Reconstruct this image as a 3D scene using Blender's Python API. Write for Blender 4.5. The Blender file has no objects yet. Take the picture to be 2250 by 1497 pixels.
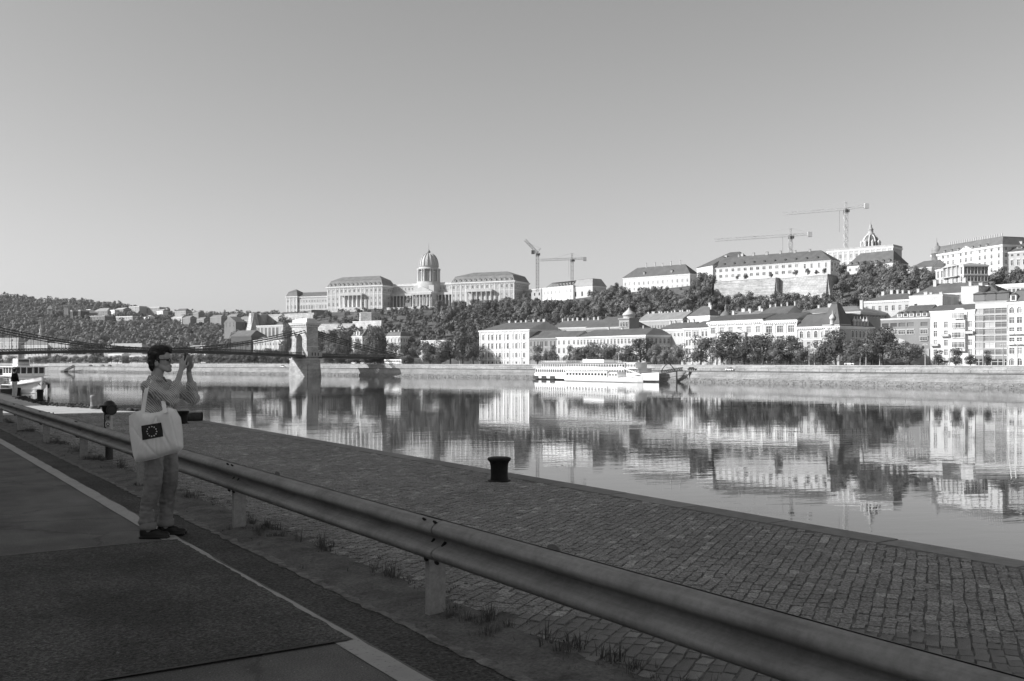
import bpy, bmesh, math, random
import numpy as np
from mathutils import Vector, Matrix
R = math.radians
sc = bpy.context.scene
C = sc.collection

# ------------------------------------------------------------------ camera, sky, sun, exposure
FPX = 2187.5; CX = 1125.0; HY = 796.0; EYE = 1.65
cam_d = bpy.data.cameras.new('camera'); cam = bpy.data.objects.new('camera', cam_d); C.objects.link(cam)
cam.location = (0, 0, EYE); cam.rotation_euler = (R(90), 0, 0)
cam_d.lens = 35.0; cam_d.sensor_width = 36.0; cam_d.shift_y = (HY - 748.5) / 2250.0
cam_d.clip_start = 0.1; cam_d.clip_end = 9000
sc.camera = cam
SUN_EL = 29.0; SUN_BACK = 11.0                       # sun stands to the left, a little behind the camera
wd = bpy.data.worlds.new('World'); sc.world = wd; wd.use_nodes = True
nt = wd.node_tree; nt.nodes.clear()
sky = nt.nodes.new('ShaderNodeTexSky'); sky.sky_type = 'NISHITA'; sky.sun_disc = False
sky.sun_elevation = R(SUN_EL); sky.sun_rotation = R(270 - SUN_BACK)
sky.air_density = 1.0; sky.dust_density = 1.2; sky.ozone_density = 1.0
sep = nt.nodes.new('ShaderNodeSeparateColor'); nt.links.new(sky.outputs[0], sep.inputs[0])
def _mul(sock, k):
    m = nt.nodes.new('ShaderNodeMath'); m.operation = 'MULTIPLY'; m.inputs[1].default_value = k
    nt.links.new(sock, m.inputs[0]); return m.outputs[0]
def _add(a, b):
    m = nt.nodes.new('ShaderNodeMath'); m.operation = 'ADD'
    nt.links.new(a, m.inputs[0]); nt.links.new(b, m.inputs[1]); return m.outputs[0]
grey = _add(_add(_mul(sep.outputs[0], .30), _mul(sep.outputs[1], .50)), _mul(sep.outputs[2], .20))   # black-and-white film response
bg = nt.nodes.new('ShaderNodeBackground'); bg.inputs['Strength'].default_value = 0.121
nt.links.new(grey, bg.inputs['Color'])
wo = nt.nodes.new('ShaderNodeOutputWorld'); nt.links.new(bg.outputs[0], wo.inputs[0])
sun_d = bpy.data.lights.new('sun', 'SUN'); sun_d.energy = 4.9; sun_d.angle = R(0.5); sun_d.color = (1, 1, 1)
sun = bpy.data.objects.new('sun', sun_d); C.objects.link(sun)
sdir = Vector((-math.cos(R(SUN_EL)) * math.cos(R(SUN_BACK)), -math.cos(R(SUN_EL)) * math.sin(R(SUN_BACK)), math.sin(R(SUN_EL))))
sun.rotation_euler = sdir.to_track_quat('Z', 'Y').to_euler(); sun.location = sdir * 200
sc.view_settings.view_transform = 'Standard'; sc.view_settings.look = 'None'
sc.view_settings.gamma = 1.0; sc.view_settings.exposure = 0.32
try: sc.view_settings.use_curve_mapping = False
except Exception: pass
sc.cycles.max_bounces = 6; sc.cycles.diffuse_bounces = 3; sc.cycles.glossy_bounces = 3
sc.cycles.transmission_bounces = 3; sc.cycles.transparent_max_bounces = 6
sc.cycles.caustics_reflective = False; sc.cycles.caustics_refractive = False

# ------------------------------------------------------------------ small tools
rng = random.Random(7)
def X_(px, Y): return (px - CX) / FPX * Y
def Z_(py, Y): return EYE + (HY - py) * Y / FPX
WORLD = {}                                           # world matrix of every object placed with a parent

def tag(o, label=None, cat=None, group=None, kind=None):
    if label: o['label'] = label
    if cat: o['category'] = cat
    if group: o['group'] = group
    if kind: o['kind'] = kind
    return o
def empty(name, M, label=None, cat=None, group=None):
    o = bpy.data.objects.new(name, None); o.empty_display_size = .2; C.objects.link(o)
    o.matrix_basis = M; WORLD[o.name] = M.copy()
    return tag(o, label, cat, group)
def link(name, me, parent=None, M=None):
    """link a mesh; M is its WORLD matrix (default: the parent's own frame)"""
    o = bpy.data.objects.new(name, me); C.objects.link(o)
    if parent is None:
        M = M if M is not None else Matrix()
        o.matrix_basis = M; WORLD[o.name] = M.copy()
    else:
        o.parent = parent; PW = WORLD[parent.name]
        if M is None: WORLD[o.name] = PW.copy()
        else:
            o.matrix_basis = PW.inverted() @ M; WORLD[o.name] = M.copy()
    return o
def frame(x, y, z=0.0, dx=1.0, dy=0.0):
    """local x along (dx,dy), local y = to its left (inland), z up"""
    l = math.hypot(dx, dy); dx /= l; dy /= l
    return Matrix(((dx, -dy, 0, x), (dy, dx, 0, y), (0, 0, 1, z), (0, 0, 0, 1)))

class MB:
    """collects faces of one part"""
    def __init__(s): s.v = []; s.f = []; s.m = []; s.sm = []
    def face(s, pts, m=0, sm=False):
        n = len(s.v); s.v += [tuple(p) for p in pts]; s.f.append(tuple(range(n, n + len(pts)))); s.m.append(m); s.sm.append(sm); return s
    def idx(s, verts, faces, m=0, sm=False):
        n = len(s.v); s.v += [tuple(p) for p in verts]
        for f in faces: s.f.append(tuple(i + n for i in f)); s.m.append(m); s.sm.append(sm)
        return s
    def box(s, x0, x1, y0, y1, z0, z1, m=0):
        v = [(x0,y0,z0),(x1,y0,z0),(x1,y1,z0),(x0,y1,z0),(x0,y0,z1),(x1,y0,z1),(x1,y1,z1),(x0,y1,z1)]
        return s.idx(v, [(0,3,2,1),(4,5,6,7),(0,1,5,4),(1,2,6,5),(2,3,7,6),(3,0,4,7)], m)
    def frustum(s, a, b, z0, z1, m=0):
        """a, b = (x0,x1,y0,y1) rectangles at z0 and z1"""
        v = [(a[0],a[2],z0),(a[1],a[2],z0),(a[1],a[3],z0),(a[0],a[3],z0),(b[0],b[2],z1),(b[1],b[2],z1),(b[1],b[3],z1),(b[0],b[3],z1)]
        return s.idx(v, [(0,3,2,1),(4,5,6,7),(0,1,5,4),(1,2,6,5),(2,3,7,6),(3,0,4,7)], m)
    def prism(s, poly, axis, a, b, m=0):
        """poly of 2-D points extruded along axis ('x','y' or 'z') from a to b"""
        f = {'x': lambda p, t: (t, p[0], p[1]), 'y': lambda p, t: (p[0], t, p[1]), 'z': lambda p, t: (p[0], p[1], t)}[axis]
        n = len(poly); v = [f(p, a) for p in poly] + [f(p, b) for p in poly]
        return s.idx(v, [tuple(range(n))[::-1], tuple(range(n, 2*n))] + [(i, (i+1) % n, (i+1) % n + n, i + n) for i in range(n)], m)
    def lathe(s, prof, n=16, c=(0,0,0), m=0, sm=True, cap=True):
        v = []
        for (r, z) in prof:
            for k in range(n):
                a = 2*math.pi*k/n; v.append((c[0]+r*math.cos(a), c[1]+r*math.sin(a), c[2]+z))
        f = []
        for i in range(len(prof)-1):
            for k in range(n):
                f.append((i*n+k, i*n+(k+1) % n, (i+1)*n+(k+1) % n, (i+1)*n+k))
        s.idx(v, f, m, sm)
        if cap:
            s.face([v[k] for k in range(n)][::-1], m); s.face([v[(len(prof)-1)*n+k] for k in range(n)], m)
        return s
    def tube(s, path, rad, n=8, m=0, sm=True, cap=True):
        P = [Vector(p) for p in path]; rings = []
        rr = rad if isinstance(rad, (list, tuple)) else [rad]*len(P)
        prev = None
        for i, p in enumerate(P):
            t = (P[min(i+1, len(P)-1)] - P[max(i-1, 0)]).normalized()
            ref = Vector((0,0,1)) if abs(t.z) < .95 else Vector((1,0,0))
            if prev is not None: ref = prev
            a = t.cross(ref).normalized(); b = a.cross(t).normalized(); prev = b
            rings.append([p + (a*math.cos(2*math.pi*k/n) + b*math.sin(2*math.pi*k/n))*rr[i] for k in range(n)])
        v = [q for r_ in rings for q in r_]
        f = [(i*n+k, i*n+(k+1) % n, (i+1)*n+(k+1) % n, (i+1)*n+k) for i in range(len(P)-1) for k in range(n)]
        s.idx(v, f, m, sm)
        if cap: s.face(rings[0][::-1], m); s.face(rings[-1], m)
        return s
    def bar(s, a, b, w, h=None, m=0):
        """square bar between two points"""
        h = h or w; a = Vector(a); b = Vector(b); t = (b-a).normalized()
        ref = Vector((0,0,1)) if abs(t.z) < .95 else Vector((0,1,0))
        p = t.cross(ref).normalized()*w/2; q = p.cross(t).normalized()*h/2
        v = [a-p-q, a+p-q, a+p+q, a-p+q, b-p-q, b+p-q, b+p+q, b-p+q]
        return s.idx(v, [(3,2,1,0),(4,5,6,7),(0,1,5,4),(1,2,6,5),(2,3,7,6),(3,0,4,7)], m)
    def mesh(s, name, mats):
        me = bpy.data.meshes.new(name); me.from_pydata(s.v, [], s.f)
        for mt in (mats if isinstance(mats, (list, tuple)) else [mats]): me.materials.append(mt)
        me.polygons.foreach_set('material_index', s.m); me.polygons.foreach_set('use_smooth', s.sm)
        me.update(); return me
    def build(s, name, mats, parent=None, M=None): return link(name, s.mesh(name, mats), parent, M)

# ------------------------------------------------------------------ materials (all greys: the picture is black and white)
def principled(name, rough=.8, spec=.3, metal=0.0):
    m = bpy.data.materials.new(name); m.use_nodes = True; t = m.node_tree
    b = t.nodes['Principled BSDF']; b.inputs['Roughness'].default_value = rough
    b.inputs['Specular IOR Level'].default_value = spec; b.inputs['Metallic'].default_value = metal
    return m, t, b
def N(t, kind, **kw):
    n = t.nodes.new(kind)
    for k, v in kw.items():
        if hasattr(n, k) and k not in ('Scale',): setattr(n, k, v)
        else: n.inputs[k].default_value = v
    return n
def ramp(t, sock, stops):
    r = t.nodes.new('ShaderNodeValToRGB'); e = r.color_ramp.elements
    while len(e) < len(stops): e.new(.5)
    for el, (p, v) in zip(e, stops): el.position = p; el.color = (v, v, v, 1)
    t.links.new(sock, r.inputs[0]); return r.outputs[0]
def mixv(t, kind, a, b, fac=1.0):
    m = t.nodes.new('ShaderNodeMixRGB'); m.blend_type = kind; m.inputs[0].default_value = fac if not hasattr(fac, 'links') else 1
    if hasattr(fac, 'links'): t.links.new(fac, m.inputs[0])
    for i, s in ((1, a), (2, b)):
        if hasattr(s, 'links'): t.links.new(s, m.inputs[i])
        else: m.inputs[i].default_value = (s, s, s, 1)
    return m.outputs[0]
def coords(t, scale=(1,1,1), out='Object', rot=(0,0,0)):
    tc = t.nodes.new('ShaderNodeTexCoord'); mp = t.nodes.new('ShaderNodeMapping')
    mp.inputs['Scale'].default_value = scale; mp.inputs['Rotation'].default_value = rot
    t.links.new(tc.outputs[out], mp.inputs[0]); return mp.outputs[0]
def noise(t, co, scale, detail=4, rough=.6, dist=0):
    n = t.nodes.new('ShaderNodeTexNoise'); n.inputs['Scale'].default_value = scale; n.inputs['Detail'].default_value = detail
    n.inputs['Roughness'].default_value = rough; n.inputs['Distortion'].default_value = dist
    t.links.new(co, n.inputs['Vector']); return n.outputs['Fac']
def bump(t, b, h, strength=.3, dist=.02):
    n = t.nodes.new('ShaderNodeBump'); n.inputs['Strength'].default_value = strength; n.inputs['Distance'].default_value = dist
    t.links.new(h, n.inputs['Height']); t.links.new(n.outputs[0], b.inputs['Normal'])
_mats = {}
def plain(val, rough=.8, var=.18, scale=.35, spec=.25, metal=0.0, stretch=(1,1,1), bmp=0.0, bscale=None, tagname=''):
    """grey with uneven wear; stretch makes streaks"""
    key = (val, rough, var, scale, spec, metal, stretch, bmp, bscale, tagname)
    if key in _mats: return _mats[key]
    m, t, b = principled('%s_grey_%03d' % (tagname or 'paint', round(val*1000)), rough, spec, metal)
    co = coords(t, stretch)
    n1 = noise(t, co, scale, 5, .65)
    n2 = noise(t, co, scale*9, 3, .6)
    c1 = ramp(t, n1, [(.3, val*(1-var)), (.7, min(1, val*(1+var)))])
    c2 = ramp(t, n2, [(.25, 1-var*.6), (.75, 1.0)])
    t.links.new(mixv(t, 'MULTIPLY', c1, c2), b.inputs['Base Color'])
    if bmp: bump(t, b, noise(t, co, bscale or scale*12, 4, .7), bmp, .01)
    _mats[key] = m; return m
def wallmat(val): return plain(val*.7, .85, .14, .12, .2, stretch=(1,1,.35), tagname='wall')
def roofmat(val): return plain(val, .75, .2, .25, .3, stretch=(1,1,1), tagname='roof')
def stonemat(val, bw=1.6, bh=.55, name='stone'):
    """ashlar seen from far: courses only a pixel or two high"""
    key = ('ashlar', val, bw, bh)
    if key in _mats: return _mats[key]
    m, t, b = principled(name + '_ashlar', .9, .2)
    tc = t.nodes.new('ShaderNodeTexCoord'); sp = t.nodes.new('ShaderNodeSeparateXYZ'); t.links.new(tc.outputs['Object'], sp.inputs[0])
    ad = t.nodes.new('ShaderNodeMath'); ad.operation = 'ADD'; t.links.new(sp.outputs[0], ad.inputs[0]); t.links.new(sp.outputs[1], ad.inputs[1])
    cb = t.nodes.new('ShaderNodeCombineXYZ'); t.links.new(ad.outputs[0], cb.inputs[0]); t.links.new(sp.outputs[2], cb.inputs[1])
    br = t.nodes.new('ShaderNodeTexBrick'); t.links.new(cb.outputs[0], br.inputs['Vector'])
    br.inputs['Scale'].default_value = 1; br.inputs['Brick Width'].default_value = bw; br.inputs['Row Height'].default_value = bh
    br.inputs['Mortar Size'].default_value = .03; br.inputs['Bias'].default_value = 0
    for i, k in ((1, 1.12), (2, .78), (3, .55)): br.inputs[i].default_value = (val*k,)*3 + (1,)
    n = noise(t, tc.outputs['Object'], .12, 6, .7)
    c = mixv(t, 'MULTIPLY', br.outputs[0], ramp(t, n, [(.3, .62), (.68, 1.1)]))
    n2 = noise(t, tc.outputs['Object'], 1.3, 3, .7)
    c = mixv(t, 'MULTIPLY', c, ramp(t, n2, [(.3, .75), (.7, 1.08)]))
    t.links.new(c, b.inputs['Base Color']); _mats[key] = m; return m
def glassmat(val, rough=.12):
    key = ('glass', val, rough)
    if key in _mats: return _mats[key]
    m, t, b = principled('window_glass_%03d' % round(val*1000), rough, .25)
    oi = t.nodes.new('ShaderNodeObjectInfo')                       # blinds and curtains differ from window to window
    t.links.new(ramp(t, oi.outputs['Random'], [(0, val*.4), (.6, val*.8), (1, val*1.7)]), b.inputs['Base Color'])
    _mats[key] = m; return m
WHITE = .80; PALE = .66; CREAM = .55; TAN = .36; STONE = .42
ROOF = .115; ROOF_L = .17; ROOF_D = .075

# ------------------------------------------------------------------ the far bank in plan
BK = [(331.,143.), (171.,336.), (77.5,452.), (13.8,547.), (-132.,679.), (-426.,937.), (-876.,1333.)]   # water line, from right to left
def offset_line(d):
    out = []
    for i, p in enumerate(BK):
        ns = []
        for a, b in ((i-1, i), (i, i+1)):
            if a < 0 or b >= len(BK): continue
            t = Vector(BK[b]) - Vector(BK[a]); t.normalize(); ns.append(Vector((t.y, -t.x)))
        n = sum(ns, Vector((0,0))) / len(ns); n = n / max(.2, n.dot(ns[0])) if len(ns) == 2 else n
        out.append(Vector(p) + n*d)
    return out
def front(px, off):
    """where the sight line at px crosses the line running off metres inland of the water"""
    L = offset_line(off); k = (px - CX)/FPX
    for a, b in zip(L, L[1:]):
        # X - kY changes sign
        fa = a.x - k*a.y; fb = b.x - k*b.y
        if fa == fb: continue
        s = fa/(fa-fb)
        if -1e-9 <= s <= 1+1e-9: p = a + (b-a)*s; return p
    a, b = (L[0], L[1]) if px > 1500 else (L[-2], L[-1])
    fa = a.x - k*a.y; fb = b.x - k*b.y; s = fa/(fa-fb); return a + (b-a)*s
def bank_dir(px, off=0):
    a = front(px-3, off); b = front(px+3, off); d = b-a; d.normalize(); return d
WATER_Z = -7.35; LOWER_Z = -2.2; UPPER_Z = .4
# ------------------------------------------------------------------ water
def make_water():
    m, t, b = principled('river_water', .015, .5)
    b.inputs['Base Color'].default_value = (.035, .035, .035, 1); b.inputs['IOR'].default_value = 1.5
    co = coords(t, (1, 1, 1), 'Object', (0, 0, R(-12)))
    def waves(sx, sy, scale, detail=3):
        mp = t.nodes.new('ShaderNodeMapping'); mp.inputs['Scale'].default_value = (sx, sy, 1); t.links.new(co, mp.inputs[0])
        return noise(t, mp.outputs[0], scale, detail, .55, .3)
    w1 = waves(.35, 1.0, .9, 3); w2 = waves(.5, 1.0, .16, 2); w3 = waves(.25, .8, .02, 3)
    calm = ramp(t, w3, [(.36, .10), (.62, 1.0)])
    def mul(a, k):
        n = t.nodes.new('ShaderNodeMath'); n.operation = 'MULTIPLY'; t.links.new(a, n.inputs[0])
        if hasattr(k, 'links'): t.links.new(k, n.inputs[1])
        else: n.inputs[1].default_value = k
        return n.outputs[0]
    ad = t.nodes.new('ShaderNodeMath'); ad.operation = 'ADD'
    t.links.new(mul(w1, calm), ad.inputs[0]); t.links.new(mul(w2, 1.6), ad.inputs[1])
    bump(t, b, ad.outputs[0], .46, .022)
    mb = MB(); mb.face([(-2500, -600, WATER_Z), (1500, -600, WATER_Z), (1500, 2600, WATER_Z), (-2500, 2600, WATER_Z)])
    return tag(mb.build('river', m), kind='structure')
make_water()

# ------------------------------------------------------------------ far embankment: sheets swept along the bank
def sweep(profile, name, mt, closed=False, step=None):
    """profile: list of (offset, z); the sheet follows the bank"""
    lines = [offset_line(o) for o, z in profile]; mb = MB()
    for i in range(len(BK)-1):
        for j in range(len(profile)-1):
            a, b = lines[j][i], lines[j][i+1]; c, d = lines[j+1][i+1], lines[j+1][i]
            mb.face([(a.x,a.y,profile[j][1]), (d.x,d.y,profile[j+1][1]), (c.x,c.y,profile[j+1][1]), (b.x,b.y,profile[j][1])])
    return tag(mb.build(name, mt), kind='structure')
gravel = plain(.24, .95, .35, .5, .1, tagname='shore')
sweep([(-7, -9.0), (-.2, WATER_Z-.15), (3.2, -5.6)], 'shore', gravel)
sweep([(3.2, -5.6), (4.4, LOWER_Z-.35)], 'lower_quay_wall', stonemat(.32, 2.2, .62, 'quay'))
sweep([(4.1, LOWER_Z-.35), (4.1, LOWER_Z), (4.9, LOWER_Z)], 'quay_coping', plain(.16, .9, .3, .3, tagname='coping'))
sweep([(4.9, LOWER_Z-.004), (14.2, LOWER_Z-.004)], 'lower_quay', plain(.30, .9, .2, .1, tagname='paving'))
sweep([(14.2, LOWER_Z-.1), (14.7, UPPER_Z-.28)], 'embankment_wall', stonemat(.38, 2.0, .6, 'embankment'))
sweep([(14.45, UPPER_Z-.28), (14.45, UPPER_Z), (15.4, UPPER_Z)], 'wall_coping', plain(.5, .9, .2, .2, tagname='coping'))
sweep([(15.4, UPPER_Z-.05), (90, UPPER_Z-.05), (130, UPPER_Z)], 'promenade', plain(.22, .9, .2, .1, tagname='paving'))

def scatter_rocks():
    r = np.random.RandomState(3); V = []; Fc = []
    base = np.array([(1,0,0),(-1,0,0),(0,1,0),(0,-1,0),(0,0,1),(0,0,-1)], float)
    tri = [(0,2,4),(2,1,4),(1,3,4),(3,0,4),(2,0,5),(1,2,5),(3,1,5),(0,3,5)]
    L0 = offset_line(0); n = 0
    for i in range(1, len(BK)-2):
        a = Vector(BK[i]); b = Vector(BK[i+1]); L = (b-a).length; t = (b-a)/L; nn = Vector((t.y, -t.x))
        for k in range(int(L*6.0)):
            o = r.uniform(-.6, 2.7); p = a + t*r.uniform(0, L) + nn*o
            s = r.uniform(.12, .36)*(1.25 if r.rand() < .15 else 1)
            z = WATER_Z - .15 + (o+.2)/3.4*1.9
            q = base*s*r.uniform(.6, 1.3, (6,1)) + r.normal(0, .08*s, (6,3))
            V.append(q + np.array([p.x, p.y, z+.1])); Fc += [tuple(x+n for x in f) for f in tri]; n += 6
    me = bpy.data.meshes.new('riprap'); me.from_pydata(np.concatenate(V).tolist(), [], Fc)
    me.materials.append(plain(.30, .95, .45, .9, .1, tagname='riprap')); me.update()
    tag(link('riprap_stones', me), 'loose grey stones along the far water line below the quay wall', 'stones', kind='stuff')
scatter_rocks()

# ------------------------------------------------------------------ hills
# px: foot depth, crest depth, crest height of the castle hill
CH = [(380, 960, 1200, 6), (480, 900, 1150, 16), (548, 860, 1070, 40), (620, 830, 1030, 53), (700, 800, 1012, 54), (800, 770, 984, 54), (900, 730, 962, 54),
      (1000, 690, 938, 54), (1100, 660, 915, 54), (1200, 620, 875, 54), (1300, 595, 840, 57), (1400, 565, 795, 58), (1530, 545, 740, 59), (1562, 538, 712, 58.5), (1570, 536, 694, 57.2),
      (1700, 505, 666, 57.2), (1816, 482, 640, 57.2), (1842, 478, 650, 57.2), (1850, 475, 642, 58), (1960, 450, 615, 57), (2100, 430, 560, 50), (2250, 405, 540, 47), (2400, 385, 520, 47), (2700, 350, 480, 45)]
FH = [(-400, 1230, 1800, 122), (-200, 1180, 1700, 116), (0, 1130, 1620, 105), (100, 1090, 1600, 96), (200, 1060, 1580, 92), (270, 1040, 1560, 85), (340, 1020, 1540, 75),
      (400, 1010, 1540, 72), (500, 1000, 1540, 70), (600, 1000, 1540, 70), (760, 1000, 1540, 66), (1000, 1000, 1540, 40)]
def tab(T, px):
    xs = [r[0] for r in T]; return [float(np.interp(px, xs, [r[i] for r in T])) for i in (1, 2, 3)]
def castle_z(px, Y):
    f, c, z = tab(CH, px); s = (Y-f)/(c-f)
    if s <= 0: return UPPER_Z - .02
    if s >= 1: return z
    if 1566 <= px <= 1842 and Y < c-3: return UPPER_Z + (44.5-UPPER_Z)*s        # foot of the stone rampart
    s = s**.9; return UPPER_Z + (z-UPPER_Z)*(s*.75 + .25*s*s*(3-2*s))
def far_z(px, Y):
    f, c, z = tab(FH, px); s = min(1, max(0, (Y-f)/(c-f)))
    return UPPER_Z + (z-UPPER_Z)*s**.85
def terrain(name, T, fn, p0, p1, step, extra, mt):
    cols = np.arange(p0, p1+1, step if name != 'castle_hill' else 4); mb = []; n = 14; V = []; Fc = []
    for i, px in enumerate(cols):
        f, c, z = tab(T, px)
        ys = list(np.linspace(f-30, c-3.2, n-1)) + [c, c+extra]
        for Y in ys: V.append((X_(px, Y), Y, fn(px, min(Y, c)) if Y > f-29 else UPPER_Z-1.0))
    k = n+1
    for i in range(len(cols)-1):
        for j in range(k-1): Fc.append((i*k+j, (i+1)*k+j, (i+1)*k+j+1, i*k+j+1))
    me = bpy.data.meshes.new(name); me.from_pydata(V, [], Fc); me.materials.append(mt)
    for p in me.polygons: p.use_smooth = True
    return tag(link(name, me), kind='structure')
grassm = plain(.13, .95, .45, .05, .1, tagname='hill_grass')
terrain('castle_hill', CH, castle_z, 380, 2700, 20, 180, grassm)
terrain('far_hill', FH, far_z, -400, 1000, 25, 300, plain(.09, .95, .4, .05, .1, tagname='wooded_ground'))
mbg = MB(); mbg.face([(-6000, 1000, -3.0), (6000, 1000, -3.0), (6000, 8000, -3.0), (-6000, 8000, -3.0)])
tag(mbg.build('land', plain(.12, .95, .3, .01, .1, tagname='land')), kind='structure')
# ------------------------------------------------------------------ building kit
_wm = {}
def win_mesh(w, h, style, trim, glass):
    """origin: middle of the opening, wall plane y=0, +y runs into the wall"""
    key = (round(w,2), round(h,2), style, trim, glass)
    if key in _wm: return _wm[key]
    mb = MB(); a, c = w/2, h/2; e = .03
    mb.face([(-a-e,.24,-c-e), (a+e,.24,-c-e), (a+e,.24,c+e), (-a-e,.24,c+e)], 1)
    fr = min(.09, w*.08)
    if style != 's':
        n = {'w': 2, 'g': 1}.get(style, 1)
        for k in range(1, n+1):
            x = -a + w*k/(n+1); mb.box(x-fr/2, x+fr/2, .15, .235, -c, c, 0)
        mb.box(-a, a, .16, .235, h*.18-fr/2, h*.18+fr/2, 0)
        mb.box(-a-.12, a+.12, -.18, -.002, -c-.2, -c-.02, 0)
    if style in ('h', 'a', 'w'):
        mb.box(-a-.16, -a-.01, -.07, -.002, -c, c, 0); mb.box(a+.01, a+.16, -.07, -.002, -c, c, 0)
        mb.box(-a-.16, a+.16, -.07, -.002, c+.01, c+.17, 0)
    if style == 'h': mb.prism([(-a-.34, c+.34), (a+.34, c+.34), (a+.34, c+.46), (0, c+.82), (-a-.34, c+.46)], 'y', -.34, -.002, 0)
    if style == 'w': mb.box(-a-.3, a+.3, -.3, -.002, c+.3, c+.5, 0)
    if style == 'a':
        n = 6; pts = [(-a, c)] + [(-a*math.cos(math.pi*k/n/1.0), c - a + a*math.sin(math.pi*k/n)) for k in range(0, n//2+1)]
        mb.face([(x,-.004,z) for x, z in pts][::-1], 0); mb.face([(-x,-.004,z) for x, z in pts], 0)
    if style == 'b':
        mb.box(-a-.35, a+.35, -1.0, -.002, -c-.35, -c-.2, 0); mb.box(-a-.35, a+.35, -1.0, -.92, -c-.2, -c+.75, 0)
    me = mb.mesh('window', [plain(trim, .7, .06, .5, tagname='trim'), glassmat(glass)]); _wm[key] = me; return me

def wall_grid(mb, T, L, z0, z1, wins, m=0, rec=.26, ang=0):
    """wall with real openings; wins: (xc, zc, w, h)"""
    xs = sorted({0.0, L} | {round(v, 4) for (x, z, w, h) in wins for v in (x-w/2, x+w/2) if 0 < v < L})
    zs = sorted({z0, z1} | {round(v, 4) for (x, z, w, h) in wins for v in (z-h/2, z+h/2) if z0 < v < z1})
    nx, nz = len(xs), len(zs); n0 = len(mb.v)
    for zz in zs:
        for xx in xs: mb.v.append(T(xx, 0, zz))
    hole = set()
    for (x, z, w, h) in wins:
        for i in range(nx-1):
            if x-w/2 < (xs[i]+xs[i+1])/2 < x+w/2:
                for j in range(nz-1):
                    if z-h/2 < (zs[j]+zs[j+1])/2 < z+h/2: hole.add((i, j))
        a, b, c, d = x-w/2, x+w/2, z-h/2, z+h/2
        for p, q in (((a,c),(b,c)), ((b,c),(b,d)), ((b,d),(a,d)), ((a,d),(a,c))):
            mb.face([T(p[0],0,p[1]), T(q[0],0,q[1]), T(q[0],-rec,q[1]), T(p[0],-rec,p[1])], m)
    for j in range(nz-1):
        i = 0
        while i < nx-1:                                           # merge runs of solid cells
            if (i, j) in hole: i += 1; continue
            k = i
            while k+1 < nx-1 and (k+1, j) not in hole: k += 1
            mb.f.append((n0+j*nx+i, n0+j*nx+k+1, n0+(j+1)*nx+k+1, n0+(j+1)*nx+i)); mb.m.append(m); mb.sm.append(False); i = k+1

def roof_mesh(mb, L, D, z, kind, h, over=.5, inL=None, inR=None, h2=0, ins=2.5, ridge=.5):
    o = over; a = (-o, L+o, -o, D+o)
    if kind == 'mansard':
        b = (ins-o, L+o-ins, ins-o, D+o-ins); mb.frustum(a, b, z, z+h)
        L2, D2 = b[1]-b[0], b[3]-b[2]; q = D2*.45; y = (b[2]+b[3])/2
        x0, x1, zt = b[0]-.15, b[1]+.15, z+h
        A = [(x0,b[2]-.15,zt+.02), (x1,b[2]-.15,zt+.02), (x1,b[3]+.15,zt+.02), (x0,b[3]+.15,zt+.02), (x0+q,y,zt+h2), (x1-q,y,zt+h2)]
        mb.idx(A, [(0,1,5,4), (1,2,5), (2,3,4,5), (3,0,4), (3,2,1,0)]); return
    if kind == 'flat':
        mb.box(-o, L+o, -o, D+o, z, z+h); return
    inL = D*ridge if inL is None else inL; inR = D*ridge if inR is None else inR
    y = D*ridge
    if kind == 'pyr': inL = inR = L/2
    xl, xr = (inL if inL > 0 else -o), (L-inR if inR > 0 else L+o)
    A = [(-o,-o,z), (L+o,-o,z), (L+o,D+o,z), (-o,D+o,z), (xl,y,z+h), (xr,y,z+h)]
    mb.idx(A, [(0,1,5,4), (2,3,4,5), (3,2,1,0)])
    mb.idx(A, [(1,2,5)], 0 if inR > 0 else 1); mb.idx(A, [(3,0,4)], 0 if inL > 0 else 1)

_cm = {}
def chimney_mesh(w, d, h, val=.5):
    k = (w, d, h, val)
    if k not in _cm:
        mb = MB().box(-w/2, w/2, -d/2, d/2, -1.2, h); mb.box(-w/2-.12, w/2+.12, -d/2-.12, d/2+.12, h, h+.22)
        for i in (-.28, .28): mb.box(w*i-.15, w*i+.15, -.15, .15, h+.22, h+.6, 1)
        _cm[k] = mb.mesh('chimney', [plain(val, .9, .12, .6, tagname='chimney'), plain(.2, .9, .1, tagname='pot')])
    return _cm[k]
def dormer_mesh(w=1.3, h=1.7, d=2.2, val=.6, roof=ROOF):
    k = ('dormer', w, h, d, val, roof)
    if k not in _cm:
        mb = MB().box(-w/2, w/2, 0, d, 0, h); mb.prism([(-w/2-.2, h), (w/2+.2, h), (0, h+w*.4)], 'y', -.2, d, 1)
        mb.face([(-w*.3,-.02,.3), (w*.3,-.02,.3), (w*.3,-.02,h-.2), (-w*.3,-.02,h-.2)], 2)
        _cm[k] = mb.mesh('dormer', [plain(val, .8, .1, .6, tagname='trim'), roofmat(roof), glassmat(.1)])
    return _cm[k]

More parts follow.
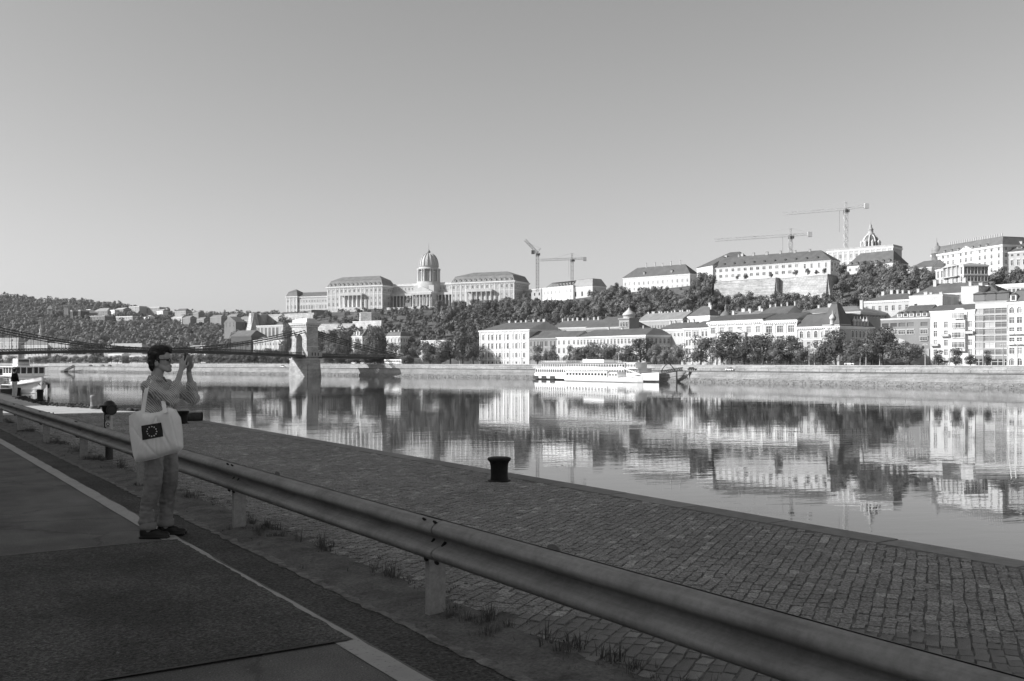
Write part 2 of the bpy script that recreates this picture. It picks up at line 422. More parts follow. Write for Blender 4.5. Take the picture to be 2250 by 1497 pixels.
FOOT = []
def bld(name, label, A, B, z0, z1, D=14., wall=PALE, cols=8, rows=(), roof=None, side=0, sideL=0, cornice=.45, courses=(), chim=(), dorm=(),
        trim=None, glass=.11, pil=0, cat='building', group=None, root=None, foot=4.0, marg=.0, wmat=None, dents=False, attic=0, found=None):
    A = Vector(A); B = Vector(B); L = (B-A).length; M = frame(A.x, A.y, z0, *(B-A)); FOOT.append((M.inverted(), L, D))
    if root is None: root = empty(name, M, label, cat, group)
    elif label: pass
    H = z1-z0; trim = trim or min(.84, wall*1.12); wm = wmat or wallmat(wall); tm = plain(trim, .8, .08, .3, tagname='trim')
    sides = [('F', L, cols)] + ([('R', D, side)] if side else []) + ([('L', D, sideL)] if sideL else [])
    TT = {'F': lambda u, w, z: (u, -w, z), 'R': lambda u, w, z: (L+w, u, z), 'L': lambda u, w, z: (-w, D-u, z), 'B': lambda u, w, z: (L-u, D+w, z)}
    AN = {'F': 0, 'R': R(90), 'L': R(-90)}
    mb = MB()
    for s in 'FRLB':
        n = dict((q[0], q[2]) for q in sides).get(s, 0); Ls = L if s in 'FB' else D; wins = []
        if n:
            xs = [marg*Ls + (1-2*marg)*Ls*(i+.5)/n for i in range(n)] if isinstance(n, int) else [f*Ls for f in n]
            for r_ in rows:
                fz, h, w, st = r_[:4]; only = r_[4] if len(r_) > 4 else None
                for i, x in enumerate(xs):
                    if only is not None and s == 'F' and i not in only: continue
                    st2 = st
                    wins.append((x, fz*H, w, h, st2))
        wall_grid(mb, TT[s], Ls, -foot, H, [q[:4] for q in wins])
        for (x, z, w, h, st) in wins:
            link('window', win_mesh(w, h, st, trim, glass), root, M @ Matrix.Translation(TT[s](x, 0, z)) @ Matrix.Rotation(AN[s], 4, 'Z'))
    mb.build('wall', wm, root, M)
    if cornice:
        c = MB(); k = cornice
        c.box(-k, L+k, -k, D+k, H-.55*k-.25, H+.002); c.box(-k*.5, L+k*.5, -k*.5, D+k*.5, H-1.1*k-.45, H-.55*k-.252)
        if dents:
            n = int(L/1.1)
            for i in range(n): x = (i+.5)*L/n; c.box(x-.2, x+.2, -k*.95, -k*.5-.002, H-.55*k-.7, H-.55*k-.254)
        c.build('cornice', tm, root, M)
    for f in courses:
        MB().box(-.16, L+.16, -.16, D+.16, f*H-.16, f*H+.16).build('string_course', tm, root, M)
    if pil:
        pm = MB().box(-.35, .35, -.22, -.003, 0, H*.97).mesh('pilaster', tm)
        xs = [i*L/pil for i in range(pil+1)]
        for x in xs: link('pilaster', pm, root, M @ Matrix.Translation((min(max(x, .36), L-.36), 0, 0)))
    zt = H
    if attic:
        MB().box(.3, L-.3, .3, D-.3, H+.003, H+attic).build('attic', wm, root, M); zt = H+attic
    ro = None
    if roof:
        rd = dict(roof); val = rd.pop('val', ROOF); mb = MB(); roof_mesh(mb, L, D, zt+.004, **rd)
        ro = mb.build('roof', [roofmat(val), wm], root, M)
        rh = rd['h'] + rd.get('h2', 0); rg = rd.get('ridge', .5)
        for q in chim:
            fx, fy = q[0], q[1]; s = q[2] if len(q) > 2 else (1.5, .8, 1.6)
            zz = zt + (rh*(1-abs(fy-rg)/rg) if rd['kind'] not in ('flat', 'mansard') else rh*.9)
            k_ = rng.uniform(.6, 1.0); link('chimney', chimney_mesh(*s), ro, M @ Matrix.Translation((fx*L+rng.uniform(-.9, .9), fy*D, zz)) @ Matrix.Diagonal((rng.uniform(.6, 1.05), 1, k_, 1)))
        for q in dorm:
            fx, zz = q[0], q[1]
            sl = (rd.get('ins', 2.5) if rd['kind'] == 'mansard' else D*rg)/rd['h']
            link('dormer', dormer_mesh(*(q[2] if len(q) > 2 else ())), ro, M @ Matrix.Translation((fx*L, -rd.get('over', .5) + zz*sl - .35, zt+zz)))
    return root, M, L

def FR(a, b, off): return front(a, off), front(b, off)
def YY(a, Ya, b, Yb): return Vector((X_(a, Ya), Ya)), Vector((X_(b, Yb), Yb))
def Dto(A, B, px):
    """how deep the block runs for its right flank to end at px"""
    d = (B-A).normalized(); n = Vector((-d.y, d.x)); k = (px-CX)/FPX
    return (k*B.y - B.x)/(n.x - k*n.y)
def spaced(n, a=.05, b=.95, y=.5, s=None): return [((a+(b-a)*i/max(1, n-1)), y) + ((s,) if s else ()) for i in range(n)]
def rampart(name, label, pts, z0, z1, thick=3.0, batter=.12, val=.5, cat='wall', cope=True):
    """battered stone wall through plan points (left to right seen from the river)"""
    mb = MB(); cp = MB(); P = [Vector(p) for p in pts]
    for a, b in zip(P, P[1:]):
        d = (b-a).normalized(); n = Vector((-d.y, d.x)); o = n*-(z1-z0)*batter
        q = [a+o, b+o, b+n*thick, a+n*thick]; w = [a, b, b+n*thick, a+n*thick]
        v = [(p.x,p.y,z0) for p in q] + [(p.x,p.y,z1) for p in w]
        mb.idx(v, [(0,1,5,4), (1,2,6,5), (2,3,7,6), (3,0,4,7), (4,5,6,7)])
        e = n*.25; v = [a-e-d*.1, b-e+d*.1, b+n*thick, a+n*thick]
        if cope: cp.idx([(p.x,p.y,z1+.003) for p in v] + [(p.x,p.y,z1+.45) for p in v], [(0,1,5,4), (1,2,6,5), (2,3,7,6), (3,0,4,7), (4,5,6,7)])
    c = P[0]; root = empty(name, Matrix.Translation((c.x, c.y, z0)), label, cat)
    mb.build('wall_face', stonemat(val, 1.2, .5, 'rampart'), root, Matrix())
    if cope: cp.build('coping', plain(val*1.15, .9, .15, .4, tagname='coping'), root, Matrix())
    return root
# ------------------------------------------------------------------ far bank: houses on the embankment, left to right
OFF = 34.0
def zrow(A, py): return Z_(py, A.y)
# 1 the white palace
A, B = FR(1054, 1163, OFF)
z1 = zrow((A+B)/2, 725.5); fl = [(.045, 1.3, 1.3, 's'), (.27, 3.0, 1.5, 'a'), (.53, 3.3, 1.6, 'h'), (.79, 3.2, 1.5, 'h')]
cols1 = [.075] + [.185 + .63*i/8 + (.012 if i > 5 else 0) for i in range(9)] + [.9]
bld('apartment_palace', 'large white four storey palace with arched windows and white chimneys, leftmost of riverside row', A, B, UPPER_Z, z1, D=30, wall=WHITE, cols=cols1, rows=fl,
    roof=dict(kind='hip', h=5.2, over=.6, inL=9, inR=0.0), courses=(.13, .41, .66, .93), chim=spaced(7, .3, .98, .5, (1.7, 1.0, 1.5)), pil=6, dents=True, cornice=.7, glass=.1)
# corner attic blocks
# 2 tan house
A, B = FR(1163, 1223, OFF)
z1 = zrow(A, 744)
bld('townhouse', 'dark tan three storey townhouse beside the big white palace with paired windows', A, B, UPPER_Z, z1, D=16, wall=TAN, cols=[.07,.2,.33,.43,.49,.6,.66,.8,.93], rows=[(.24,2.6,1.3,'a'), (.55,1.9,.9,'a'), (.78,2.9,1.0,'p')],
    roof=dict(kind='hip', h=4.6, inL=0, inR=0), courses=(.4, .66), dents=True, glass=.12)
# 3 white narrow
A, B = FR(1223, 1267, OFF)
bld('townhouse', 'narrow bright white townhouse next to the dark tan one', A, B, UPPER_Z, zrow(A, 741.5), D=15, wall=.82, cols=4, rows=[(.2,3.0,1.5,'a'), (.5,2.8,1.4,'p'), (.8,2.3,1.2,'p')],
    roof=dict(kind='hip', h=3.8, inL=0, inR=0), courses=(.36, .66), chim=[(.2,.9),(.5,.95),(.7,.85)], glass=.12)
# 4 long pale corner block
A, B = FR(1267, 1419, OFF); D4 = Dto(A, B, 1500)
bld('corner_block', 'long pale three storey corner block with shaded flank behind the moored ships', A, B, UPPER_Z, zrow(A, 741), D=D4, wall=.7, cols=20, rows=[(.2,2.7,1.3,'p'), (.5,2.8,1.3,'h'), (.8,2.6,1.3,'p')], side=9,
    roof=dict(kind='hip', h=4.2, inL=0, inR=8, ridge=.5), courses=(.36, .66), dents=True, chim=[(.22,.5,(.9,.7,1.4)), (.43,.5,(1.6,.8,1.0)), (.72,.5,(.9,.7,1.3))], glass=.13)
# 8 pale house
A, B = FR(1502, 1558, OFF)
bld('townhouse', 'pale riverside house with double windows left of the ornate white twin facades', A, B, UPPER_Z, zrow(A, 722), D=16, wall=.68, cols=[.14,.26,.44,.56,.76,.9], rows=[(.14,3.0,1.4,'a'), (.36,2.8,1.3,'h'), (.6,2.8,1.3,'h'), (.83,2.4,1.3,'p')],
    roof=dict(kind='hip', h=3.6, inL=6, inR=0), courses=(.25, .48, .72), dents=True, pil=3)
# 9 ornate white
A, B = FR(1558, 1676, OFF)
r9, M9, L9 = bld('ornate_townhouse', 'ornate white townhouse with a bay window behind the big embankment trees', A, B, UPPER_Z, zrow(A, 709), D=18, wall=.78, cols=6, rows=[(.12,3.4,1.8,'a'), (.34,2.8,2.6,'w'), (.57,3.1,2.8,'w'), (.8,2.9,2.7,'w')],
    roof=dict(kind='hip', h=2.6, inL=0, inR=0, val=.09), courses=(.22, .46, .69), dents=True, cornice=.9, pil=6, attic=1.0, glass=.16)
bay = MB().box(L9*.5, L9*.5+7.0, -1.5, -.002, 10.2, 15.2); bay.prism([(L9*.5-.4, 15.2), (L9*.5+7.4, 15.2), (L9*.5+3.5, 16.8)], 'y', -1.8, -.002)
bay.build('bay_window', [wallmat(.78)], r9, M9)
for i in range(4): link('window', win_mesh(1.2, 2.8, 'p', .8, .16), r9, M9 @ Matrix.Translation((L9*.5+1.0+i*1.65, -1.76, 12.7)))
# 10 ornate white twin
A, B = FR(1678, 1751, OFF)
bld('ornate_townhouse', 'ornate white three bay facade left of the corner mansion', A, B, UPPER_Z, zrow(A, 706.5), D=18, wall=.74, cols=3, rows=[(.12,3.4,2.2,'a'), (.34,3.0,3.2,'w'), (.57,3.3,3.4,'w'), (.81,3.0,3.2,'w')],
    roof=dict(kind='hip', h=3.0, inL=0, inR=0, val=.09), courses=(.22, .46, .69), dents=True, cornice=.9, pil=3, attic=.8, glass=.16)
# 11 corner house with steep roof and turret
A, B = FR(1752, 1844, OFF); D11 = Dto(A, B, 1918)
r11, M11, L11 = bld('corner_mansion', 'pale corner mansion with steep dark roof, pointed corner tower and row of turreted dormers', A, B, UPPER_Z, zrow(A, 719), D=D11, wall=.68, cols=[.1,.28,.45,.62,.84], rows=[(.2,3.6,1.9,'a'), (.52,2.8,1.6,'p'), (.8,3.0,1.6,'a')], side=9,
    roof=dict(kind='mansard', h=5.6, h2=1.2, ins=3.6, val=.1), courses=(.36, .66), dents=True, cornice=.7, glass=.1)
mb = MB().box(L11-8.2, L11+.25, -.35, 8.4, 2.0, zrow(A, 719)-UPPER_Z+.9); zt = zrow(A, 719)-UPPER_Z+.9
mb.build('corner_bay', wallmat(.66), r11, M11)
for zc in (.2, .52, .8):
    for xx in (L11-5.8, L11-2.2): link('window', win_mesh(1.5, 3.0, 'h', .74, .1), r11, M11 @ Matrix.Translation((xx, -.62, zc*(zt-.9))))
mb = MB().frustum((L11-8.6, L11+.6, -.7, 8.8), (L11-5.4, L11-2.8, 2.6, 5.2), zt+.004, zt+9.0)
mb.frustum((L11-5.6, L11-2.6, 2.4, 5.4), (L11-4.4, L11-3.8, 3.6, 4.2), zt+9.0, zt+9.8)
tw = mb.build('tower_roof', roofmat(.11), r11, M11)
MB().lathe([(1.0,0),(1.0,2.2),(1.35,2.4),(1.2,3.2),(.6,4.0),(.15,4.4),(.08,6.0)], 10, (L11-3.2, -.2, zt-.2)).build('turret', plain(.62, .8, .1, tagname='trim'), r11, M11)
for i in range(5):
    mb = MB().lathe([(.75,0),(.75,1.6),(1.0,1.75),(.7,2.6),(.25,3.2),(.06,4.2)], 8, (L11+.3, 11+i*(D11-14)/5, zt-.6)); mb.build('turret', plain(.5, .8, .1, tagname='trim'), r11, M11)
# 12 modern grey
A, B = FR(1935, 2044, OFF)
z12 = zrow((A+B)/2, 699)
r12, M12, L12 = bld('office_block', 'grey stone faced modern block with few windows and a ribbed metal roof', A, B, UPPER_Z, z12, D=17, wall=.33, cols=[.1,.27,.44,.61,.88], rows=[(.7,1.5,3.0,'w'), (.86,1.5,2.9,'s')], roof=None, cornice=.12, trim=.6, glass=.1)
mb = MB(); roof_mesh(mb, L12-6, 16, z12-UPPER_Z+.004, 'hip', 5.4, .2, 5.0, 0)
ro = mb.build('roof', [roofmat(.2), wallmat(.3)], r12, M12 @ Matrix.Translation((3.5, .8, 0)))
for i in range(22):
    x = 4.2+i*(L12-10)/22
    mb = MB().bar((x+.9+3, .9, z12-UPPER_Z+.15), (x+.9+3, 8.7, z12-UPPER_Z+5.35), .14, .3); mb.build('roof_seam', roofmat(.14), ro, M12)
for fx in (.22,.34,.46,.6,.72): link('dormer', dormer_mesh(2.2, 1.5, 4.0, .55, .1), ro, M12 @ Matrix.Translation((fx*L12+3, 1.2, z12-UPPER_Z+.4)))
for fx in (.88,): link('window', win_mesh(3.0, 1.2, 'w', .5, .1), r12, M12 @ Matrix.Translation((fx*L12, -.3, 10.6)))
MB().box(L12*.5, L12*.985, -.35, -.003, .0, 6.6).build('ground_storey', wallmat(.6), r12, M12)
MB().prism([(L12*.22, 6.7), (L12*.5, 6.7), (L12*.5, 10.2), (L12*.4, 10.9), (L12*.22, 10.2)], 'y', -.2, -.003).build('pale_panel', wallmat(.68), r12, M12)
# 13 white apartment house
A, B = FR(2044, 2142, OFF)
z13 = zrow((A+B)/2, 682)
r13, M13, L13 = bld('apartment_house', 'bright white six storey apartment house with small balconies and a curved gable', A, B, UPPER_Z, z13, D=16, wall=.84, cols=[.12,.36,.575,.655,.69,.9], rows=[(.07,2.4,1.5,'p'), (.235,2.3,1.4,'p'), (.41,2.3,1.4,'p'), (.58,2.3,1.4,'p'), (.74,2.3,1.4,'p')],
    roof=dict(kind='hip', h=2.6, inL=0, inR=0, val=.12), cornice=.35, glass=.2, trim=.84)
mb = MB(); w0, w1 = L13*.52, L13*.82
mb.box(w0, w1, -1.3, -.003, 5.5, z13*.80); mb.build('bay_front', wallmat(.84), r13, M13)
mb = MB().prism([(L13*.5, 0), (L13*.84, 0), (L13*.84, 2.6), (L13*.74, 3.9), (L13*.6, 3.9), (L13*.5, 2.6)], 'y', -.3, 1.0)
mb.build('gable', wallmat(.84), r13, M13 @ Matrix.Translation((0, 0, z13-UPPER_Z-3.2)))
for i in range(4):
    for fx in (.58, .67, .76): link('window', win_mesh(1.5, 1.9, 'p', .84, .22), r13, M13 @ Matrix.Translation((fx*L13, -1.6, 8+i*3.75)))
for fx, f in ((.36,.52), (.36,.09), (.12,.35), (.9,.56), (.9,.06)):
    MB().box(fx*L13-1.6, fx*L13+1.6, -1.2, -.003, f*z13-.1, f*z13+.9).build('balcony', wallmat(.7), r13, M13)
# 14 modern grid hotel
A, B = FR(2143, 2214, OFF)
z14 = zrow((A+B)/2, 664)
r14, M14, L14 = bld('grid_block', 'white modern block with a regular grid of wide grey windows over an open ground floor', A, B, UPPER_Z, z14, D=16, wall=.8, cols=[.11,.43,.8], rows=[(.105+.108*i, 1.95, 4.3, 'g') for i in range(8)], roof=dict(kind='flat', h=.5, over=.1, val=.3), cornice=.12, glass=.3, trim=.5)
for i in range(3):
    x = (.11,.43,.8)[i]*L14; mb = MB().box(x-2.6, x+2.6, 1.0, 4, z14-UPPER_Z+.51, z14-UPPER_Z+3.4); mb.box(x-2.1, x+2.1, .93, .998, z14-UPPER_Z+.8, z14-UPPER_Z+2.9, 1)
    mb.prism([(x-2.9, z14-UPPER_Z+3.4), (x+2.9, z14-UPPER_Z+3.4), (x, z14-UPPER_Z+4.3)], 'y', .6, 4.5); mb.build('attic_window', [roofmat(.12), glassmat(.3)], r14, M14)
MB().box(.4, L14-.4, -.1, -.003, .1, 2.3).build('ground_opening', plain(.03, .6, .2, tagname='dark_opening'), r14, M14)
for i in range(9): MB().box(L14*.12+i*2.4-.15, L14*.12+i*2.4+.15, -.22, -.104, .1, 2.3).build('column', wallmat(.6), r14, M14)
# 15 white house at the edge
A, B = FR(2215, 2300, OFF)
z15 = zrow(A, 664)
r15, M15, L15 = bld('apartment_house', 'white apartment house with stacked balconies at the right edge of the picture', A, B, UPPER_Z, z15, D=16, wall=.8, cols=5, rows=[(.06,2.6,2.0,'a'), (.23,2.2,1.8,'p'), (.39,2.2,1.8,'b'), (.55,2.2,1.8,'b'), (.71,2.2,1.8,'p'), (.87,2.2,1.8,'a')],
    roof=dict(kind='mansard', h=4.2, h2=1.5, ins=2.6, val=.13), dorm=[(.16,.3,(2.2,2.2,3.0,.7,.12)), (.55,.3,(2.2,2.2,3.0,.7,.12))], cornice=.4, glass=.18, trim=.82)

# ------------------------------------------------------------------ second and third rows, between the embankment houses and the hill
S = 62.0
A, B = FR(1210, 1303, S)
bld('rear_house', 'glazed upper storey and dark roof rising behind the tan townhouse', A, B, UPPER_Z, Z_(721, A.y), D=16, wall=.6, cols=10, rows=[(.86,1.6,2.0,'g'), (.6,1.5,1.2,'p')], roof=dict(kind='hip', h=4.6, inL=4, inR=0), chim=spaced(8, .1, .95, .5, (1.2,.8,1.6)), glass=.3, courses=(.78,))
A, B = FR(1287, 1367, 50); Dm = Dto(A, B, 1428)
r5, M5, L5 = bld('market_hall', 'hall with a huge plain dark roof and tower behind the long corner block', A, B, UPPER_Z, Z_(721, A.y), D=Dm, wall=.3, cols=14, rows=[(.86,1.3,1.3,'p')], side=8, roof=dict(kind='hip', h=6.6, inL=7, inR=7, val=.105), cornice=.5, trim=.5)
zt5 = Z_(721, A.y)-UPPER_Z
mb = MB().box(L5-1, L5+7, -1.5, 6.5, 0, zt5+4.0); mb.box(L5-1.5, L5+7.5, -2, 7, zt5+4.0, zt5+4.6); mb.build('tower', wallmat(.42), r5, M5)
mb = MB().lathe([(3.4,0),(3.4,1.6),(4.0,1.8),(3.6,2.6),(2.2,3.8),(.9,4.9),(.5,5.6),(.12,6.2),(.08,8.4)], 12, (L5+3, 2.5, zt5+4.6)); mb.build('tower_cap', plain(.5, .7, .15, tagname='copper'), r5, M5)
for i in range(3): link('window', win_mesh(1.5, 2.6, 'a', .5, .05), r5, M5 @ Matrix.Translation((L5+1+i*2.1, -1.76, zt5+1.2)))
A, B = FR(1402, 1500, 82)
bld('rear_house', 'long grey tiled roof topped by a row of white chimneys behind the market hall tower', A, B, UPPER_Z, Z_(706, A.y), D=14, wall=.5, cols=16, rows=[(.85,1.6,1.0,'p')], roof=dict(kind='hip', h=4.6, inL=0, inR=0, val=.24), chim=spaced(13, .03, .97, .52, (1.2,.7,1.2)))
A, B = FR(1446, 1512, 52)
bld('rear_house', 'dark roofed house with pale wall just behind the shaded flank of the corner block', A, B, UPPER_Z, Z_(725, A.y), D=14, wall=.66, cols=8, rows=[(.84,1.5,1.2,'p')], roof=dict(kind='hip', h=3.8, inL=5, inR=0), chim=spaced(5, .1, .9, .5, (1.2,.8,1.2)))
A, B = FR(1512, 1560, 66); Dh = Dto(A, B, 1580)
bld('hipped_house', 'plain white house with a tall hipped roof behind the pale riverside house', A, B, UPPER_Z, Z_(696, A.y), D=Dh, wall=.82, cols=[.3,.75], rows=[(.86,1.2,1.2,'s')], side=3, roof=dict(kind='hip', h=5.4, inL=7, inR=4), chim=[(.75,.5),(.9,.4)])
p = front(1595, 58); mb = MB()
rt = empty('domed_turret', frame(p.x, p.y, UPPER_Z, *bank_dir(1595, 58)), 'small dark dome with a long spire above the ornate white roofs', 'tower')
zz = Z_(698, p.y)-UPPER_Z; s = p.y/FPX
MB().lathe([(13*s,0),(13*s,zz)], 16).build('drum', wallmat(.55), rt)
MB().lathe([(13.5*s,zz-.3),(13.8*s,zz),(13*s,zz+4*s),(10.5*s,zz+8*s),(6.5*s,zz+12*s),(3.2*s,zz+14*s),(2.8*s,zz+19*s),(3.4*s,zz+20*s),(3.0*s,zz+23*s),(1.2*s,zz+27*s),(.45*s,zz+30*s),(.2*s,zz+48*s)], 16).build('dome', plain(.17, .6, .15, tagname='copper'), rt)
A, B = FR(1600, 1665, 66)
bld('rear_house', 'cluttered white party walls and chimneys behind the ornate facade with the bay window', A, B, UPPER_Z, Z_(697, A.y), D=12, wall=.72, cols=4, rows=[(.9,1.2,1.0,'s')], roof=dict(kind='hip', h=3.0, inL=0, inR=0, val=.2), chim=[(.12,.2,(2.2,1,2.2)),(.3,.5,(3.0,1.6,1.8)),(.5,.5,(1.6,1,1.6)),(.62,.3,(1.4,1.2,2.8)),(.8,.5,(2.0,1,2.0)),(.95,.4)])
A, B = FR(1666, 1728, 62)
bld('rear_house', 'dark roof with a low white wall behind the three bay facade', A, B, UPPER_Z, Z_(692, A.y), D=12, wall=.66, cols=6, rows=[(.92,.9,1.0,'s')], roof=dict(kind='hip', h=4.0, inL=3, inR=0), chim=spaced(5, .1, 1.0, .55, (1.0,.8,2.2)))
A, B = FR(1738, 1890, 70); Dq = Dto(A, B, 1955)
bld('bath_hall', 'wide low roofed hall with a glazed clerestory behind the corner mansion', A, B, UPPER_Z, Z_(691, A.y), D=Dq, wall=.42, cols=22, rows=[(.93,1.1,1.2,'p')], side=10, roof=dict(kind='hip', h=3.4, inL=8, inR=10, val=.2), cornice=.8, chim=[(.5,.3,(1.8,1,3.2)),(.88,.3,(1.6,1,3.4)),(.2,.5),(.35,.5)])
A, B = FR(1898, 2000, 92)
bld('hipped_house', 'cream hipped roof house below the wooded slope left of the blank firewall', A, B, UPPER_Z+4, Z_(663, A.y), D=16, wall=.66, cols=7, rows=[(.86,2.4,1.4,'p'), (.55,2.4,1.4,'p')], roof=dict(kind='hip', h=3.6, inL=8, inR=6), chim=spaced(6, .25, .95, .5), dents=True)
A, B = FR(1998, 2071, 66)
bld('firewall_house', 'pale house showing a blank weathered firewall behind the ribbed metal roof', A, B, UPPER_Z, Z_(652, A.y), D=14, wall=.6, cols=[.2], rows=[(.86,1.8,1.4,'s')], roof=dict(kind='flat', h=.4, over=.15, val=.4), chim=[(.2,.5),(.45,.5),(.8,.4)], cornice=.15, wmat=plain(.58, .9, .3, .25, stretch=(1,1,.3), tagname='weathered'))
A, B = FR(2008, 2112, 84)
bld('rear_house', 'long dark roof with stout chimneys below the columned villa', A, B, UPPER_Z, Z_(649, A.y), D=16, wall=.55, cols=12, rows=[(.93,1.8,.9,'p')], roof=dict(kind='hip', h=5.2, inL=6, inR=0), chim=[(.28,.4,(1.8,1.2,2.6)),(.6,.5,(1.6,1,2)),(.85,.5,(1.6,1,2))])
A, B = FR(2112, 2150, 76)
bld('firewall_house', 'tall narrow blank wall of weathered plaster left of the pointed dark gable', A, B, UPPER_Z, Z_(631, A.y), D=12, wall=.6, cols=0, rows=[], roof=dict(kind='flat', h=.3, over=.1, val=.4), chim=[(.15,.5,(1.6,1,2.4)),(.8,.5,(1.6,1,1.4))], cornice=0, wmat=plain(.56, .9, .3, .25, stretch=(1,1,.3), tagname='weathered'))
A, B = FR(2150, 2192, 82)
bld('gabled_house', 'steep dark gabled roof behind the white grid block', A, B, UPPER_Z, Z_(645, A.y), D=16, wall=.66, cols=3, rows=[(.9,1.4,1.2,'p')], roof=dict(kind='hip', h=5.4, inL=3, inR=8))
A, B = FR(2168, 2300, 112)
bld('terrace_house', 'pale stepped house with horizontal bands on the hillside at the right edge', A, B, UPPER_Z, Z_(630, A.y), D=14, wall=.74, cols=14, rows=[(.93,1.6,1.2,'s')], roof=dict(kind='flat', h=.6, over=.5, val=.6), courses=(.82,.88), cornice=.5)
# ------------------------------------------------------------------ the palace on the hill
PD = Vector((.906, -.423)); PN = Vector((.423, .906)); P0 = Vector((-158.5, 1005.))
def pal(px, back=0.0):
    q = P0 + PN*back; k = (px-CX)/FPX; s = (k*q.y - q.x)/(PD.x - k*PD.y); return q + PD*s
PZ = 50.0
pr = empty('royal_palace', frame(P0.x, P0.y, PZ, PD.x, PD.y), 'vast pale palace with a tall dome on the castle hill above the bridge', 'palace')
def zpal(px, py, back=0): return Z_(py, pal(px, back).y)
PW = .66; PT = .72
# far left wing with a small mansard pavilion
A, B = pal(630, 8), pal(719, 8); z1 = zpal(690, 651.5, 8)
bld('wing', None, A, B, PZ, z1, D=20, wall=PW, cols=15, rows=[(.2,2.0,1.5,'s'), (.46,4.2,2.0,'a'), (.76,2.0,1.5,'p')], roof=dict(kind='hip', h=5.2, inL=0, inR=0, val=.14), cornice=.8, courses=(.32,.62), root=pr, glass=.33, trim=PT)
A, B = pal(629, 6.5), pal(653, 6.5)
bld('pavilion', None, A, B, PZ, z1+.6, D=14, wall=PW, cols=3, rows=[(.2,2.0,1.5,'s'), (.46,4.2,2.0,'a'), (.76,2.0,1.5,'p')], roof=dict(kind='mansard', h=4.6, h2=3.2, ins=2.0, val=.16), cornice=.9, pil=3, root=pr, glass=.33, trim=PT)
def block(pl, prr, pside, py_eave, back=0.0, nd=12, port=(.27,.68), cols=13, pk=0):
    A, B = pal(pl, back), pal(prr, back); D = Dto(A, B, pside); z1 = zpal((pl+prr)/2, py_eave, back); H = z1-PZ
    p0, p1 = port; allc = list(range(cols)); inn = [i for i in allc if p0 < (i+.5)/cols < p1]; out = [i for i in allc if i not in inn]
    _, M, L = bld('block', None, A, B, PZ, z1, D=D, wall=PW*.93, cols=cols, rows=[(.14,1.8,1.6,'s',out), (.36,3.2,1.7,'p'), (.56,2.0,1.5,'p'), (.835,2.6,2.2,'h')], side=7,
        roof=dict(kind='mansard', h=6.0, h2=4.6, ins=3.2, val=.19), dorm=[((i+.7)/(nd+.4), .8, (1.8,1.9,2.4,.62,.2)) for i in range(nd)], cornice=1.2, courses=(.245,.7), pil=cols, root=pr, glass=.3, trim=PT)
    x0, x1 = p0*L, p1*L
    MB().box(x0, x1, -4.5, -.003, 0, H*.245).build('portico_base', wallmat(PW*1.1), pr, M)
    am = MB(); am.face([(-1.5,-.02,0), (1.5,-.02,0), (1.5,-.02,3.0), (1.05,-.02,4.05), (0,-.02,4.5), (-1.05,-.02,4.05), (-1.5,-.02,3.0)]); am = am.mesh('arch_opening', plain(.12, .8, .1, tagname='dark_arch'))
    n = 5
    for i in range(n): link('arch', am, pr, M @ Matrix.Translation((x0+(x1-x0)*(i+.5)/n, -4.5, .8)))
    MB().box(x0, x1, -4.5, -.003, H*.66, H*.72).build('entablature', wallmat(PW*1.1), pr, M)
    MB().box(x0, x1, -4.5, -4.1, H*.72+.003, H*.755).build('balustrade', wallmat(PW*1.1), pr, M)
    cm = MB().lathe([(1.0,0),(1.0,.5),(.72,.7),(.62,H*.41-1.0),(.95,H*.415-.4),(.95,H*.415)], 10).mesh('column', wallmat(PW*1.15))
    for i in range(n+1): link('column', cm, pr, M @ Matrix.Translation((x0+1.1+(x1-x0-2.2)*i/n, -3.4, H*.245)))
    return M, L, H, D
block(719, 840, 867, 629)
block(992, 1130, 1162, 619.5)
# recessed centre with its colonnade
zc = zpal(890, 627, 20)
A, B = pal(858, 20), pal(1003, 20)
_, Mc, Lc = bld('centre', None, A, B, PZ, zc, D=16, wall=PW, cols=19, rows=[(.86,2.4,1.4,'p')], roof=dict(kind='flat', h=1.4, over=.6, val=.55), cornice=.9, root=pr, glass=.3, trim=PT, courses=(.74,))
Hc = zc-PZ
MB().box(0, Lc, -5.0, -.003, 0, Hc*.2).build('terrace_step', wallmat(PW), pr, Mc)
MB().box(0, Lc, -5.0, -.003, Hc*.62, Hc*.7).build('entablature', wallmat(PW*1.1), pr, Mc)
MB().box(0, Lc, -.4, -.003, Hc*.2+.003, Hc*.62).build('painted_shade_wall', wallmat(.35), pr, Mc)  # darker wall tone paints in the shade behind the columns
cm = MB().lathe([(.95,0),(.95,.5),(.7,.7),(.6,Hc*.42-1),(.9,Hc*.42-.3),(.9,Hc*.42)], 8).mesh('column', wallmat(PW*1.15))
for i in range(19): link('column', cm, pr, Mc @ Matrix.Translation((2.0+(Lc-4)*i/18, -4.2, Hc*.2)))
# pedimented middle block, drum and dome
A, B = pal(907, 6), pal(949, 6); zm = zpal(928, 641, 6); Dm = 36.0
_, Mm, Lm = bld('middle', None, A, B, PZ, zm, D=Dm, wall=PW, cols=5, rows=[(.2,3,1.6,'s'), (.55,5.0,2.0,'a')], side=5, cornice=1.0, root=pr, glass=.36, trim=PT)
Hm = zm-PZ
MB().prism([(-1, 0), (Lm+1, 0), (Lm/2, 5.2)], 'y', -1.2, 3).build('pediment', wallmat(PW*1.08), pr, Mm @ Matrix.Translation((0, 0, Hm+.004)))
MB().box(-.5, Lm+.5, 3.0, Dm-.5, Hm+.004, Hm+6.5).build('attic', wallmat(PW), pr, Mm)
cm = MB().lathe([(1.0,0),(1.0,.5),(.8,.7),(.7,Hm*.55-1),(1.0,Hm*.55-.3),(1.0,Hm*.55)], 8).mesh('column', wallmat(PW*1.15))
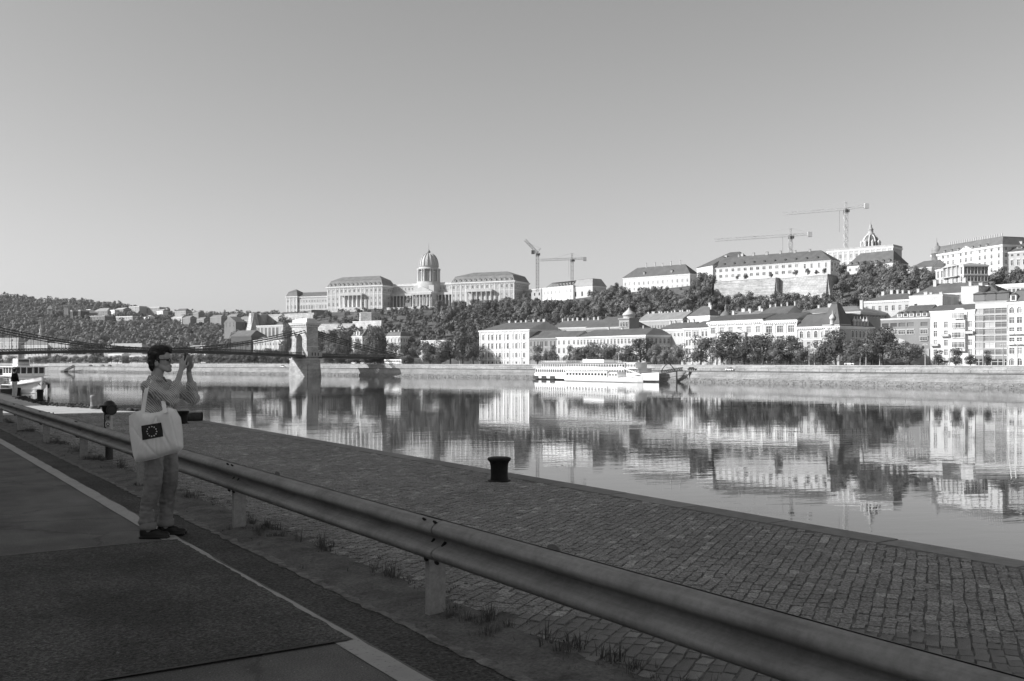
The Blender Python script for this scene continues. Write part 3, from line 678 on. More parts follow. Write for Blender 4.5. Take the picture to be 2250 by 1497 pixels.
for i in range(6): link('column', cm, pr, Mm @ Matrix.Translation((1.2+(Lm-2.4)*i/5, -1.4, Hm*.3)))
MB().box(-.6, Lm+.6, -2.6, -.003, 0, Hm*.3).build('podium', wallmat(PW), pr, Mm)
MB().box(-.6, Lm+.6, -2.6, -1.05, Hm*.85, Hm-.7).build('entablature', wallmat(PW*1.1), pr, Mm)
q = pal(942, 20); s = q.y/FPX; Mq = frame(q.x, q.y, 0, PD.x, PD.y); zz = lambda py: Z_(py, q.y)
MB().lathe([(30*s, zz(640)), (30*s, zz(625)), (27*s, zz(624)), (27*s, zz(620))], 8).build('drum_base', wallmat(PW), pr, Mq)
MB().lathe([(19.5*s, zz(622)), (19.5*s, zz(594)), (26*s, zz(593.5)), (26*s, zz(591.5)), (21.5*s, zz(591)), (21.5*s, zz(586.5)), (22.5*s, zz(586.3)), (22.5*s, zz(585.6))], 32).build('drum', wallmat(PW), pr, Mq)
cm = MB().lathe([(1.3*s*1.3, zz(620)), (1.6*s, zz(619)), (1.45*s, zz(596)), (2.2*s, zz(594)), (2.2*s, zz(593))], 8).mesh('column', wallmat(PW*1.15))
for k in range(16):
    a = 2*math.pi*(k+.5)/16 + (.09 if k % 2 else -.09); link('column', cm, pr, Mq @ Matrix.Translation((24*s*math.cos(a), 24*s*math.sin(a), 0)))
for k in range(8):
    a = 2*math.pi*k/8 + .39; MM = Mq @ Matrix.Rotation(a-R(90)+R(180), 4, 'Z')
    link('window', win_mesh(2.6, 7.0, 'h', PT, .3), pr, Mq @ Matrix.Translation((19.8*s*math.cos(a), 19.8*s*math.sin(a), zz(607))) @ Matrix.Rotation(a+R(90), 4, 'Z'))
prof = [(20.8*s*math.cos(t)**.82, zz(585.4)+(zz(557)-zz(585.4))*math.sin(t)) for t in [i*R(84)/12 for i in range(13)]]
dome = MB().lathe(prof, 48).build('dome', plain(.47, .55, .2, .25, stretch=(1,1,.2), tagname='copper'), pr, Mq)
for k in range(16):
    a = 2*math.pi*k/16; pth = [((r_+.25)*math.cos(a), (r_+.25)*math.sin(a), z) for r_, z in prof]
    MB().tube(pth, .35, 5).build('rib', plain(.42, .6, .15, tagname='copper'), dome, Mq)
MB().lathe([(3.0*s, zz(558)), (2.4*s, zz(556)), (4.2*s, zz(554.5)), (4.4*s, zz(553.5)), (2.4*s, zz(552)), (1.6*s, zz(549.5)), (.4*s, zz(548)), (.25*s, zz(536))], 12).build('lantern', plain(.25, .6, .1, tagname='copper'), pr, Mq)

# buildings north of the palace
def on(px, Y): return Vector((X_(px, Y), Y))
A, B = on(1150, 945), on(1190, 918)
bld('shell_building', 'low unfinished stone shell with empty dark windows beside the luffing crane', A, B, 52, Z_(634, 918), D=14, wall=.5, cols=4, rows=[(.3,3.6,2.2,'s'), (.72,2.6,2.2,'s')], roof=dict(kind='flat', h=.4, over=.1, val=.4), glass=.04, cornice=.4)
A, B = on(1192, 892), on(1259, 858)
r_, M_, L_ = bld('wrapped_building', 'building under construction wrapped in white sheeting with bare roof trusses', A, B, 54, Z_(631, 875), D=18, wall=.8, cols=8, rows=[(.3,3.2,2.0,'p'), (.68,3.2,2.0,'p')], roof=dict(kind='flat', h=.4, over=.2, val=.5), glass=.55, trim=.75, cornice=.3, wmat=plain(.82, .8, .12, .2, tagname='sheeting'))
zt = Z_(631, 875)-54+.4
for i in range(9):
    x = 5+i*(L_-8)/8; mb = MB().bar((x, .5, zt), (x+2.5, 6, zt+4.4), .5, .4); mb.bar((x+2.5, 6, zt+4.4), (x+2.5, 12, zt+4.4), .4); mb.bar((x+2.5, 12, zt+4.4), (x+2.5, 17.5, zt), .4); mb.bar((x+2.5, 6, zt), (x+2.5, 6, zt+4.4), .35); mb.build('truss', plain(.10, .8, .2, tagname='timber'), r_, M_)
A, B = on(1257, 862), on(1302, 842)
r2, M2, L2 = bld('wrapped_building', 'pale half built wing with a bulging dark roof frame next to the wrapped building', A, B, 54, Z_(630, 850), D=16, wall=.72, cols=3, rows=[(.5,4,2.2,'s')], roof=dict(kind='mansard', h=6.5, h2=.8, ins=3.4, val=.3), glass=.05, cornice=.3)
A, B = on(1369, 818), on(1516, 775); Dw = Dto(A, B, 1531)
bld('long_white_house', 'long white house with dark hipped roof and thin chimneys left of the barracks', A, B, 57, Z_(606.5, 797), D=max(12, Dw), wall=.84, cols=14, rows=[(.62,2.4,1.3,'p'), (.3,2.2,1.3,'p')], roof=dict(kind='hip', h=8.2, over=.7, inL=10, inR=8), chim=spaced(5, .3, .8, .5, (.7,.7,3.0)), dorm=[(.32,2.0),(.73,2.0)], glass=.35, trim=.8, side=3)
A, B = on(1531, 738), on(1566, 716)
br = empty('white_barracks', frame(A.x, A.y, 58, *(B-A)), 'very long white two storey barracks with a continuous dark roof above the stone rampart', 'building')
bld('pavilion', None, A, B, 58, Z_(586.5, 727), D=26, wall=.84, cols=[.45], rows=[(.3,5.0,2.2,'s')], roof=dict(kind='hip', h=7.2, over=.8, inL=7, inR=5), root=br, cornice=.4, glass=.1)
A, B = on(1566, 718), on(1825, 660); Dw = Dto(A, B, 1845)
cols = [.02+.0545*i for i in range(14)] + [.795, .85, .91, .965]
bld('long_range', None, A, B, 58, Z_(580.5, 690), D=Dw, wall=.86, cols=cols, rows=[(.44,1.9,2.3,'p',list(range(14))), (.79,1.9,2.3,'p',list(range(14))), (.72,3.0,1.4,'p',[14,15,16,17])], side=3,
    roof=dict(kind='hip', h=7.6, over=.8, inL=0, inR=10), dorm=[(.1+.088*i, 1.8, (1.1,.8,1.4,.12,.1)) for i in range(10)], chim=[(.2+.12*i,.5,(2.0,1,1.6,.35)) for i in range(6)], root=br, cornice=.4, glass=.16, trim=.7, foot=8)
A, B = on(1568, 760), on(1629, 745)
bld('rear_roof', 'tall dark hipped roof standing behind the left end of the white barracks', A, B, 58, Z_(570, 752), D=18, wall=.7, cols=4, rows=[(.9,1.2,1.0,'s')], roof=dict(kind='hip', h=6.2, inL=9, inR=6, val=.1), chim=[(.4,.15,(2.4,1.2,1.4)),(.92,.2,(2.4,1.2,1.6))])
A, B = on(1818, 690), on(1962, 660)
bld('pale_range', 'pale flat topped facade seen behind the white barracks at the foot of the tall crane', A, B, 57, Z_(551, 684), D=16, wall=.72, cols=12, rows=[(.4,3.2,1.6,'p'), (.8,2.4,1.4,'p')], roof=dict(kind='flat', h=1.5, over=.3, val=.4), pil=12, cornice=.6, glass=.3, courses=(.65,))
A, B = on(1861, 640), on(1962, 615)
bld('steep_roof_house', 'white house under one steep plain dark roof with a row of small dormers', A, B, 57, Z_(583, 632), D=17, wall=.84, cols=7, rows=[(.6,1.6,1.4,'p')], roof=dict(kind='hip', h=8.6, over=.6, inL=4.5, inR=4.5, val=.13), dorm=[(.08+.14*i, .9, (1.3,1.1,2,.3,.1)) for i in range(7)], cornice=.3, side=3)
# the ornate dome
q = on(1913, 680); s = q.y/FPX; zz = lambda py: Z_(py, q.y)
dr = empty('ornate_dome', frame(q.x, q.y, 58, 1, -.6), 'ornate ribbed dome with a slender lantern behind the steep dark roof', 'dome')
Mq = frame(q.x, q.y, 0, 1, -.6)
MB().lathe([(24*s, zz(575)), (24*s, zz(547)), (25.5*s, zz(546)), (25.5*s, zz(544.5)), (22*s, zz(544))], 8).build('drum', wallmat(.66), dr, Mq)
prof = [(18.2*s*math.cos(t)**.8, zz(544)+(zz(516)-zz(544))*math.sin(t)) for t in [i*R(80)/10 for i in range(11)]]
MB().lathe(prof, 8, sm=False).build('cupola', plain(.16, .5, .2, tagname='slate'), dr, Mq)
for k in range(8):
    a = 2*math.pi*k/8; MB().tube([((r_+.1)*math.cos(a), (r_+.1)*math.sin(a), z) for r_, z in prof], .42, 6).build('rib', plain(.62, .7, .1, tagname='trim'), dr, Mq)
    a += math.pi/8; MB().lathe([(2.2*s,zz(543)),(2.4*s,zz(534)),(3*s,zz(533)),(1.2*s,zz(530)),(.2*s,zz(528))], 8, (19.5*s*math.cos(a), 19.5*s*math.sin(a), 0)).build('turret', plain(.6, .7, .1, tagname='trim'), dr, Mq)
MB().lathe([(8*s,zz(518)),(9*s,zz(514)),(6*s,zz(513)),(5.4*s,zz(506)),(6.6*s,zz(505)),(4.2*s,zz(502)),(2.6*s,zz(498)),(2.9*s,zz(496)),(1.2*s,zz(493)),(.7*s,zz(490)),(.3*s,zz(483))], 10).build('lantern', plain(.4, .7, .2, tagname='trim'), dr, Mq)
# big white building top right
A, B = on(2048, 600), on(2203, 545)
rb, Mb, Lb = bld('grand_building', 'big white five storey hilltop building with a domed corner turret', A, B, 47, Z_(549, 570), D=18, wall=.85, cols=[.05,.17,.245,.32,.43,.505,.58,.695,.77,.855,.95], rows=[(.1+.2*i, 2.2, 1.45, 'p') for i in range(5)], side=4,
    roof=dict(kind='mansard', h=4.8, h2=.6, ins=2.6, val=.15), dorm=[(.2+.1*i, .5, (1.1,1.0,1.6,.5,.15)) for i in range(7)], cornice=.7, courses=(.79,.4), dents=True, glass=.13, trim=.8)
zt = Z_(549, 570)-47
MB().lathe([(2.9,zt*.3),(2.9,zt+.6),(3.3,zt+.8),(3.3,zt+1.1),(2.8,zt+1.2),(3.2,zt+2.4),(2.9,zt+4.0),(1.9,zt+5.2),(.9,zt+5.8),(1.0,zt+6.6),(.5,zt+7.3),(.2,zt+8),(.06,zt+10.5)], 16, (2.4, 1.4, 0)).build('corner_turret', plain(.27, .6, .15, tagname='copper'), rb, Mb)
for i in range(24): MB().box(Lb*.2+i*Lb*.76/24, Lb*.2+i*Lb*.76/24+.35, 3.0, 3.35, zt+5.2, zt+6.9).build('baluster', plain(.55, .8, .1, tagname='trim'), rb, Mb)
MB().prism([(Lb*.42, zt), (Lb*.6, zt), (Lb*.51, zt+2.4)], 'y', -.6, .8).build('gable', wallmat(.85), rb, Mb)
A, B = on(2204, 548), on(2300, 530)
bld('side_building', 'pale grey hilltop building at the right edge beside the big white one', A, B, 46, Z_(554, 545), D=16, wall=.6, cols=7, rows=[(.3,2.6,1.5,'p'), (.62,2.8,1.5,'h'), (.88,1.1,1.3,'s')], roof=dict(kind='hip', h=5.0, inL=0, inR=0), chim=[(.1,.5),(.5,.5),(.3,.5)], dorm=[(.35,1.6,(3.0,1.0,2,.3,.1))], glass=.14)
A, B = on(2057, 520), on(2118, 492); Dv = Dto(A, B, 2171)
rv, Mv, Lv = bld('villa', 'columned villa with a pedimented balcony front below the big white building', A, B, 40, Z_(588, 506), D=Dv, wall=.62, cols=[.08,.22,.44,.6,.76,.92], rows=[(.3,2.4,1.3,'p'), (.72,3.4,1.5,'h')], side=7, roof=dict(kind='hip', h=1.6, inL=6, inR=6, val=.3), cornice=.5, courses=(.5,), pil=6, glass=.1, foot=12)
zt = Z_(588, 506)-40
MB().prism([(Lv*.3, zt), (Lv*.86, zt), (Lv*.58, zt+1.8)], 'y', -1.5, .5).build('pediment', wallmat(.66), rv, Mv)
for fx in (.34,.5,.66,.82): MB().lathe([(.35,zt*.5),(.35,zt*.92),(.5,zt*.98),(.5,zt)], 8, (fx*Lv, -1.0, 0)).build('column', wallmat(.68), rv, Mv)
MB().box(Lv*.3, Lv*.86, -1.5, -.2, zt*.46, zt*.5).build('balcony', wallmat(.66), rv, Mv)
A, B = on(1994, 600), on(2047, 585)
bld('dark_roof_house', 'house with a plain dark roof left of the domed corner turret', A, B, 47, Z_(589, 592), D=14, wall=.6, cols=4, rows=[(.7,1.4,1.0,'p')], roof=dict(kind='hip', h=4.6, inL=6, inR=0, val=.12))
# walls and terraces
rampart('stone_rampart', 'high battered stone rampart rising from trees below the white barracks', [on(1570, 686), on(1704, 655), on(1712, 659), on(1818, 629), on(1841, 641)], 40, 57.0, 3, .14, .52)
rampart('stone_rampart', 'broad pale rampart wall below the left wing of the palace', [on(574, 985), on(588, 1000), on(690, 962)], 34, Z_(690, 975), 3, .1, .55)
rampart('bastion', 'pointed bastion corner at the left end of the castle walls', [on(548, 985), on(558, 975), on(586, 1015)], 26, Z_(690, 985), 3, .2, .55)
rampart('terrace_wall', 'dark sided terrace wall standing under the left palace block', [on(684, 975), on(720, 985)], 40, Z_(682, 978), 8, .02, .3)
rampart('terrace_wall', 'long pale terrace wall under the left palace block with a dark buttress', [on(720, 992), on(800, 968)], 44, Z_(683, 985), 3, .05, .6)
rampart('small_bastion', 'small square pale bastion among shrubs below the palace', [on(790, 918), on(816, 905), on(824, 920)], 34, Z_(688, 912), 10, .04, .66)
rampart('terrace_wall', 'white terrace wall in front of the colonnaded palace centre', [on(850, 962), on(968, 938)], 48, Z_(676, 950), 3, .05, .68)
rampart('ramp_wall', 'white sloping ramp wall on the hillside right of the bridge tower', [on(697, 880), on(775, 865)], 26, Z_(713, 872), 2, .1, .66)
rampart('ramp_wall', 'short white ramp wall beneath the small bastion', [on(775, 868), on(838, 846)], 30, Z_(707, 860), 2, .1, .66)
rampart('garden_wall', 'low pale garden wall with steps on the slope behind the villa by the bridge', [on(925, 745), on(1000, 722)], 10, Z_(749, 735), 1.2, .05, .66)
# arcade and houses below the south ramparts
A, B = on(564, 905), on(622, 880)
ra, Ma, La = bld('arcade', 'row of tall blind arches in a pale retaining wall under the south ramparts', A, B, 20, Z_(715, 893), D=6, wall=.6, cols=7, rows=[(.55,9.0,3.6,'s')], cornice=.5, glass=.25)
A, B = on(557, 860), on(640, 828)
bld('riverside_block', 'pale many windowed block half hidden behind the left bridge chain', A, B, UPPER_Z, Z_(748, 845), D=14, wall=.68, cols=14, rows=[(.3,2.4,1.4,'p'), (.58,2.4,1.4,'p'), (.84,2.2,1.4,'p')], roof=dict(kind='hip', h=3.2, inL=4, inR=4, val=.3), glass=.13)
A, B = on(508, 890), on(552, 872)
bld('stepped_house', 'grey sided building with a pitched stair roof at the foot of the bastion', A, B, UPPER_Z, Z_(738, 880), D=16, wall=.13, cols=3, rows=[(.7,5,3.2,'s')], roof=dict(kind='hip', h=5.0, inL=0, inR=3, val=.14), glass=.05)
A, B = on(773, 800), on(796, 790); 
bld('white_house', 'white house with a gabled dormer between trees right of the bridge tower', A, B, UPPER_Z, Z_(739, 795), D=12, wall=.82, cols=4, rows=[(.86,2.0,1.3,'p'), (.6,2.0,1.3,'p')], side=3, roof=dict(kind='hip', h=6.0, inL=2, inR=2, val=.16), dorm=[(.6,.6,(4.6,3.2,5,.82,.16)), (.15,1.6)], glass=.12)
A, B = on(849, 760), on(880, 747)
bld('villa', 'pale villa with a rounded bay and shaded right flank near the stone lions', A, B, UPPER_Z, Z_(739, 752), D=Dto(A, B, 896), wall=.72, cols=4, rows=[(.85,2.6,1.2,'h'), (.6,2.6,1.2,'p'), (.35,2.6,1.2,'p')], side=3, roof=dict(kind='mansard', h=3.0, h2=.6, ins=1.6, val=.14), chim=[(.1,.5),(.35,.5),(.6,.5)], dents=True, glass=.1)

# mounted statue on the palace terrace
q = on(897, 955); sM = Matrix.Translation((q.x, q.y, Z_(676, 955))); es = empty('equestrian_statue', sM, 'small equestrian statue on a pedestal in front of the palace colonnade', 'statue')
MB().frustum((-3.4,3.4,-2.4,2.4), (-2.6,2.6,-1.7,1.7), -3, 4.5).build('pedestal', wallmat(.55), es)
mb = MB().tube([(-2.2,0,6.6), (-1.2,0,7.0), (.6,0,7.0), (1.4,0,7.4)], [.6,.85,.85,.7], 8); mb.tube([(1.2,0,7.4), (2.0,0,8.8), (2.9,0,8.6)], [.6,.4,.25], 8)
for x in (-1.8, 1.3):
    for y in (-.4, .4): mb.tube([(x,y,6.6), (x+.15,y,5.5), (x,y,4.5)], [.3,.2,.18], 6)
mb.tube([(-2.3,0,6.8), (-3.0,0,6.0)], [.2,.1], 6); mb.build('horse', plain(.2, .6, .2, .6, tagname='bronze'), es)
mb = MB().tube([(0,0,7.4), (.05,0,8.9), (.1,0,9.5)], [.5,.55,.25], 8); mb.lathe([(.05,-.4),(.35,-.2),(.38,.1),(.1,.4)], 8, (.15,0,10.0)); mb.tube([(.1,.4,8.9), (.9,.6,8.4), (1.5,.3,8.7)], [.2,.16,.12], 6); mb.tube([(.1,-.4,8.9), (.9,-.7,9.6), (1.4,-.8,10.6)], [.2,.16,.12], 6)
mb.build('rider', plain(.2, .6, .2, .6, tagname='bronze'), es)
# ------------------------------------------------------------------ chain bridge
BT = Vector((-130., 625.)); BB = Vector((-.66, -.75)).normalized()
MBR = frame(BT.x, BT.y, 0, BB.x, BB.y)               # x runs along the bridge towards the near bank, +y faces upstream, to the camera
def deck_z(k): return 6.75 - 2.4*((k-101)/101)**2 if k > 0 else 4.35 + k*.0139
br_ = empty('chain_bridge', MBR, 'dark iron chain bridge on a pale stone tower crossing the river at left', 'bridge')
iron = plain(.035, .6, .25, .6, .4, tagname='iron'); iron2 = plain(.05, .6, .2, .6, .4, tagname='iron')
tst = stonemat(.6, 1.8, .8, 'tower'); tpl = plain(.64, .9, .12, .25, tagname='tower_trim')
# tower
hx, hy = 4.35, 7.5; ow = 3.1; zs = 15.6; zc = 23.6
mb = MB()
for sgn in (-1, 1):
    y0, y1 = (ow, hy) if sgn > 0 else (-hy, -ow)
    mb.frustum((-hx-.35, hx+.35, y0-(.0 if sgn > 0 else .4), y1+(.4 if sgn > 0 else 0)), (-hx, hx, y0, y1), 3.4, zs)
n = 10; arc = [(ow*math.cos(math.pi*k/n), zs+ow*1.12*math.sin(math.pi*k/n)) for k in range(n+1)]
for x in (-hx, hx):
    for k in range(n):
        (ya, za), (yb, zb) = arc[k], arc[k+1]; f = [(x,ya,za), (x,ya,zc), (x,yb,zc), (x,yb,zb)]; mb.face(f if x > 0 else f[::-1])
    for s in (-1, 1): f = [(x,s*hy,zs), (x,s*ow,zs), (x,s*ow,zc), (x,s*hy,zc)]; mb.face(f)
for k in range(n): (ya, za), (yb, zb) = arc[k], arc[k+1]; mb.face([(-hx,ya,za), (hx,ya,za), (hx,yb,zb), (-hx,yb,zb)])
for s in (-1, 1): mb.face([(-hx,s*hy,zs), (hx,s*hy,zs), (hx,s*hy,zc), (-hx,s*hy,zc)])
mb.build('tower', tst, br_)
mb = MB(); mb.box(-hx-.5, hx+.5, -hy-.5, hy+.5, zc, zc+.7); mb.box(-hx-1.3, hx+1.3, -hy-1.3, hy+1.3, zc+1.4, zc+2.2); mb.box(-hx-1.6, hx+1.6, -hy-1.6, hy+1.6, zc+2.203, zc+2.7); mb.box(-hx-.3, hx+.3, -hy-.3, hy+.3, zc+.702, zc+1.398)
mb.build('cornice', tpl, br_)
dm = MB().box(-.28, .28, -.28, .28, 0, .68).mesh('dentil', tpl)
for i in range(10):
    for s in (-1, 1): link('dentil', dm, br_, MBR @ Matrix.Translation((s*(hx+.85), -hy-.2+i*(2*hy+.4)/9, zc+.71)))
for i in range(6): link('dentil', dm, br_, MBR @ Matrix.Translation((-hx-.1+i*(2*hx+.2)/5, hy+.85, zc+.71)))
mb = MB(); mb.box(-hx+.2, hx-.2, -hy+.2, hy-.2, zc+2.703, zc+4.6); mb.box(-hx+1.2, hx-1.2, -hy+1.2, hy-1.2, zc+4.603, zc+5.3); mb.build('attic', tpl, br_)
MB().box(-hx-.5, hx+.5, hy-.1, hy+.55, 11.2, 11.7).build('string_course', tpl, br_)
mb = MB().box(-hx-1.2, hx+1.2, hy+.42, hy+2.6, 4.9, 8.2); mb.build('pedestal', plain(.42, .9, .12, .3, tagname='tower_trim'), br_)
for i in range(3): MB().box(-2.6+i*2.3-.45, -2.6+i*2.3+.45, hy+2.59, hy+2.62, 5.6, 7.6).build('niche', plain(.08, .9, tagname='dark_niche'), br_)
# pier: masonry block with a rounded cutwater at each end
pst = stonemat(.5, 2.2, .9, 'pier')
MB().frustum((-5.4, 5.4, -9.4, 9.4), (-4.9, 4.9, -8.9, 8.9), WATER_Z-1, 3.9).build('pier', pst, br_)
MB().box(-5.3, 5.3, -9.3, 9.3, 3.2, 3.9-.004).build('pier_band', tpl, br_)
for sgn in (-1, 1):
    MB().lathe([(5.25, WATER_Z-1), (5.1, WATER_Z+1), (4.7, -2.2), (4.55, -.9), (4.1, .1), (3.0, .75), (1.4, 1.05), (.05, 1.1)], 28, (0, sgn*8.2, 0), cap=False).build('cutwater', pst, br_)
# deck
ks = [-92+i*6 for i in range(16)] + [i*7. for i in range(0, 46)]
mb = MB()
for a, b in zip(ks, ks[1:]):
    za, zb = deck_z(a), deck_z(b)
    v = [(a,-7.2,za), (b,-7.2,zb), (b,7.2,zb), (a,7.2,za), (a,-7.2,za+1.35), (b,-7.2,zb+1.35), (b,7.2,zb+1.35), (a,7.2,za+1.35)]
    mb.idx(v, [(0,3,2,1), (4,5,6,7), (0,1,5,4), (2,3,7,6)])
mb.build('deck', iron, br_)
for sgn in (-1, 1):
    mb = MB(); y = sgn*7.25
    for a, b in zip(ks, ks[1:]):
        za, zb = deck_z(a)+1.352, deck_z(b)+1.352
        mb.bar((a,y,za+1.35), (b,y,zb+1.35), .22, .3); mb.bar((a,y,za+.12), (b,y,zb+.12), .2, .2)
        m_ = 4
        for i in range(m_):
            u0, u1 = a+(b-a)*i/m_, a+(b-a)*(i+1)/m_; z0, z1 = deck_z(u0)+1.4, deck_z(u1)+1.4
            mb.bar((u0,y,z0), (u1,y,z1+1.2), .16); mb.bar((u0,y,z0+1.2), (u1,y,z1), .16); mb.bar((u0,y,z0), (u0,y,z0+1.25), .16)
    mb.build('railing', iron2, br_)
for k in range(-80, 260, 26):
    if abs(k) < 7: continue
    z = deck_z(k)+1.4
    mb = MB().tube([(0,0,0), (0,0,5.2)], [.14,.08], 6); mb.lathe([(.1,5.2),(.32,5.5),(.32,5.9),(.06,6.2)], 8); mb.build('lamp_post', iron, br_, MBR @ Matrix.Translation((k, 6.9, z)))
# chains: two per side, hangers down to the deck
def chain_z(k):
    if k >= 0: return deck_z(101)+2.6 + (22.4-(deck_z(101)+2.6))*((k-101)/101)**2
    s = -k/88.; return 22.4 + (deck_z(-88)+1.5-22.4)*s - 3.4*s*(1-s)*1.2
hm = MB().box(-.07, .07, -.07, .07, 0, 1).mesh('hanger', iron)
for sgn in (-1, 1):
    y = sgn*5.6
    for lay in (0, 1):
        mb = MB(); st = 3.5
        kk = [-88+i*st for i in range(int(88/st)+1)] + [0] + [i*st for i in range(1, 76)]
        for a, b in zip(kk, kk[1:]):
            if b <= a: continue
            za, zb = chain_z(a)-lay*1.25, chain_z(b)-lay*1.25
            for dy in (-.22, .22): mb.bar((a,y+dy,za), (b,y+dy,zb), .16, .42)
            mb.box(a-.24, a+.24, y-.4, y+.4, za-.36, za+.36)
        mb.build('chain', iron, br_)
    for i in range(-22, 66):
        k = i*3.5+1.2; z0 = deck_z(k)+1.35; h = chain_z(k)-z0
        if h > .5 and abs(k) > 5: link('hanger', hm, br_, MBR @ Matrix.Translation((k, y, z0)) @ Matrix.Diagonal((1, 1, h, 1)))
# abutment on the far bank
mb = MB().frustum((-98, -66, -9, 9), (-97, -72, -8.4, 8.4), WATER_Z-1, LOWER_Z-1.2); mb.box(-110, -86, -8, 8, LOWER_Z, 4.6); mb.build('abutment', stonemat(.66, 2.2, .8, 'pier'), br_)
MB().box(-150, -92, -7.4, 7.4, .2, 4.5).build('approach', stonemat(.4, 2.0, .7, 'pier'), br_)
for i, (k, y, lb) in enumerate(((-88, -8.4, 'stone lion lying on a pedestal at the far side of the bridge end'), (-94, 9.4, 'stone lion lying on a pedestal at the near side of the bridge end'))):
    Ml = MBR @ Matrix.Translation((k, y, 3.0)); ln = empty('lion_statue', Ml, lb, 'statue')
    mb = MB().box(-3.0, 3.0, -1.6, 1.6, -2.4, 2.6); mb.box(-3.3, 3.3, -1.9, 1.9, 2.603, 3.1); mb.build('pedestal', tpl, ln)
    mb = MB().tube([(-2.4,0,3.9), (-1.8,0,4.35), (-.6,0,4.3), (.6,0,4.6), (1.3,0,5.2), (1.7,0,5.9)], [.5,.95,.85,.95,1.0,.7], 10)
    mb.lathe([(.2,-.75),(.75,-.5),(.9,0),(.7,.5),(.2,.75)], 10, (2.1,0,6.1)); mb.tube([(2.5,0,6.0), (3.05,0,5.8)], [.5,.3], 8)
    for s in (-1, 1): mb.tube([(1.0,s*.6,4.4), (1.6,s*.65,3.4), (2.9,s*.6,3.3)], [.42,.36,.3], 8); mb.tube([(-1.9,s*.7,4.0), (-.9,s*.95,3.7), (-.3,s*.9,3.3)], [.7,.55,.3], 8)
    mb.tube([(-2.5,0,4.0), (-3.0,.6,3.4), (-2.4,1.0,3.3)], [.2,.15,.12], 6); mb.build('lion', plain(.6, .9, .15, .8, tagname='stone'), ln)

# ------------------------------------------------------------------ tower cranes
def lattice(mb, a, b, w, bay, r=.12):
    """square lattice boom from a to b"""
    a = Vector(a); b = Vector(b); t = (b-a); L = t.length; t.normalize(); ref = Vector((0,0,1)) if abs(t.z) < .9 else Vector((1,0,0))
    p = t.cross(ref).normalized()*w/2; q = p.cross(t).normalized()*w/2; cs = [p+q, -p+q, -p-q, p-q]
    for c in cs: mb.bar(a+c, b+c, r*2)
    n = max(1, int(L/bay))
    for i in range(n):
        u, v = a+t*L*i/n, a+t*L*(i+1)/n
        for j in range(4):
            c, d = cs[j], cs[(j+1) % 4]; mb.bar(u+c, v+d, r*1.3) if i % 2 else mb.bar(u+d, v+c, r*1.3); mb.bar(u+c, u+d, r*1.2)
def crane(label, px, Y, py_top, py_base, jib_px, jib_py, tail_px, tail_py, val, Yj=None, w=2.2, luff=False):
    x = X_(px, Y); zb, zt = Z_(py_base, Y), Z_(py_top, Y); M = Matrix.Translation((x, Y, zb)); s = Y/FPX
    r_ = empty('tower_crane', M, label, 'crane'); st = plain(val, .6, .1, .5, tagname='crane'); H = zt-zb
    mb = MB(); lattice(mb, (0,0,0), (0,0,H), w, 3.0, .17); mb.build('mast', st, r_)
    J = Vector(((jib_px-px)*s, -.25*(jib_px-px)*s, (py_top-jib_py)*s)); T = Vector(((tail_px-px)*s, -.25*(tail_px-px)*s, (py_top-tail_py)*s))
    o = Vector((0, 0, H))
    mb = MB(); lattice(mb, o, o+J, 1.7 if not luff else 1.9, 3.0, .13 if not luff else .17); mb.build('jib', st, r_)
    mb = MB(); lattice(mb, o, o+T, 1.5, 2.6, .13); mb.build('counter_jib', st, r_)
    mb = MB(); e = o+T; mb.box(e.x-1.8, e.x+1.2, e.y-1, e.y+1, e.z-2.2, e.z+1.2); mb.build('counterweight', plain(val*1.1 if not luff else .1, .8, .1, tagname='concrete'), r_)
    mb = MB(); mb.lathe([(1.7,-1.2),(1.7,.6)], 12, (0,0,H-1.2)); mb.build('slewing_ring', plain(.1, .6, tagname='iron'), r_)
    MB().box(.9, 2.4, -.8, .8, H-2.4, H-.2).build('cab', plain(.2, .4, tagname='cab'), r_)
    if not luff:
        mb = MB(); ap = o+Vector((0,0,5.0)); lattice(mb, o, ap, 1.2, 2.0, .12); mb.build('tower_peak', st, r_)
        mb = MB(); mb.bar(ap, o+J*.6+Vector((0,0,.9)), .16); mb.bar(ap, o+T*.9+Vector((0,0,.9)), .16); mb.build('tie_bar', st, r_)
        h = o+J*.1; MB().bar(h-Vector((0,0,1)), h-Vector((0,0,16)), .14).build('hoist_rope', plain(.2, .6, tagname='rope'), r_)
    else:
        mb = MB(); ap = o+Vector((3,0,4)); mb.bar(o, ap, .3); mb.bar(ap, o+J*.75, .14); mb.bar(o+T*.8, ap, .14); mb.build('a_frame', st, r_)
crane('grey luffing crane with its raised boom pointing up left beside the palace', 1181, 905, 556, 640, 1154, 527, 1172, 553, .22, w=2.6, luff=True)
crane('thin pale crane right of the luffing crane above the wrapped building', 1257, 885, 569, 628, 1186, 570, 1285, 569, .38, w=2.2)
crane('lower pale crane with a long white jib above the barracks roof', 1737, 705, 517, 565, 1577, 523, 1777, 515, .55, w=2.4)
crane('tallest pale crane rising left of the ornate dome', 1858.5, 700, 459, 556, 1729, 465, 1901, 453, .6, w=2.4)

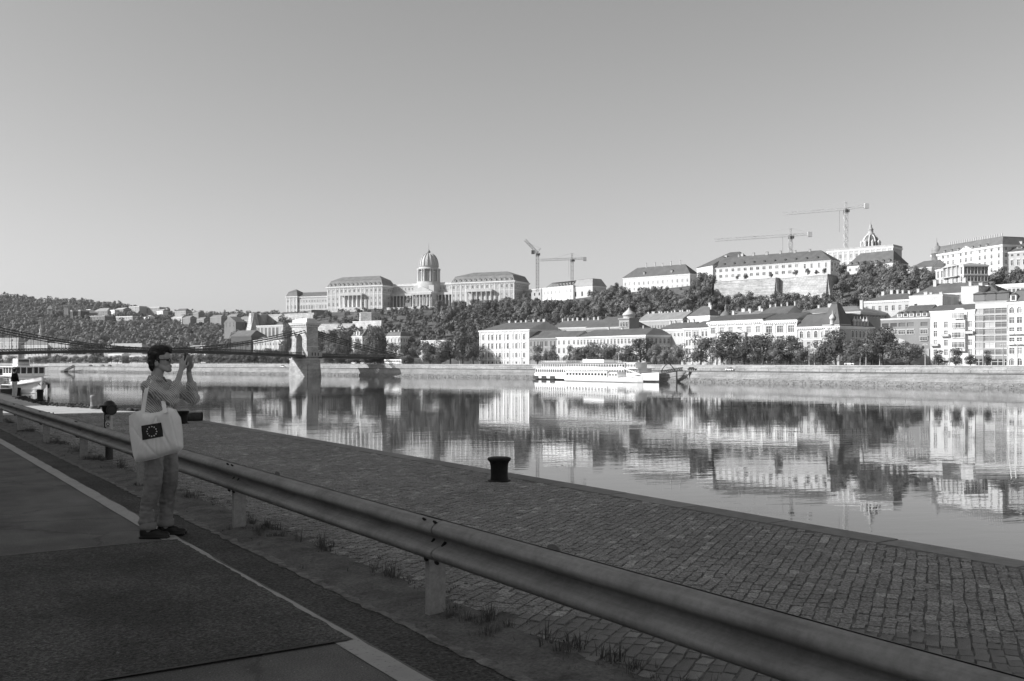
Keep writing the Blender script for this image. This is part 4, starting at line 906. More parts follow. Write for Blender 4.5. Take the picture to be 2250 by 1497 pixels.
# ------------------------------------------------------------------ river ships by the far bank
shipw = plain(.82, .5, .06, .3, .4, tagname='ship_paint'); shipg = plain(.3, .6, .15, .4, tagname='ship_paint'); shipd = plain(.05, .6, .2, .4, tagname='hull')
def ship_frame(pxl, pxr, off):
    A, B = front(pxl, off), front(pxr, off); return frame(A.x, A.y, WATER_Z, *(B-A)), (B-A).length
def hull(L, W, zb, zd, bow=8, stern=5, rise=.9):
    """double-ended river hull, deck at zd"""
    mb = MB(); n = 24; rows = []
    for i in range(n+1):
        x = L*i/n; w = W/2*min(1, (max(0, L-x)/bow)**.7 if L-x < bow else 1, ((x+.6)/stern)**.5 if x < stern else 1)
        w = max(w, .08); up = rise*max(0, 1-(L-x)/(bow*1.6))**2 + rise*.4*max(0, 1-x/(stern*1.6))**2
        rows.append([(x, -w*.82, zb), (x, -w, zb+(zd-zb)*.34), (x, -w*1.02, zd+up), (x, w*1.02, zd+up), (x, w, zb+(zd-zb)*.34), (x, w*.82, zb)])
    for a, b in zip(rows, rows[1:]):
        for j in range(5): mb.face([a[j], b[j], b[j+1], a[j+1]], 1 if j in (0, 4) else 0)
    mb.face(rows[0]); mb.face(rows[-1][::-1]); return mb
def cabin(root, M, x0, x1, w, z0, z1, nwin, wh, name='cabin', zc=None, front_w=True, mt=None):
    """box with a row of real window openings on the camera side and at the front"""
    mt = mt or shipw
    mb = MB(); L = x1-x0; ws = [((i+.5)*L/nwin, ((zc or (z0+z1)/2)-z0), L/nwin*.72, wh) for i in range(nwin)]
    wall_grid(mb, lambda u, ww, z: (x0+u, -w/2-ww, z0+z), L, 0, z1-z0, ws, rec=.12)
    wall_grid(mb, lambda u, ww, z: (x1-u, w/2+ww, z0+z), L, 0, z1-z0, ws, rec=.12)
    for x in (x0, x1): mb.face([(x,-w/2,z0), (x,w/2,z0), (x,w/2,z1), (x,-w/2,z1)])
    mb.face([(x0,-w/2,z1), (x1,-w/2,z1), (x1,w/2,z1), (x0,w/2,z1)]); mb.build(name, mt, root, M)
    wm = MB().face([(-.5,.1,-.5), (.5,.1,-.5), (.5,.1,.5), (-.5,.1,.5)]).mesh('window', glassmat(.035, .08))
    for (x, z, a, b) in ws: link('window', wm, root, M @ Matrix.Translation((x0+x, -w/2, z0+z)) @ Matrix.Diagonal((a, 1, b, 1)))
def rails(root, M, x0, x1, y, z, h=1.0, n=20, mt=None):
    mb = MB()
    for f in (.5, 1): mb.bar((x0,y,z+h*f), (x1,y,z+h*f), .07)
    for i in range(n+1): x = x0+(x1-x0)*i/n; mb.bar((x,y,z), (x,y,z+h), .07)
    mb.build('railing', mt or shipw, root, M)
M1, L1 = ship_frame(1184, 1448, -9)
s1 = empty('passenger_ship', M1, 'long white three deck passenger ship moored at the far quay', 'ship')
hull(L1, 11, -.6, 3.1, 24, 4, 1.2).build('hull', [shipw, shipd], s1)
for x0, x1 in ((L1*.03, L1*.08), (L1*.11, L1*.155), (L1*.19, L1*.235)): MB().box(x0, x1, -5.75, -5.62, .2, 1.9).build('hull_opening', shipd, s1, M1)
cabin(s1, M1, L1*.04, L1*.80, 9.6, 3.15, 5.9, 38, 1.55); cabin(s1, M1, L1*.80, L1*.9, 8.0, 3.15, 5.9, 9, 1.5)
MB().box(L1*.02, L1*.91, -5.2, 5.2, 5.91, 6.1).build('deck_edge', shipw, s1, M1)
cabin(s1, M1, L1*.09, L1*.80, 8.8, 6.11, 8.5, 34, 1.2, mt=plain(.6, .5, .1, tagname='ship_paint')); cabin(s1, M1, L1*.77, L1*.87, 7.2, 6.11, 8.7, 9, 1.3, 'wheelhouse')
MB().box(L1*.07, L1*.79, -5.0, 5.0, 8.51, 8.75).build('awning', shipg, s1, M1); MB().box(L1*.76, L1*.885, -4.2, 4.2, 8.71, 8.9).build('wheelhouse_roof', shipw, s1, M1)
MB().box(L1*.1, L1*.3, -3.2, 3.2, 8.76, 9.7).build('top_cabin', shipg, s1, M1); MB().box(L1*.45, L1*.62, -3.0, 3.0, 8.76, 10.3).build('top_cabin', shipw, s1, M1)
rails(s1, M1, L1*.02, L1*.8, -5.35, 6.11, 1.0, 44); rails(s1, M1, L1*.08, L1*.78, -4.9, 8.76, .9, 36)
MB().tube([(L1*.7,0,8.7), (L1*.7,0,13.5)], [.12,.06], 6).build('mast', shipw, s1, M1)
M2, L2 = ship_frame(1246, 1413, -25)
s2 = empty('excursion_boat', M2, 'smaller white excursion boat lying outside the long passenger ship', 'boat')
hull(L2, 8, -.5, 2.0, 10, 4, 1.2).build('hull', [plain(.72, .5, .08, .3, tagname='ship_paint'), plain(.5, .6, .1, tagname='hull')], s2)
cabin(s2, M2, L2*.06, L2*.62, 6.4, 2.05, 4.7, 13, 1.15); cabin(s2, M2, L2*.63, L2*.74, 5.4, 2.05, 4.5, 3, 1.1)
MB().box(L2*.03, L2*.64, -3.7, 3.7, 4.71, 4.9).build('roof_deck', shipw, s2, M2); rails(s2, M2, L2*.04, L2*.62, -3.6, 4.9, 1.0, 26); rails(s2, M2, L2*.66, L2*.93, -3.4, 2.3, 1.0, 14)
MB().box(L2*.05, L2*.5, -3.3, 3.3, 6.9, 7.05).build('awning', plain(.6, .7, .1, tagname='canvas'), s2, M2)
for i in range(8): MB().bar((L2*.06+i*L2*.06, -3.2, 4.9), (L2*.06+i*L2*.06, -3.2, 6.9), .08).build('awning_post', shipw, s2, M2)
mb = MB(); lattice(mb, (L2*.98, 0, 3.4), (L2*.7, 0, 7.0), .3, 2, .05); mb.build('stay', shipw, s2, M2)
# landing bridge right of the ships
p = front(1452, -6); q = front(1512, 4); d = (q-p)
Mg = frame(p.x, p.y, WATER_Z, d.x, d.y); Lg = d.length
g = empty('landing_bridge', Mg, 'dark steel landing bridge from the ship to the quay wall', 'gangway'); ir = plain(.06, .6, .2, tagname='iron')
mb = MB()
for y in (-1.2, 1.2):
    mb.bar((0,y,3.6), (Lg*.8,y,5.2), .22); mb.bar((0,y,5.0), (Lg*.8,y,6.6), .2)
    for i in range(10): x = Lg*.8*i/10; z = 3.6+1.6*i/10; mb.bar((x,y,z), (x+Lg*.08,y,z+1.56), .14); mb.bar((x,y,z+1.4), (x+Lg*.08,y,z+.16), .14)
mb.build('truss', ir, g); MB().frustum((Lg*.56, Lg*.6, -1.6, 1.6), (Lg*.57, Lg*.59, -1.6, 1.6), -1, 5.2).build('trestle', ir, g)
pts = [(Lg*(.02+.5*k/8), 0, 5.0+3.2*math.sin(math.pi*k/8)) for k in range(9)]
for y in (-1.1, 1.1): MB().tube([(a, y, c) for a, b, c in pts], .12, 6).build('arch_rib', ir, g)
mb = MB().bar((0,-2,1.6), (Lg*.95,-2,3.2), .16); mb.bar((Lg*.95,-2,3.2), (Lg*.95,-2,.2), .2); mb.build('boom', ir, g)
MB().box(Lg*1.02, Lg*1.14, -1.5, 1.2, 0, 4.6).build('fender_board', plain(.05, .8, .2, tagname='timber'), g)

# ------------------------------------------------------------------ the white boat at the left, bow towards the camera
Yb = 285.; xb = X_(75, Yb); Mb_ = frame(X_(92, Yb)-4.3, Yb+4.1, WATER_Z, .72, -.69)         # x forward to the bow
bt = empty('river_boat', Mb_, 'white river boat with glazed wheelhouse moored at the left edge behind the standing man', 'boat')
def boat():
    L = 30.; n = 16; rows = []
    for i in range(n+1):
        x = -24 + L*i/n; f = max(0, (x+4)/10.); w = 3.9*(1-f**2.2)+.12; up = 1.2*f*f
        rows.append([(x-.9*f, 0 if f > .8 else -w*.3, -.6), (x-.6*f, -w*.62, .1), (x-.2*f, -w*.85, 1.0+up*.4), (x, -w, 2.3+up), (x, w, 2.3+up), (x-.2*f, w*.85, 1.0+up*.4), (x-.6*f, w*.62, .1), (x-.9*f, 0 if f > .8 else w*.3, -.6)])
    mb = MB()
    for a, b in zip(rows, rows[1:]):
        for j in range(7): mb.face([a[j], b[j], b[j+1], a[j+1]], 0)
    mb.face(rows[0]); mb.face(rows[-1][::-1]); mb.build('hull', shipw, bt)
    sp = MB()                                                                       # overhanging side decks
    for i in range(n):
        a, b = rows[i], rows[i+1]
        for j, s in ((3, -1), (4, 1)):
            pa, pb = Vector(a[j]), Vector(b[j]); o = Vector((0, s*1.7*(1-max(0, (pa.x+2)/8.)), 0)); o2 = Vector((0, s*1.7*(1-max(0, (pb.x+2)/8.)), 0))
            sp.idx([pa, pb, pb+o2, pa+o, pa+Vector((0,0,.28)), pb+Vector((0,0,.28)), pb+o2+Vector((0,0,.28)), pa+o+Vector((0,0,.28))], [(0,1,2,3), (4,5,6,7), (2,3,7,6), (0,3,7,4), (1,2,6,5)])
    sp.build('side_deck', plain(.55, .6, .15, .4, tagname='ship_paint'), bt)
    bw = MB()
    for i in range(10, n):
        a, b = rows[i], rows[i+1]
        for j in (3, 4): pa, pb = Vector(a[j]), Vector(b[j]); bw.face([pa+Vector((0,0,.28)), pb+Vector((0,0,.28)), pb+Vector((0,0,1.25)), pa+Vector((0,0,1.1))])
    bw.build('bulwark', shipw, bt)
    MB().box(-22, -3.2, -4.0, 4.0, 2.6, 4.9).build('lower_cabin', plain(.7, .6, .1, .4, tagname='ship_paint'), bt)
    for i in range(6): MB().box(-20+i*2.7, -18.4+i*2.7, -4.03, -4.003, 3.4, 4.5).build('porthole', glassmat(.03, .06), bt)
    MB().box(-22, -2.6, -5.2, 5.2, 4.903, 5.05).build('upper_deck', shipw, bt)
    # wheelhouse: posts, panes, roof
    MB().box(-12, -3.0, -4.3, 4.3, 5.06, 5.7).build('wheelhouse_base', shipw, bt)
    for i in range(6): y = -4.2+i*8.4/5; MB().box(-3.3, -3.0, y-.14, y+.14, 5.7, 7.5).build('post', shipw, bt)
    for i in range(5):
        for y in (4.05, -4.3): MB().box(-12+i*2.2, -11.75+i*2.2, y, y+.25, 5.7, 7.5).build('post', shipw, bt)
    wm = MB().face([(-3.16,-.7,5.72), (-3.16,.7,5.72), (-3.16,.7,7.48), (-3.16,-.7,7.48)]).mesh('window', glassmat(.03, .06))
    for i in range(5): link('window', wm, bt, Mb_ @ Matrix.Translation((0, -3.36+i*1.68, 0)))
    [MB().face([(-12,y,5.72), (-3.2,y,5.72), (-3.2,y,7.48), (-12,y,7.48)]).build('side_window', glassmat(.03, .06), bt) for y in (4.18, -4.18)]
    MB().box(-12, -3.4, -4.1, 4.1, 5.71, 7.4).build('interior', plain(.12, .8, .2, tagname='cabin_dark'), bt)
    MB().box(-12.6, -2.2, -4.9, 4.9, 7.52, 7.75).build('wheelhouse_roof', shipw, bt)
    MB().box(-10, -6.5, -2.2, 1.4, 7.76, 10.0).build('top_box', shipw, bt); MB().box(-6.49, -6.44, -1.9, 1.1, 8.0, 9.8).build('display_panel', plain(.33, .6, .1, tagname='panel'), bt); MB().box(-6.435, -6.41, -1.9, 1.1, 9.1, 9.8).build('display_band', plain(.06, .6, tagname='panel'), bt)
    MB().tube([(-2.6,1.0,4.9), (-2.6,1.0,9.0)], [.12,.08], 8).build('mast', shipw, bt)
    for (x0, y0, x1, y1) in ((-3, -4.7, 3.2, -1.6), (3.2, -1.6, 5.6, 0), (5.6, 0, 3.2, 1.6), (3.2, 1.6, -3, 4.7), (-12, 5.4, -3, 5.4), (-14, -5.4, -3, -5.4)):
        mb = MB(); zr = 3.7
        for f in (0, .5): mb.bar((x0,y0,zr+f), (x1,y1,zr+f+.1), .07)
        for i in range(5): t = i/4; mb.bar((x0+(x1-x0)*t, y0+(y1-y0)*t, 2.9), (x0+(x1-x0)*t, y0+(y1-y0)*t, zr+.55), .07)
        mb.build('railing', plain(.5, .5, tagname='rail'), bt)
    for (y0, y1) in ((-4.8, -1.7), (-1.5, 1.5), (1.7, 4.8)): MB().bar((-2.4,y0,8.6), (-2.4,y1,8.6), .08).build('railing', plain(.6, .5, tagname='rail'), bt)
    an = MB().tube([(4.9,0,3.4), (5.5,0,2.5)], .1, 6); an.tube([(5.3,-.7,2.9), (5.6,-.35,2.4), (5.65,0,2.3), (5.6,.35,2.4), (5.3,.7,2.9)], .1, 6); an.build('anchor', plain(.05, .6, tagname='iron'), bt)
    for i in range(4):
        mb = MB(); c = (-14+i*3.2, 5.9, 1.9); P = [(c[0]+.5*math.cos(a), c[1], c[2]+.5*math.sin(a)) for a in [k*math.pi/6 for k in range(13)]]; mb.tube(P, .18, 6, cap=False); mb.build('tyre_fender', plain(.02, .8, tagname='rubber'), bt)
boat()
# pontoon the boat lies at
pp = frame(xb-16, Yb+12, WATER_Z, .72, -.69); po = empty('pontoon', pp, 'low pontoon with pale railing at the far left beside the boat', 'pontoon')
MB().box(-12, 12, -4, 4, -.5, 1.2).build('float', shipd, po); MB().box(-12.2, 12.2, -4.2, 4.2, 1.203, 1.4).build('deck_plate', plain(.4, .8, tagname='deck'), po)
mb = MB()
for y in (-4, 4):
    for f in (.5, 1.1): mb.bar((-12,y,1.4+f), (12,y,1.4+f), .1)
    for i in range(13): mb.bar((-12+i*2,y,1.4), (-12+i*2,y,2.5), .1)
mb.build('railing', shipw, po); MB().box(-8, 6, -2.5, 2.5, 1.41, 4.4).build('cabin', plain(.5, .7, .1, tagname='ship_paint'), po); MB().box(-8.5, 6.5, -3, 3, 4.41, 4.6).build('cabin_roof', plain(.65, .7, .1, tagname='ship_paint'), po)
MB().box(-11, -2, -3.5, 3.5, 7.0, 7.2).build('canopy', plain(.72, .7, .1, tagname='canvas'), po)
for x in (-10.5, -2.5):
    for y in (-3.2, 3.2): MB().box(x-.12, x+.12, y-.12, y+.12, 1.41, 7.0).build('canopy_post', shipw, po)

# ------------------------------------------------------------------ the left of the far bank: houses under and above the bridge, villas on the wooded hill
def fhouse(name, label, pl, prr, Yc, pyb, pye, wall, cols, rows, roof, D=12., tilt=.5, **kw):
    A = on(pl, Yc*(1+tilt*.012)); B = on(prr, Yc*(1-tilt*.012)); return bld(name, label, A, B, Z_(pyb, Yc), Z_(pye, Yc), D=D, wall=wall, cols=cols, rows=rows, roof=roof, foot=12, **kw)
two = [(.3,1.8,1.2,'p'), (.72,1.8,1.2,'p')]; three = [(.2,2.0,1.2,'p'), (.5,2.0,1.2,'p'), (.8,2.0,1.2,'p')]; hp = lambda h, a=3, v=.16: dict(kind='hip', h=h, inL=a, inR=a, val=v)
fhouse('bath_building', 'white riverside block with a dark hipped roof seen through the left chain hangers', 44, 104, 1120, 800, 759, .8, 8, three, hp(7, 8, .17), 16, side=4)
fhouse('bath_building', 'long pale low range right of the spire seen behind the bridge railing', 104, 152, 1110, 800, 755, .6, 10, three, hp(2.2, 3, .2), 14)
fhouse('bath_building', 'pale block at the left edge behind the bridge chain', -30, 40, 1130, 800, 752, .72, 9, three, hp(5, 6, .3), 14)
fhouse('low_pavilion', 'white low pavilion with a pediment under the bridge deck left of the standing tourist', 132, 158, 1060, 800, 786, .8, 4, [(.5,2.4,1.2,'p')], hp(3.2, 0, .25), 10)
fhouse('low_pavilion', 'grey roofed low hall under the bridge deck next to the pedimented pavilion', 158, 195, 1050, 800, 784, .5, 6, [(.5,2.4,1.2,'p')], hp(2.4, 2, .3), 10)
fhouse('garden_hall', 'pale low garden hall with a long grey roof just above the bridge deck', 228, 312, 1040, 795, 764, .6, 12, [(.7,3,1.6,'a'), (.3,3,1.6,'a')], hp(4.6, 6, .38), 16)
fhouse('garden_pavilion', 'white arcaded pavilion under the bridge deck near the tourist head', 238, 268, 1010, 800, 779, .82, 6, [(.45,5,1.5,'a')], hp(1.6, 2, .4), 10)
fhouse('garden_pavilion', 'white columned pavilion seen between the raised phone and the bridge tower', 418, 452, 930, 800, 776, .8, 7, [(.45,5,1.5,'a')], hp(1.6, 2, .4), 10)
fhouse('garden_pavilion', 'pale gallery under the bridge deck left of the tourist head', 284, 322, 1000, 800, 782, .72, 7, [(.45,4,1.4,'a')], hp(1.4, 2, .4), 10)
fhouse('roadside_house', 'white house fronts just above the bridge deck beside the tourist hair', 410, 446, 960, 795, 764, .78, 5, three, hp(2.4, 3, .3), 12)
fhouse('castle_villa', 'dark brick castle like villa with a battlemented tower and tall windows on the wooded hill', 143, 177, 1390, 706, 683, .14, 5, [(.3,6,2.0,'a')], dict(kind='flat', h=1.0, over=.3, val=.3), 14, trim=.5, glass=.5)
q = on(147, 1385); cv = empty('villa_tower', Matrix.Translation((q.x, q.y, Z_(706, 1385))), 'battlemented stair tower at the left corner of the castle like villa', 'tower'); mb = MB().frustum((-3.4,3.4,-3.4,3.4), (-3.0,3.0,-3.0,3.0), -4, 20); mb.build('shaft', wallmat(.45), cv)
MB().box(-3.6, 3.6, -3.6, 3.6, 20.003, 21.5).build('battlement', wallmat(.3), cv); [MB().box(x, x+1, y, y+1, 21.503, 22.8).build('merlon', wallmat(.35), cv) for x in (-3.6,-.5,2.6) for y in (-3.6,-.5,2.6) if (x, y) != (-.5,-.5)]
fhouse('hill_villa', 'villa with a pale pyramid roof behind the castle like villa', 174, 194, 1420, 705, 688, .3, 4, two, hp(5.5, 7, .5), 14)
fhouse('hill_villa', 'brown boxy villa below the pyramid roofed one on the wooded hill', 198, 230, 1360, 711, 695, .26, 5, two, dict(kind='flat', h=.6, over=.3, val=.5), 12)
fhouse('hill_villa', 'grey villa with stepped pale roof in the middle of the wooded hill', 208, 236, 1430, 697, 683, .36, 5, two, hp(4, 4, .3), 12)
fhouse('hill_villa', 'bright two tone villa with a white left front on the wooded hill', 240, 252, 1420, 697, 682, .82, 2, two, dict(kind='flat', h=.5, over=.3, val=.6), 12)
fhouse('hill_villa', 'grey gable ended villa adjoining the bright villa front', 252, 271, 1415, 697, 680, .3, 3, two, hp(2.5, 0, .45), 12)
fhouse('hill_villa', 'pale many windowed villa among trees in the middle of the wooded hill', 255, 291, 1350, 710, 696, .58, 7, two, dict(kind='flat', h=.6, over=.3, val=.6), 12)
fhouse('ridge_house', 'white flat roofed house on the ridge where the wooded hill falls away', 284, 306, 1500, 686, 674, .5, 4, two, dict(kind='flat', h=.5, over=.6, val=.7), 12)
fhouse('ridge_house', 'row of white modern houses on the ridge to the right of the flat roofed house', 309, 350, 1500, 690, 676, .52, 9, two, dict(kind='flat', h=.5, over=.4, val=.7), 12)
fhouse('hill_cottage', 'small white cottage alone in the trees below the ridge houses', 316, 327, 1380, 703, 697, .8, 2, [(.5,1.4,1,'p')], hp(2.4, 2, .5), 8)
fhouse('hill_cottage', 'white gabled cottage just under the ridge above the tourist', 344, 358, 1460, 692, 684, .8, 2, [(.5,1.4,1,'p')], hp(3, 2, .3), 8)
fhouse('hill_cottage', 'cream house with red roof among trees above the tourist phone', 377, 400, 1400, 706, 698, .62, 4, [(.5,1.4,1,'p')], hp(3, 2, .35), 10)
fhouse('hill_cottage', 'dark roofed house on the skyline above the tourist phone', 384, 408, 1480, 690, 684, .5, 4, [(.5,1.4,1,'p')], hp(4, 4, .12), 10)
fhouse('gable_house', 'pale house with one large pointed gable left of the bastion', 493, 518, 1080, 720, 708, .27, 3, two, None, 12, cornice=0)
q0, q1 = on(493, 1080*1.006), on(518, 1080*.994); Mg2 = frame(q0.x, q0.y, Z_(708, 1080), *(q1-q0)); gr = bpy.data.objects['gable_house']
Lg2 = (q1-q0).length; MB().prism([(-.3, 0), (Lg2+.3, 0), (Lg2/2, 6)], 'y', -.2, 12).build('gable_roof', [wallmat(.27)], gr, Mg2)
fhouse('hill_house', 'house with a sloping grey roof between the gabled house and the bastion', 520, 546, 1090, 714, 704, .45, 4, two, hp(4.5, 3, .22), 12)
for i, (a, b, yb, ye, w, lb) in enumerate(((402, 418, 702, 698, .5, 'low pale house on the ridge right of the tourist phone'), (432, 448, 706, 701, .55, 'small white house below the ridge between phone and gabled house'), (444, 462, 716, 707, .3, 'dark walled house among trees left of the gabled house'),
        (462, 486, 700, 696, .55, 'white terrace of houses along the ridge left of the gabled house'), (500, 520, 697, 693, .55, 'white house on the ridge above the gabled house'), (424, 436, 692, 687, .5, 'tiny ridge house with a flat roof right of the phone'))):
    fhouse('hill_house', lb, a, b, 1330+40*(i % 3), yb, ye+1, w*.62, 4, [(.55,1.5,1.1,'p')], hp(3.0, 2, .2), 9)
# church spires
def spire(label, px, Y, py0, py1, py2, r):
    q = on(px, Y); s = Y/FPX; z = lambda p: Z_(p, Y); t = empty('church_tower', Matrix.Translation((q.x, q.y, z(py0))), label, 'tower')
    MB().box(-r*s, r*s, -r*s, r*s, 0, z(py1)-z(py0)).build('shaft', wallmat(.72), t); h = z(py1)-z(py0)
    MB().lathe([(r*1.25*s,0),(r*1.25*s,.6),(r*.8*s,1.0),(r*.85*s,(z(py2)-z(py1))*.3),(r*.4*s,(z(py2)-z(py1))*.4),(.1*s,z(py2)-z(py1))], 8, (0,0,h), sm=False).build('spire', plain(.5, .7, .15, tagname='copper'), t)
    for i in range(2): link('window', win_mesh(1.2, 2.4, 'a', .7, .05), t, Matrix.Translation((q.x, q.y-r*s-.26, z(py0)+h*(.45+.3*i))))
spire('slender white church spire rising above the left end of the bridge', 89, 1180, 770, 733, 706, 3.2)
spire('small pale turret rising just behind the bridge railing', 162, 1130, 800, 752, 744, 2.4)
q = on(111, 1400); t = empty('hill_monument', Matrix.Translation((q.x, q.y, Z_(703, 1400))), 'pale stepped monument with columns high in the wood at left', 'monument')
mb = MB().box(-9, 9, -4, 4, -8, 2); mb.box(-5.5, 5.5, -3.5, 3.5, 2, 8); mb.build('base', wallmat(.3), t)
for i in range(4): MB().lathe([(.7,8),(.6,15)], 8, (-3+i*2, -2, 0)).build('column', wallmat(.5), t)
MB().frustum((-4.5,4.5,-3.5,3.5), (-1,1,-1,1), 15.003, 20).build('canopy', wallmat(.35), t)

# ------------------------------------------------------------------ street furniture and traffic on the far bank
pole_m = plain(.42, .6, .1, tagname='pole'); pole_d = plain(.12, .6, .1, tagname='pole')
def pole(label, px, py, off, mt=None, arm=True):
    p = front(px, off); z = Z_(py, p.y); o = empty('street_lamp', frame(p.x, p.y, UPPER_Z, *bank_dir(px)), label, 'lamp', 'lamp posts on the far embankment')
    MB().tube([(0,0,-.1), (0,0,z-UPPER_Z)], [.2,.12], 8).build('post', mt or pole_m, o)
    if arm: MB().box(-.9, .9, -.12, .12, z-UPPER_Z-.5, z-UPPER_Z-.3).build('lamp_arm', mt or pole_m, o); [MB().lathe([(.05,.0),(.24,.1),(.2,.35),(.05,.4)], 8, (x, 0, z-UPPER_Z-.95)).build('lamp_head', plain(.6, .5, tagname='lamp'), o) for x in (-.8, .8)]
for px, py, off, wh in ((1103,762,24,'the white palace front'), (1120,764,24,'the middle of the white palace'), (1477,763,24,'the shaded flank of the corner block'), (1778,756,17.5,'the corner mansion entrance'), (1790,770,17.5,'the corner mansion windows'), (1903,755,17.5,'the turreted dormers'), (1890,776,17.5,'the leftmost of the turreted dormers'),
        (1933,776,17.5,'the trunk of the tree by the grey block'), (2033,754,17.5,'the right end of the grey modern block'), (2086,772,17.5,'the white apartment house'), (2160,776,17.5,'the left bay of the white grid block'), (2204,754,17.5,'the right bay of the white grid block'), (2236,752,17.5,'the house at the right edge'), (1010,770,18,'the garden left of the white palace')):
    pole('slim pale far bank lamp post before ' + wh, px, py, off)
def car(label, px, off, z, val, tall=1.45, L=4.4, rev=1, name='parked_car'):
    p = front(px, off); M = frame(p.x, p.y, z, *bank_dir(px)); o = empty(name, M, label, 'car', 'cars on the far quay'); pm_ = plain(val, .35, .05, .5, .5, tagname='car_paint')
    mb = MB().prism([(-L/2,.35), (L/2,.35), (L/2,.72), (L*.46,.85), (L*.24,.95), (-L*.44,.98), (-L/2,.8)], 'y', -.85, .85); mb.build('body', pm_, o)
    MB().prism([(-L*.40,.96), (L*.2,.94), (L*.06,tall), (-L*.28,tall)], 'y', -.74, .74).build('cabin', glassmat(.03, .08), o)
    MB().prism([(-L*.285,tall-.02), (L*.065,tall-.02), (L*.05,tall+.05), (-L*.27,tall+.05)], 'y', -.72, .72).build('roof', pm_, o)
    for x in (-L*.3, L*.3):
        for y in (-.8, .8): w = MB().tube([(x, y-.11, .33), (x, y+.11, .33)], .33, 12); w.build('wheel', plain(.02, .8, tagname='tyre'), o)
for px, v, lb in ((1521, .03, 'dark car on the lower far quay right of the landing bridge'), (1605, .75, 'white car on the lower far quay below the ornate houses'), (200, .06, 'dark car on the far lower quay, left of three near the boat'), (226, .2, 'grey car on the far lower quay, middle of three near the boat'), (242, .05, 'dark car on the far lower quay, right of three near the boat'), (622, .8, 'white car on the lower far quay just left of the bridge pier')):
    car(lb, px, 9.5, LOWER_Z, v)
for px, v, lb in ((1868, .7, 'white car on the promenade under the trees by the corner mansion'), (778, .8, 'white car on the promenade right of the bridge tower'), (798, .5, 'grey car on the promenade right of the bridge tower')):
    car(lb, px, 17.5, UPPER_Z-.05, v)
p = front(866, 18); M = frame(p.x, p.y, UPPER_Z-.05, *bank_dir(866)); o = empty('city_bus', M, 'white bus on the promenade under the right end of the bridge', 'bus')
mb = MB(); ws = [(1.0+i*1.55, 1.9, 1.3, 1.0) for i in range(10)]; wall_grid(mb, lambda u, w, z: (-8.5+u, -1.25-w, z), 17, .4, 3.1, ws, rec=.06); wall_grid(mb, lambda u, w, z: (8.5-u, 1.25+w, z), 17, .4, 3.1, ws, rec=.06)
for x in (-8.5, 8.5): mb.face([(x,-1.25,.4), (x,1.25,.4), (x,1.25,3.1), (x,-1.25,3.1)])
mb.face([(-8.5,-1.25,3.1), (8.5,-1.25,3.1), (8.5,1.25,3.1), (-8.5,1.25,3.1)]); mb.build('body', shipw, o)
wm = MB().face([(-.65,-1.2,-.5), (.65,-1.2,-.5), (.65,-1.2,.5), (-.65,-1.2,.5)]).mesh('window', glassmat(.04, .1))
for (x, z, w, h) in ws: link('window', wm, o, M @ Matrix.Translation((-8.5+x, 0, z)))
for x in (-6, 4.8, 6.2): MB().tube([(x,-1.2,.45), (x,-.9,.45)], .45, 12).build('wheel', plain(.02, .8, tagname='tyre'), o)
# railing along the lower quay edge on the right
rl = empty('quay_railing', Matrix.Translation((100, 425, LOWER_Z)), 'thin dark railing posts along the lower far quay edge', 'railing'); mb = MB(); L_ = offset_line(4.5)
rm_ = plain(.08, .6, tagname='iron'); pm_ = MB().box(-.05, .05, -.05, .05, 0, 1.0).mesh('post', rm_)
for a, b in zip(L_[1:5], L_[2:6]):
    n = int((b-a).length/6)
    mb.bar((a.x,a.y,LOWER_Z+.95), (b.x,b.y,LOWER_Z+.95), .07)
    for i in range(n): q = a+(b-a)*(i/n); link('post', pm_, rl, Matrix.Translation((q.x, q.y, LOWER_Z)))
mb.build('rail', rm_, rl, Matrix())
# sloping landing ramp at the left
p = front(152, -3); M = frame(p.x, p.y, WATER_Z, *bank_dir(152)); o = empty('landing_ramp', M, 'dark sloping landing ramp on the far bank right of the white boat', 'ramp')
mb = MB(); lattice(mb, (-9, 0, 1.0), (10, 0, 5.6), 1.6, 2.4, .14); mb.build('truss', ir, o); MB().box(-13, -6, -2, 2, -.3, .9).build('float', shipd, o); MB().bar((10, 0, 5.6), (10, 0, 0), .5).build('support', ir, o)
# ------------------------------------------------------------------ trees
def crown_arrays(seed, n, leaf, lobes=16, flat=.5, cone=0.0):
    """leaf-clump quads through the crown volume; crown fills about radius .5, height 0..1"""
    r = np.random.RandomState(seed); C_ = []; Rr = []
    for k in range(lobes):
        z = r.uniform(.16 if not cone else .09, .86); a = r.uniform(0, 2*np.pi); env = (math.sin(math.pi*min(1, z*.92+.08))**.6)*(1-cone*z)
        d = .37*env*math.sqrt(r.uniform(.08, 1)); C_.append((d*math.cos(a), d*math.sin(a), z)); Rr.append(r.uniform(.13, .22)*(1-.4*cone*z))
    C_.append((0, 0, .5)); Rr.append(.26*(1-.3*cone)); C_ = np.array(C_); Rr = np.array(Rr)
    k = r.choice(len(C_), n, p=Rr**2/np.sum(Rr**2)); d = r.normal(size=(n,3)); d[:,2] += .25; d /= np.linalg.norm(d, axis=1)[:,None]
    p = C_[k] + d*(Rr[k]*r.uniform(.62, 1.06, n)**.7)[:,None]*np.array([1,1,.9])
    nrm = d + .9*(p-np.array([0,0,.4])) + r.normal(0, .22, (n,3)); nrm /= np.linalg.norm(nrm, axis=1)[:,None]
    t = np.cross(nrm, r.normal(size=(n,3))); t /= np.linalg.norm(t, axis=1)[:,None]; b = np.cross(nrm, t)
    s = leaf*r.uniform(.55, 1.25, n)[:,None]; t = t*s; b = b*s*r.uniform(.5, .9, n)[:,None]
    V = np.stack([p-t-b*.3, p-b, p+t+b*.25, p+b*1.05], 1).reshape(-1, 3)
    return V
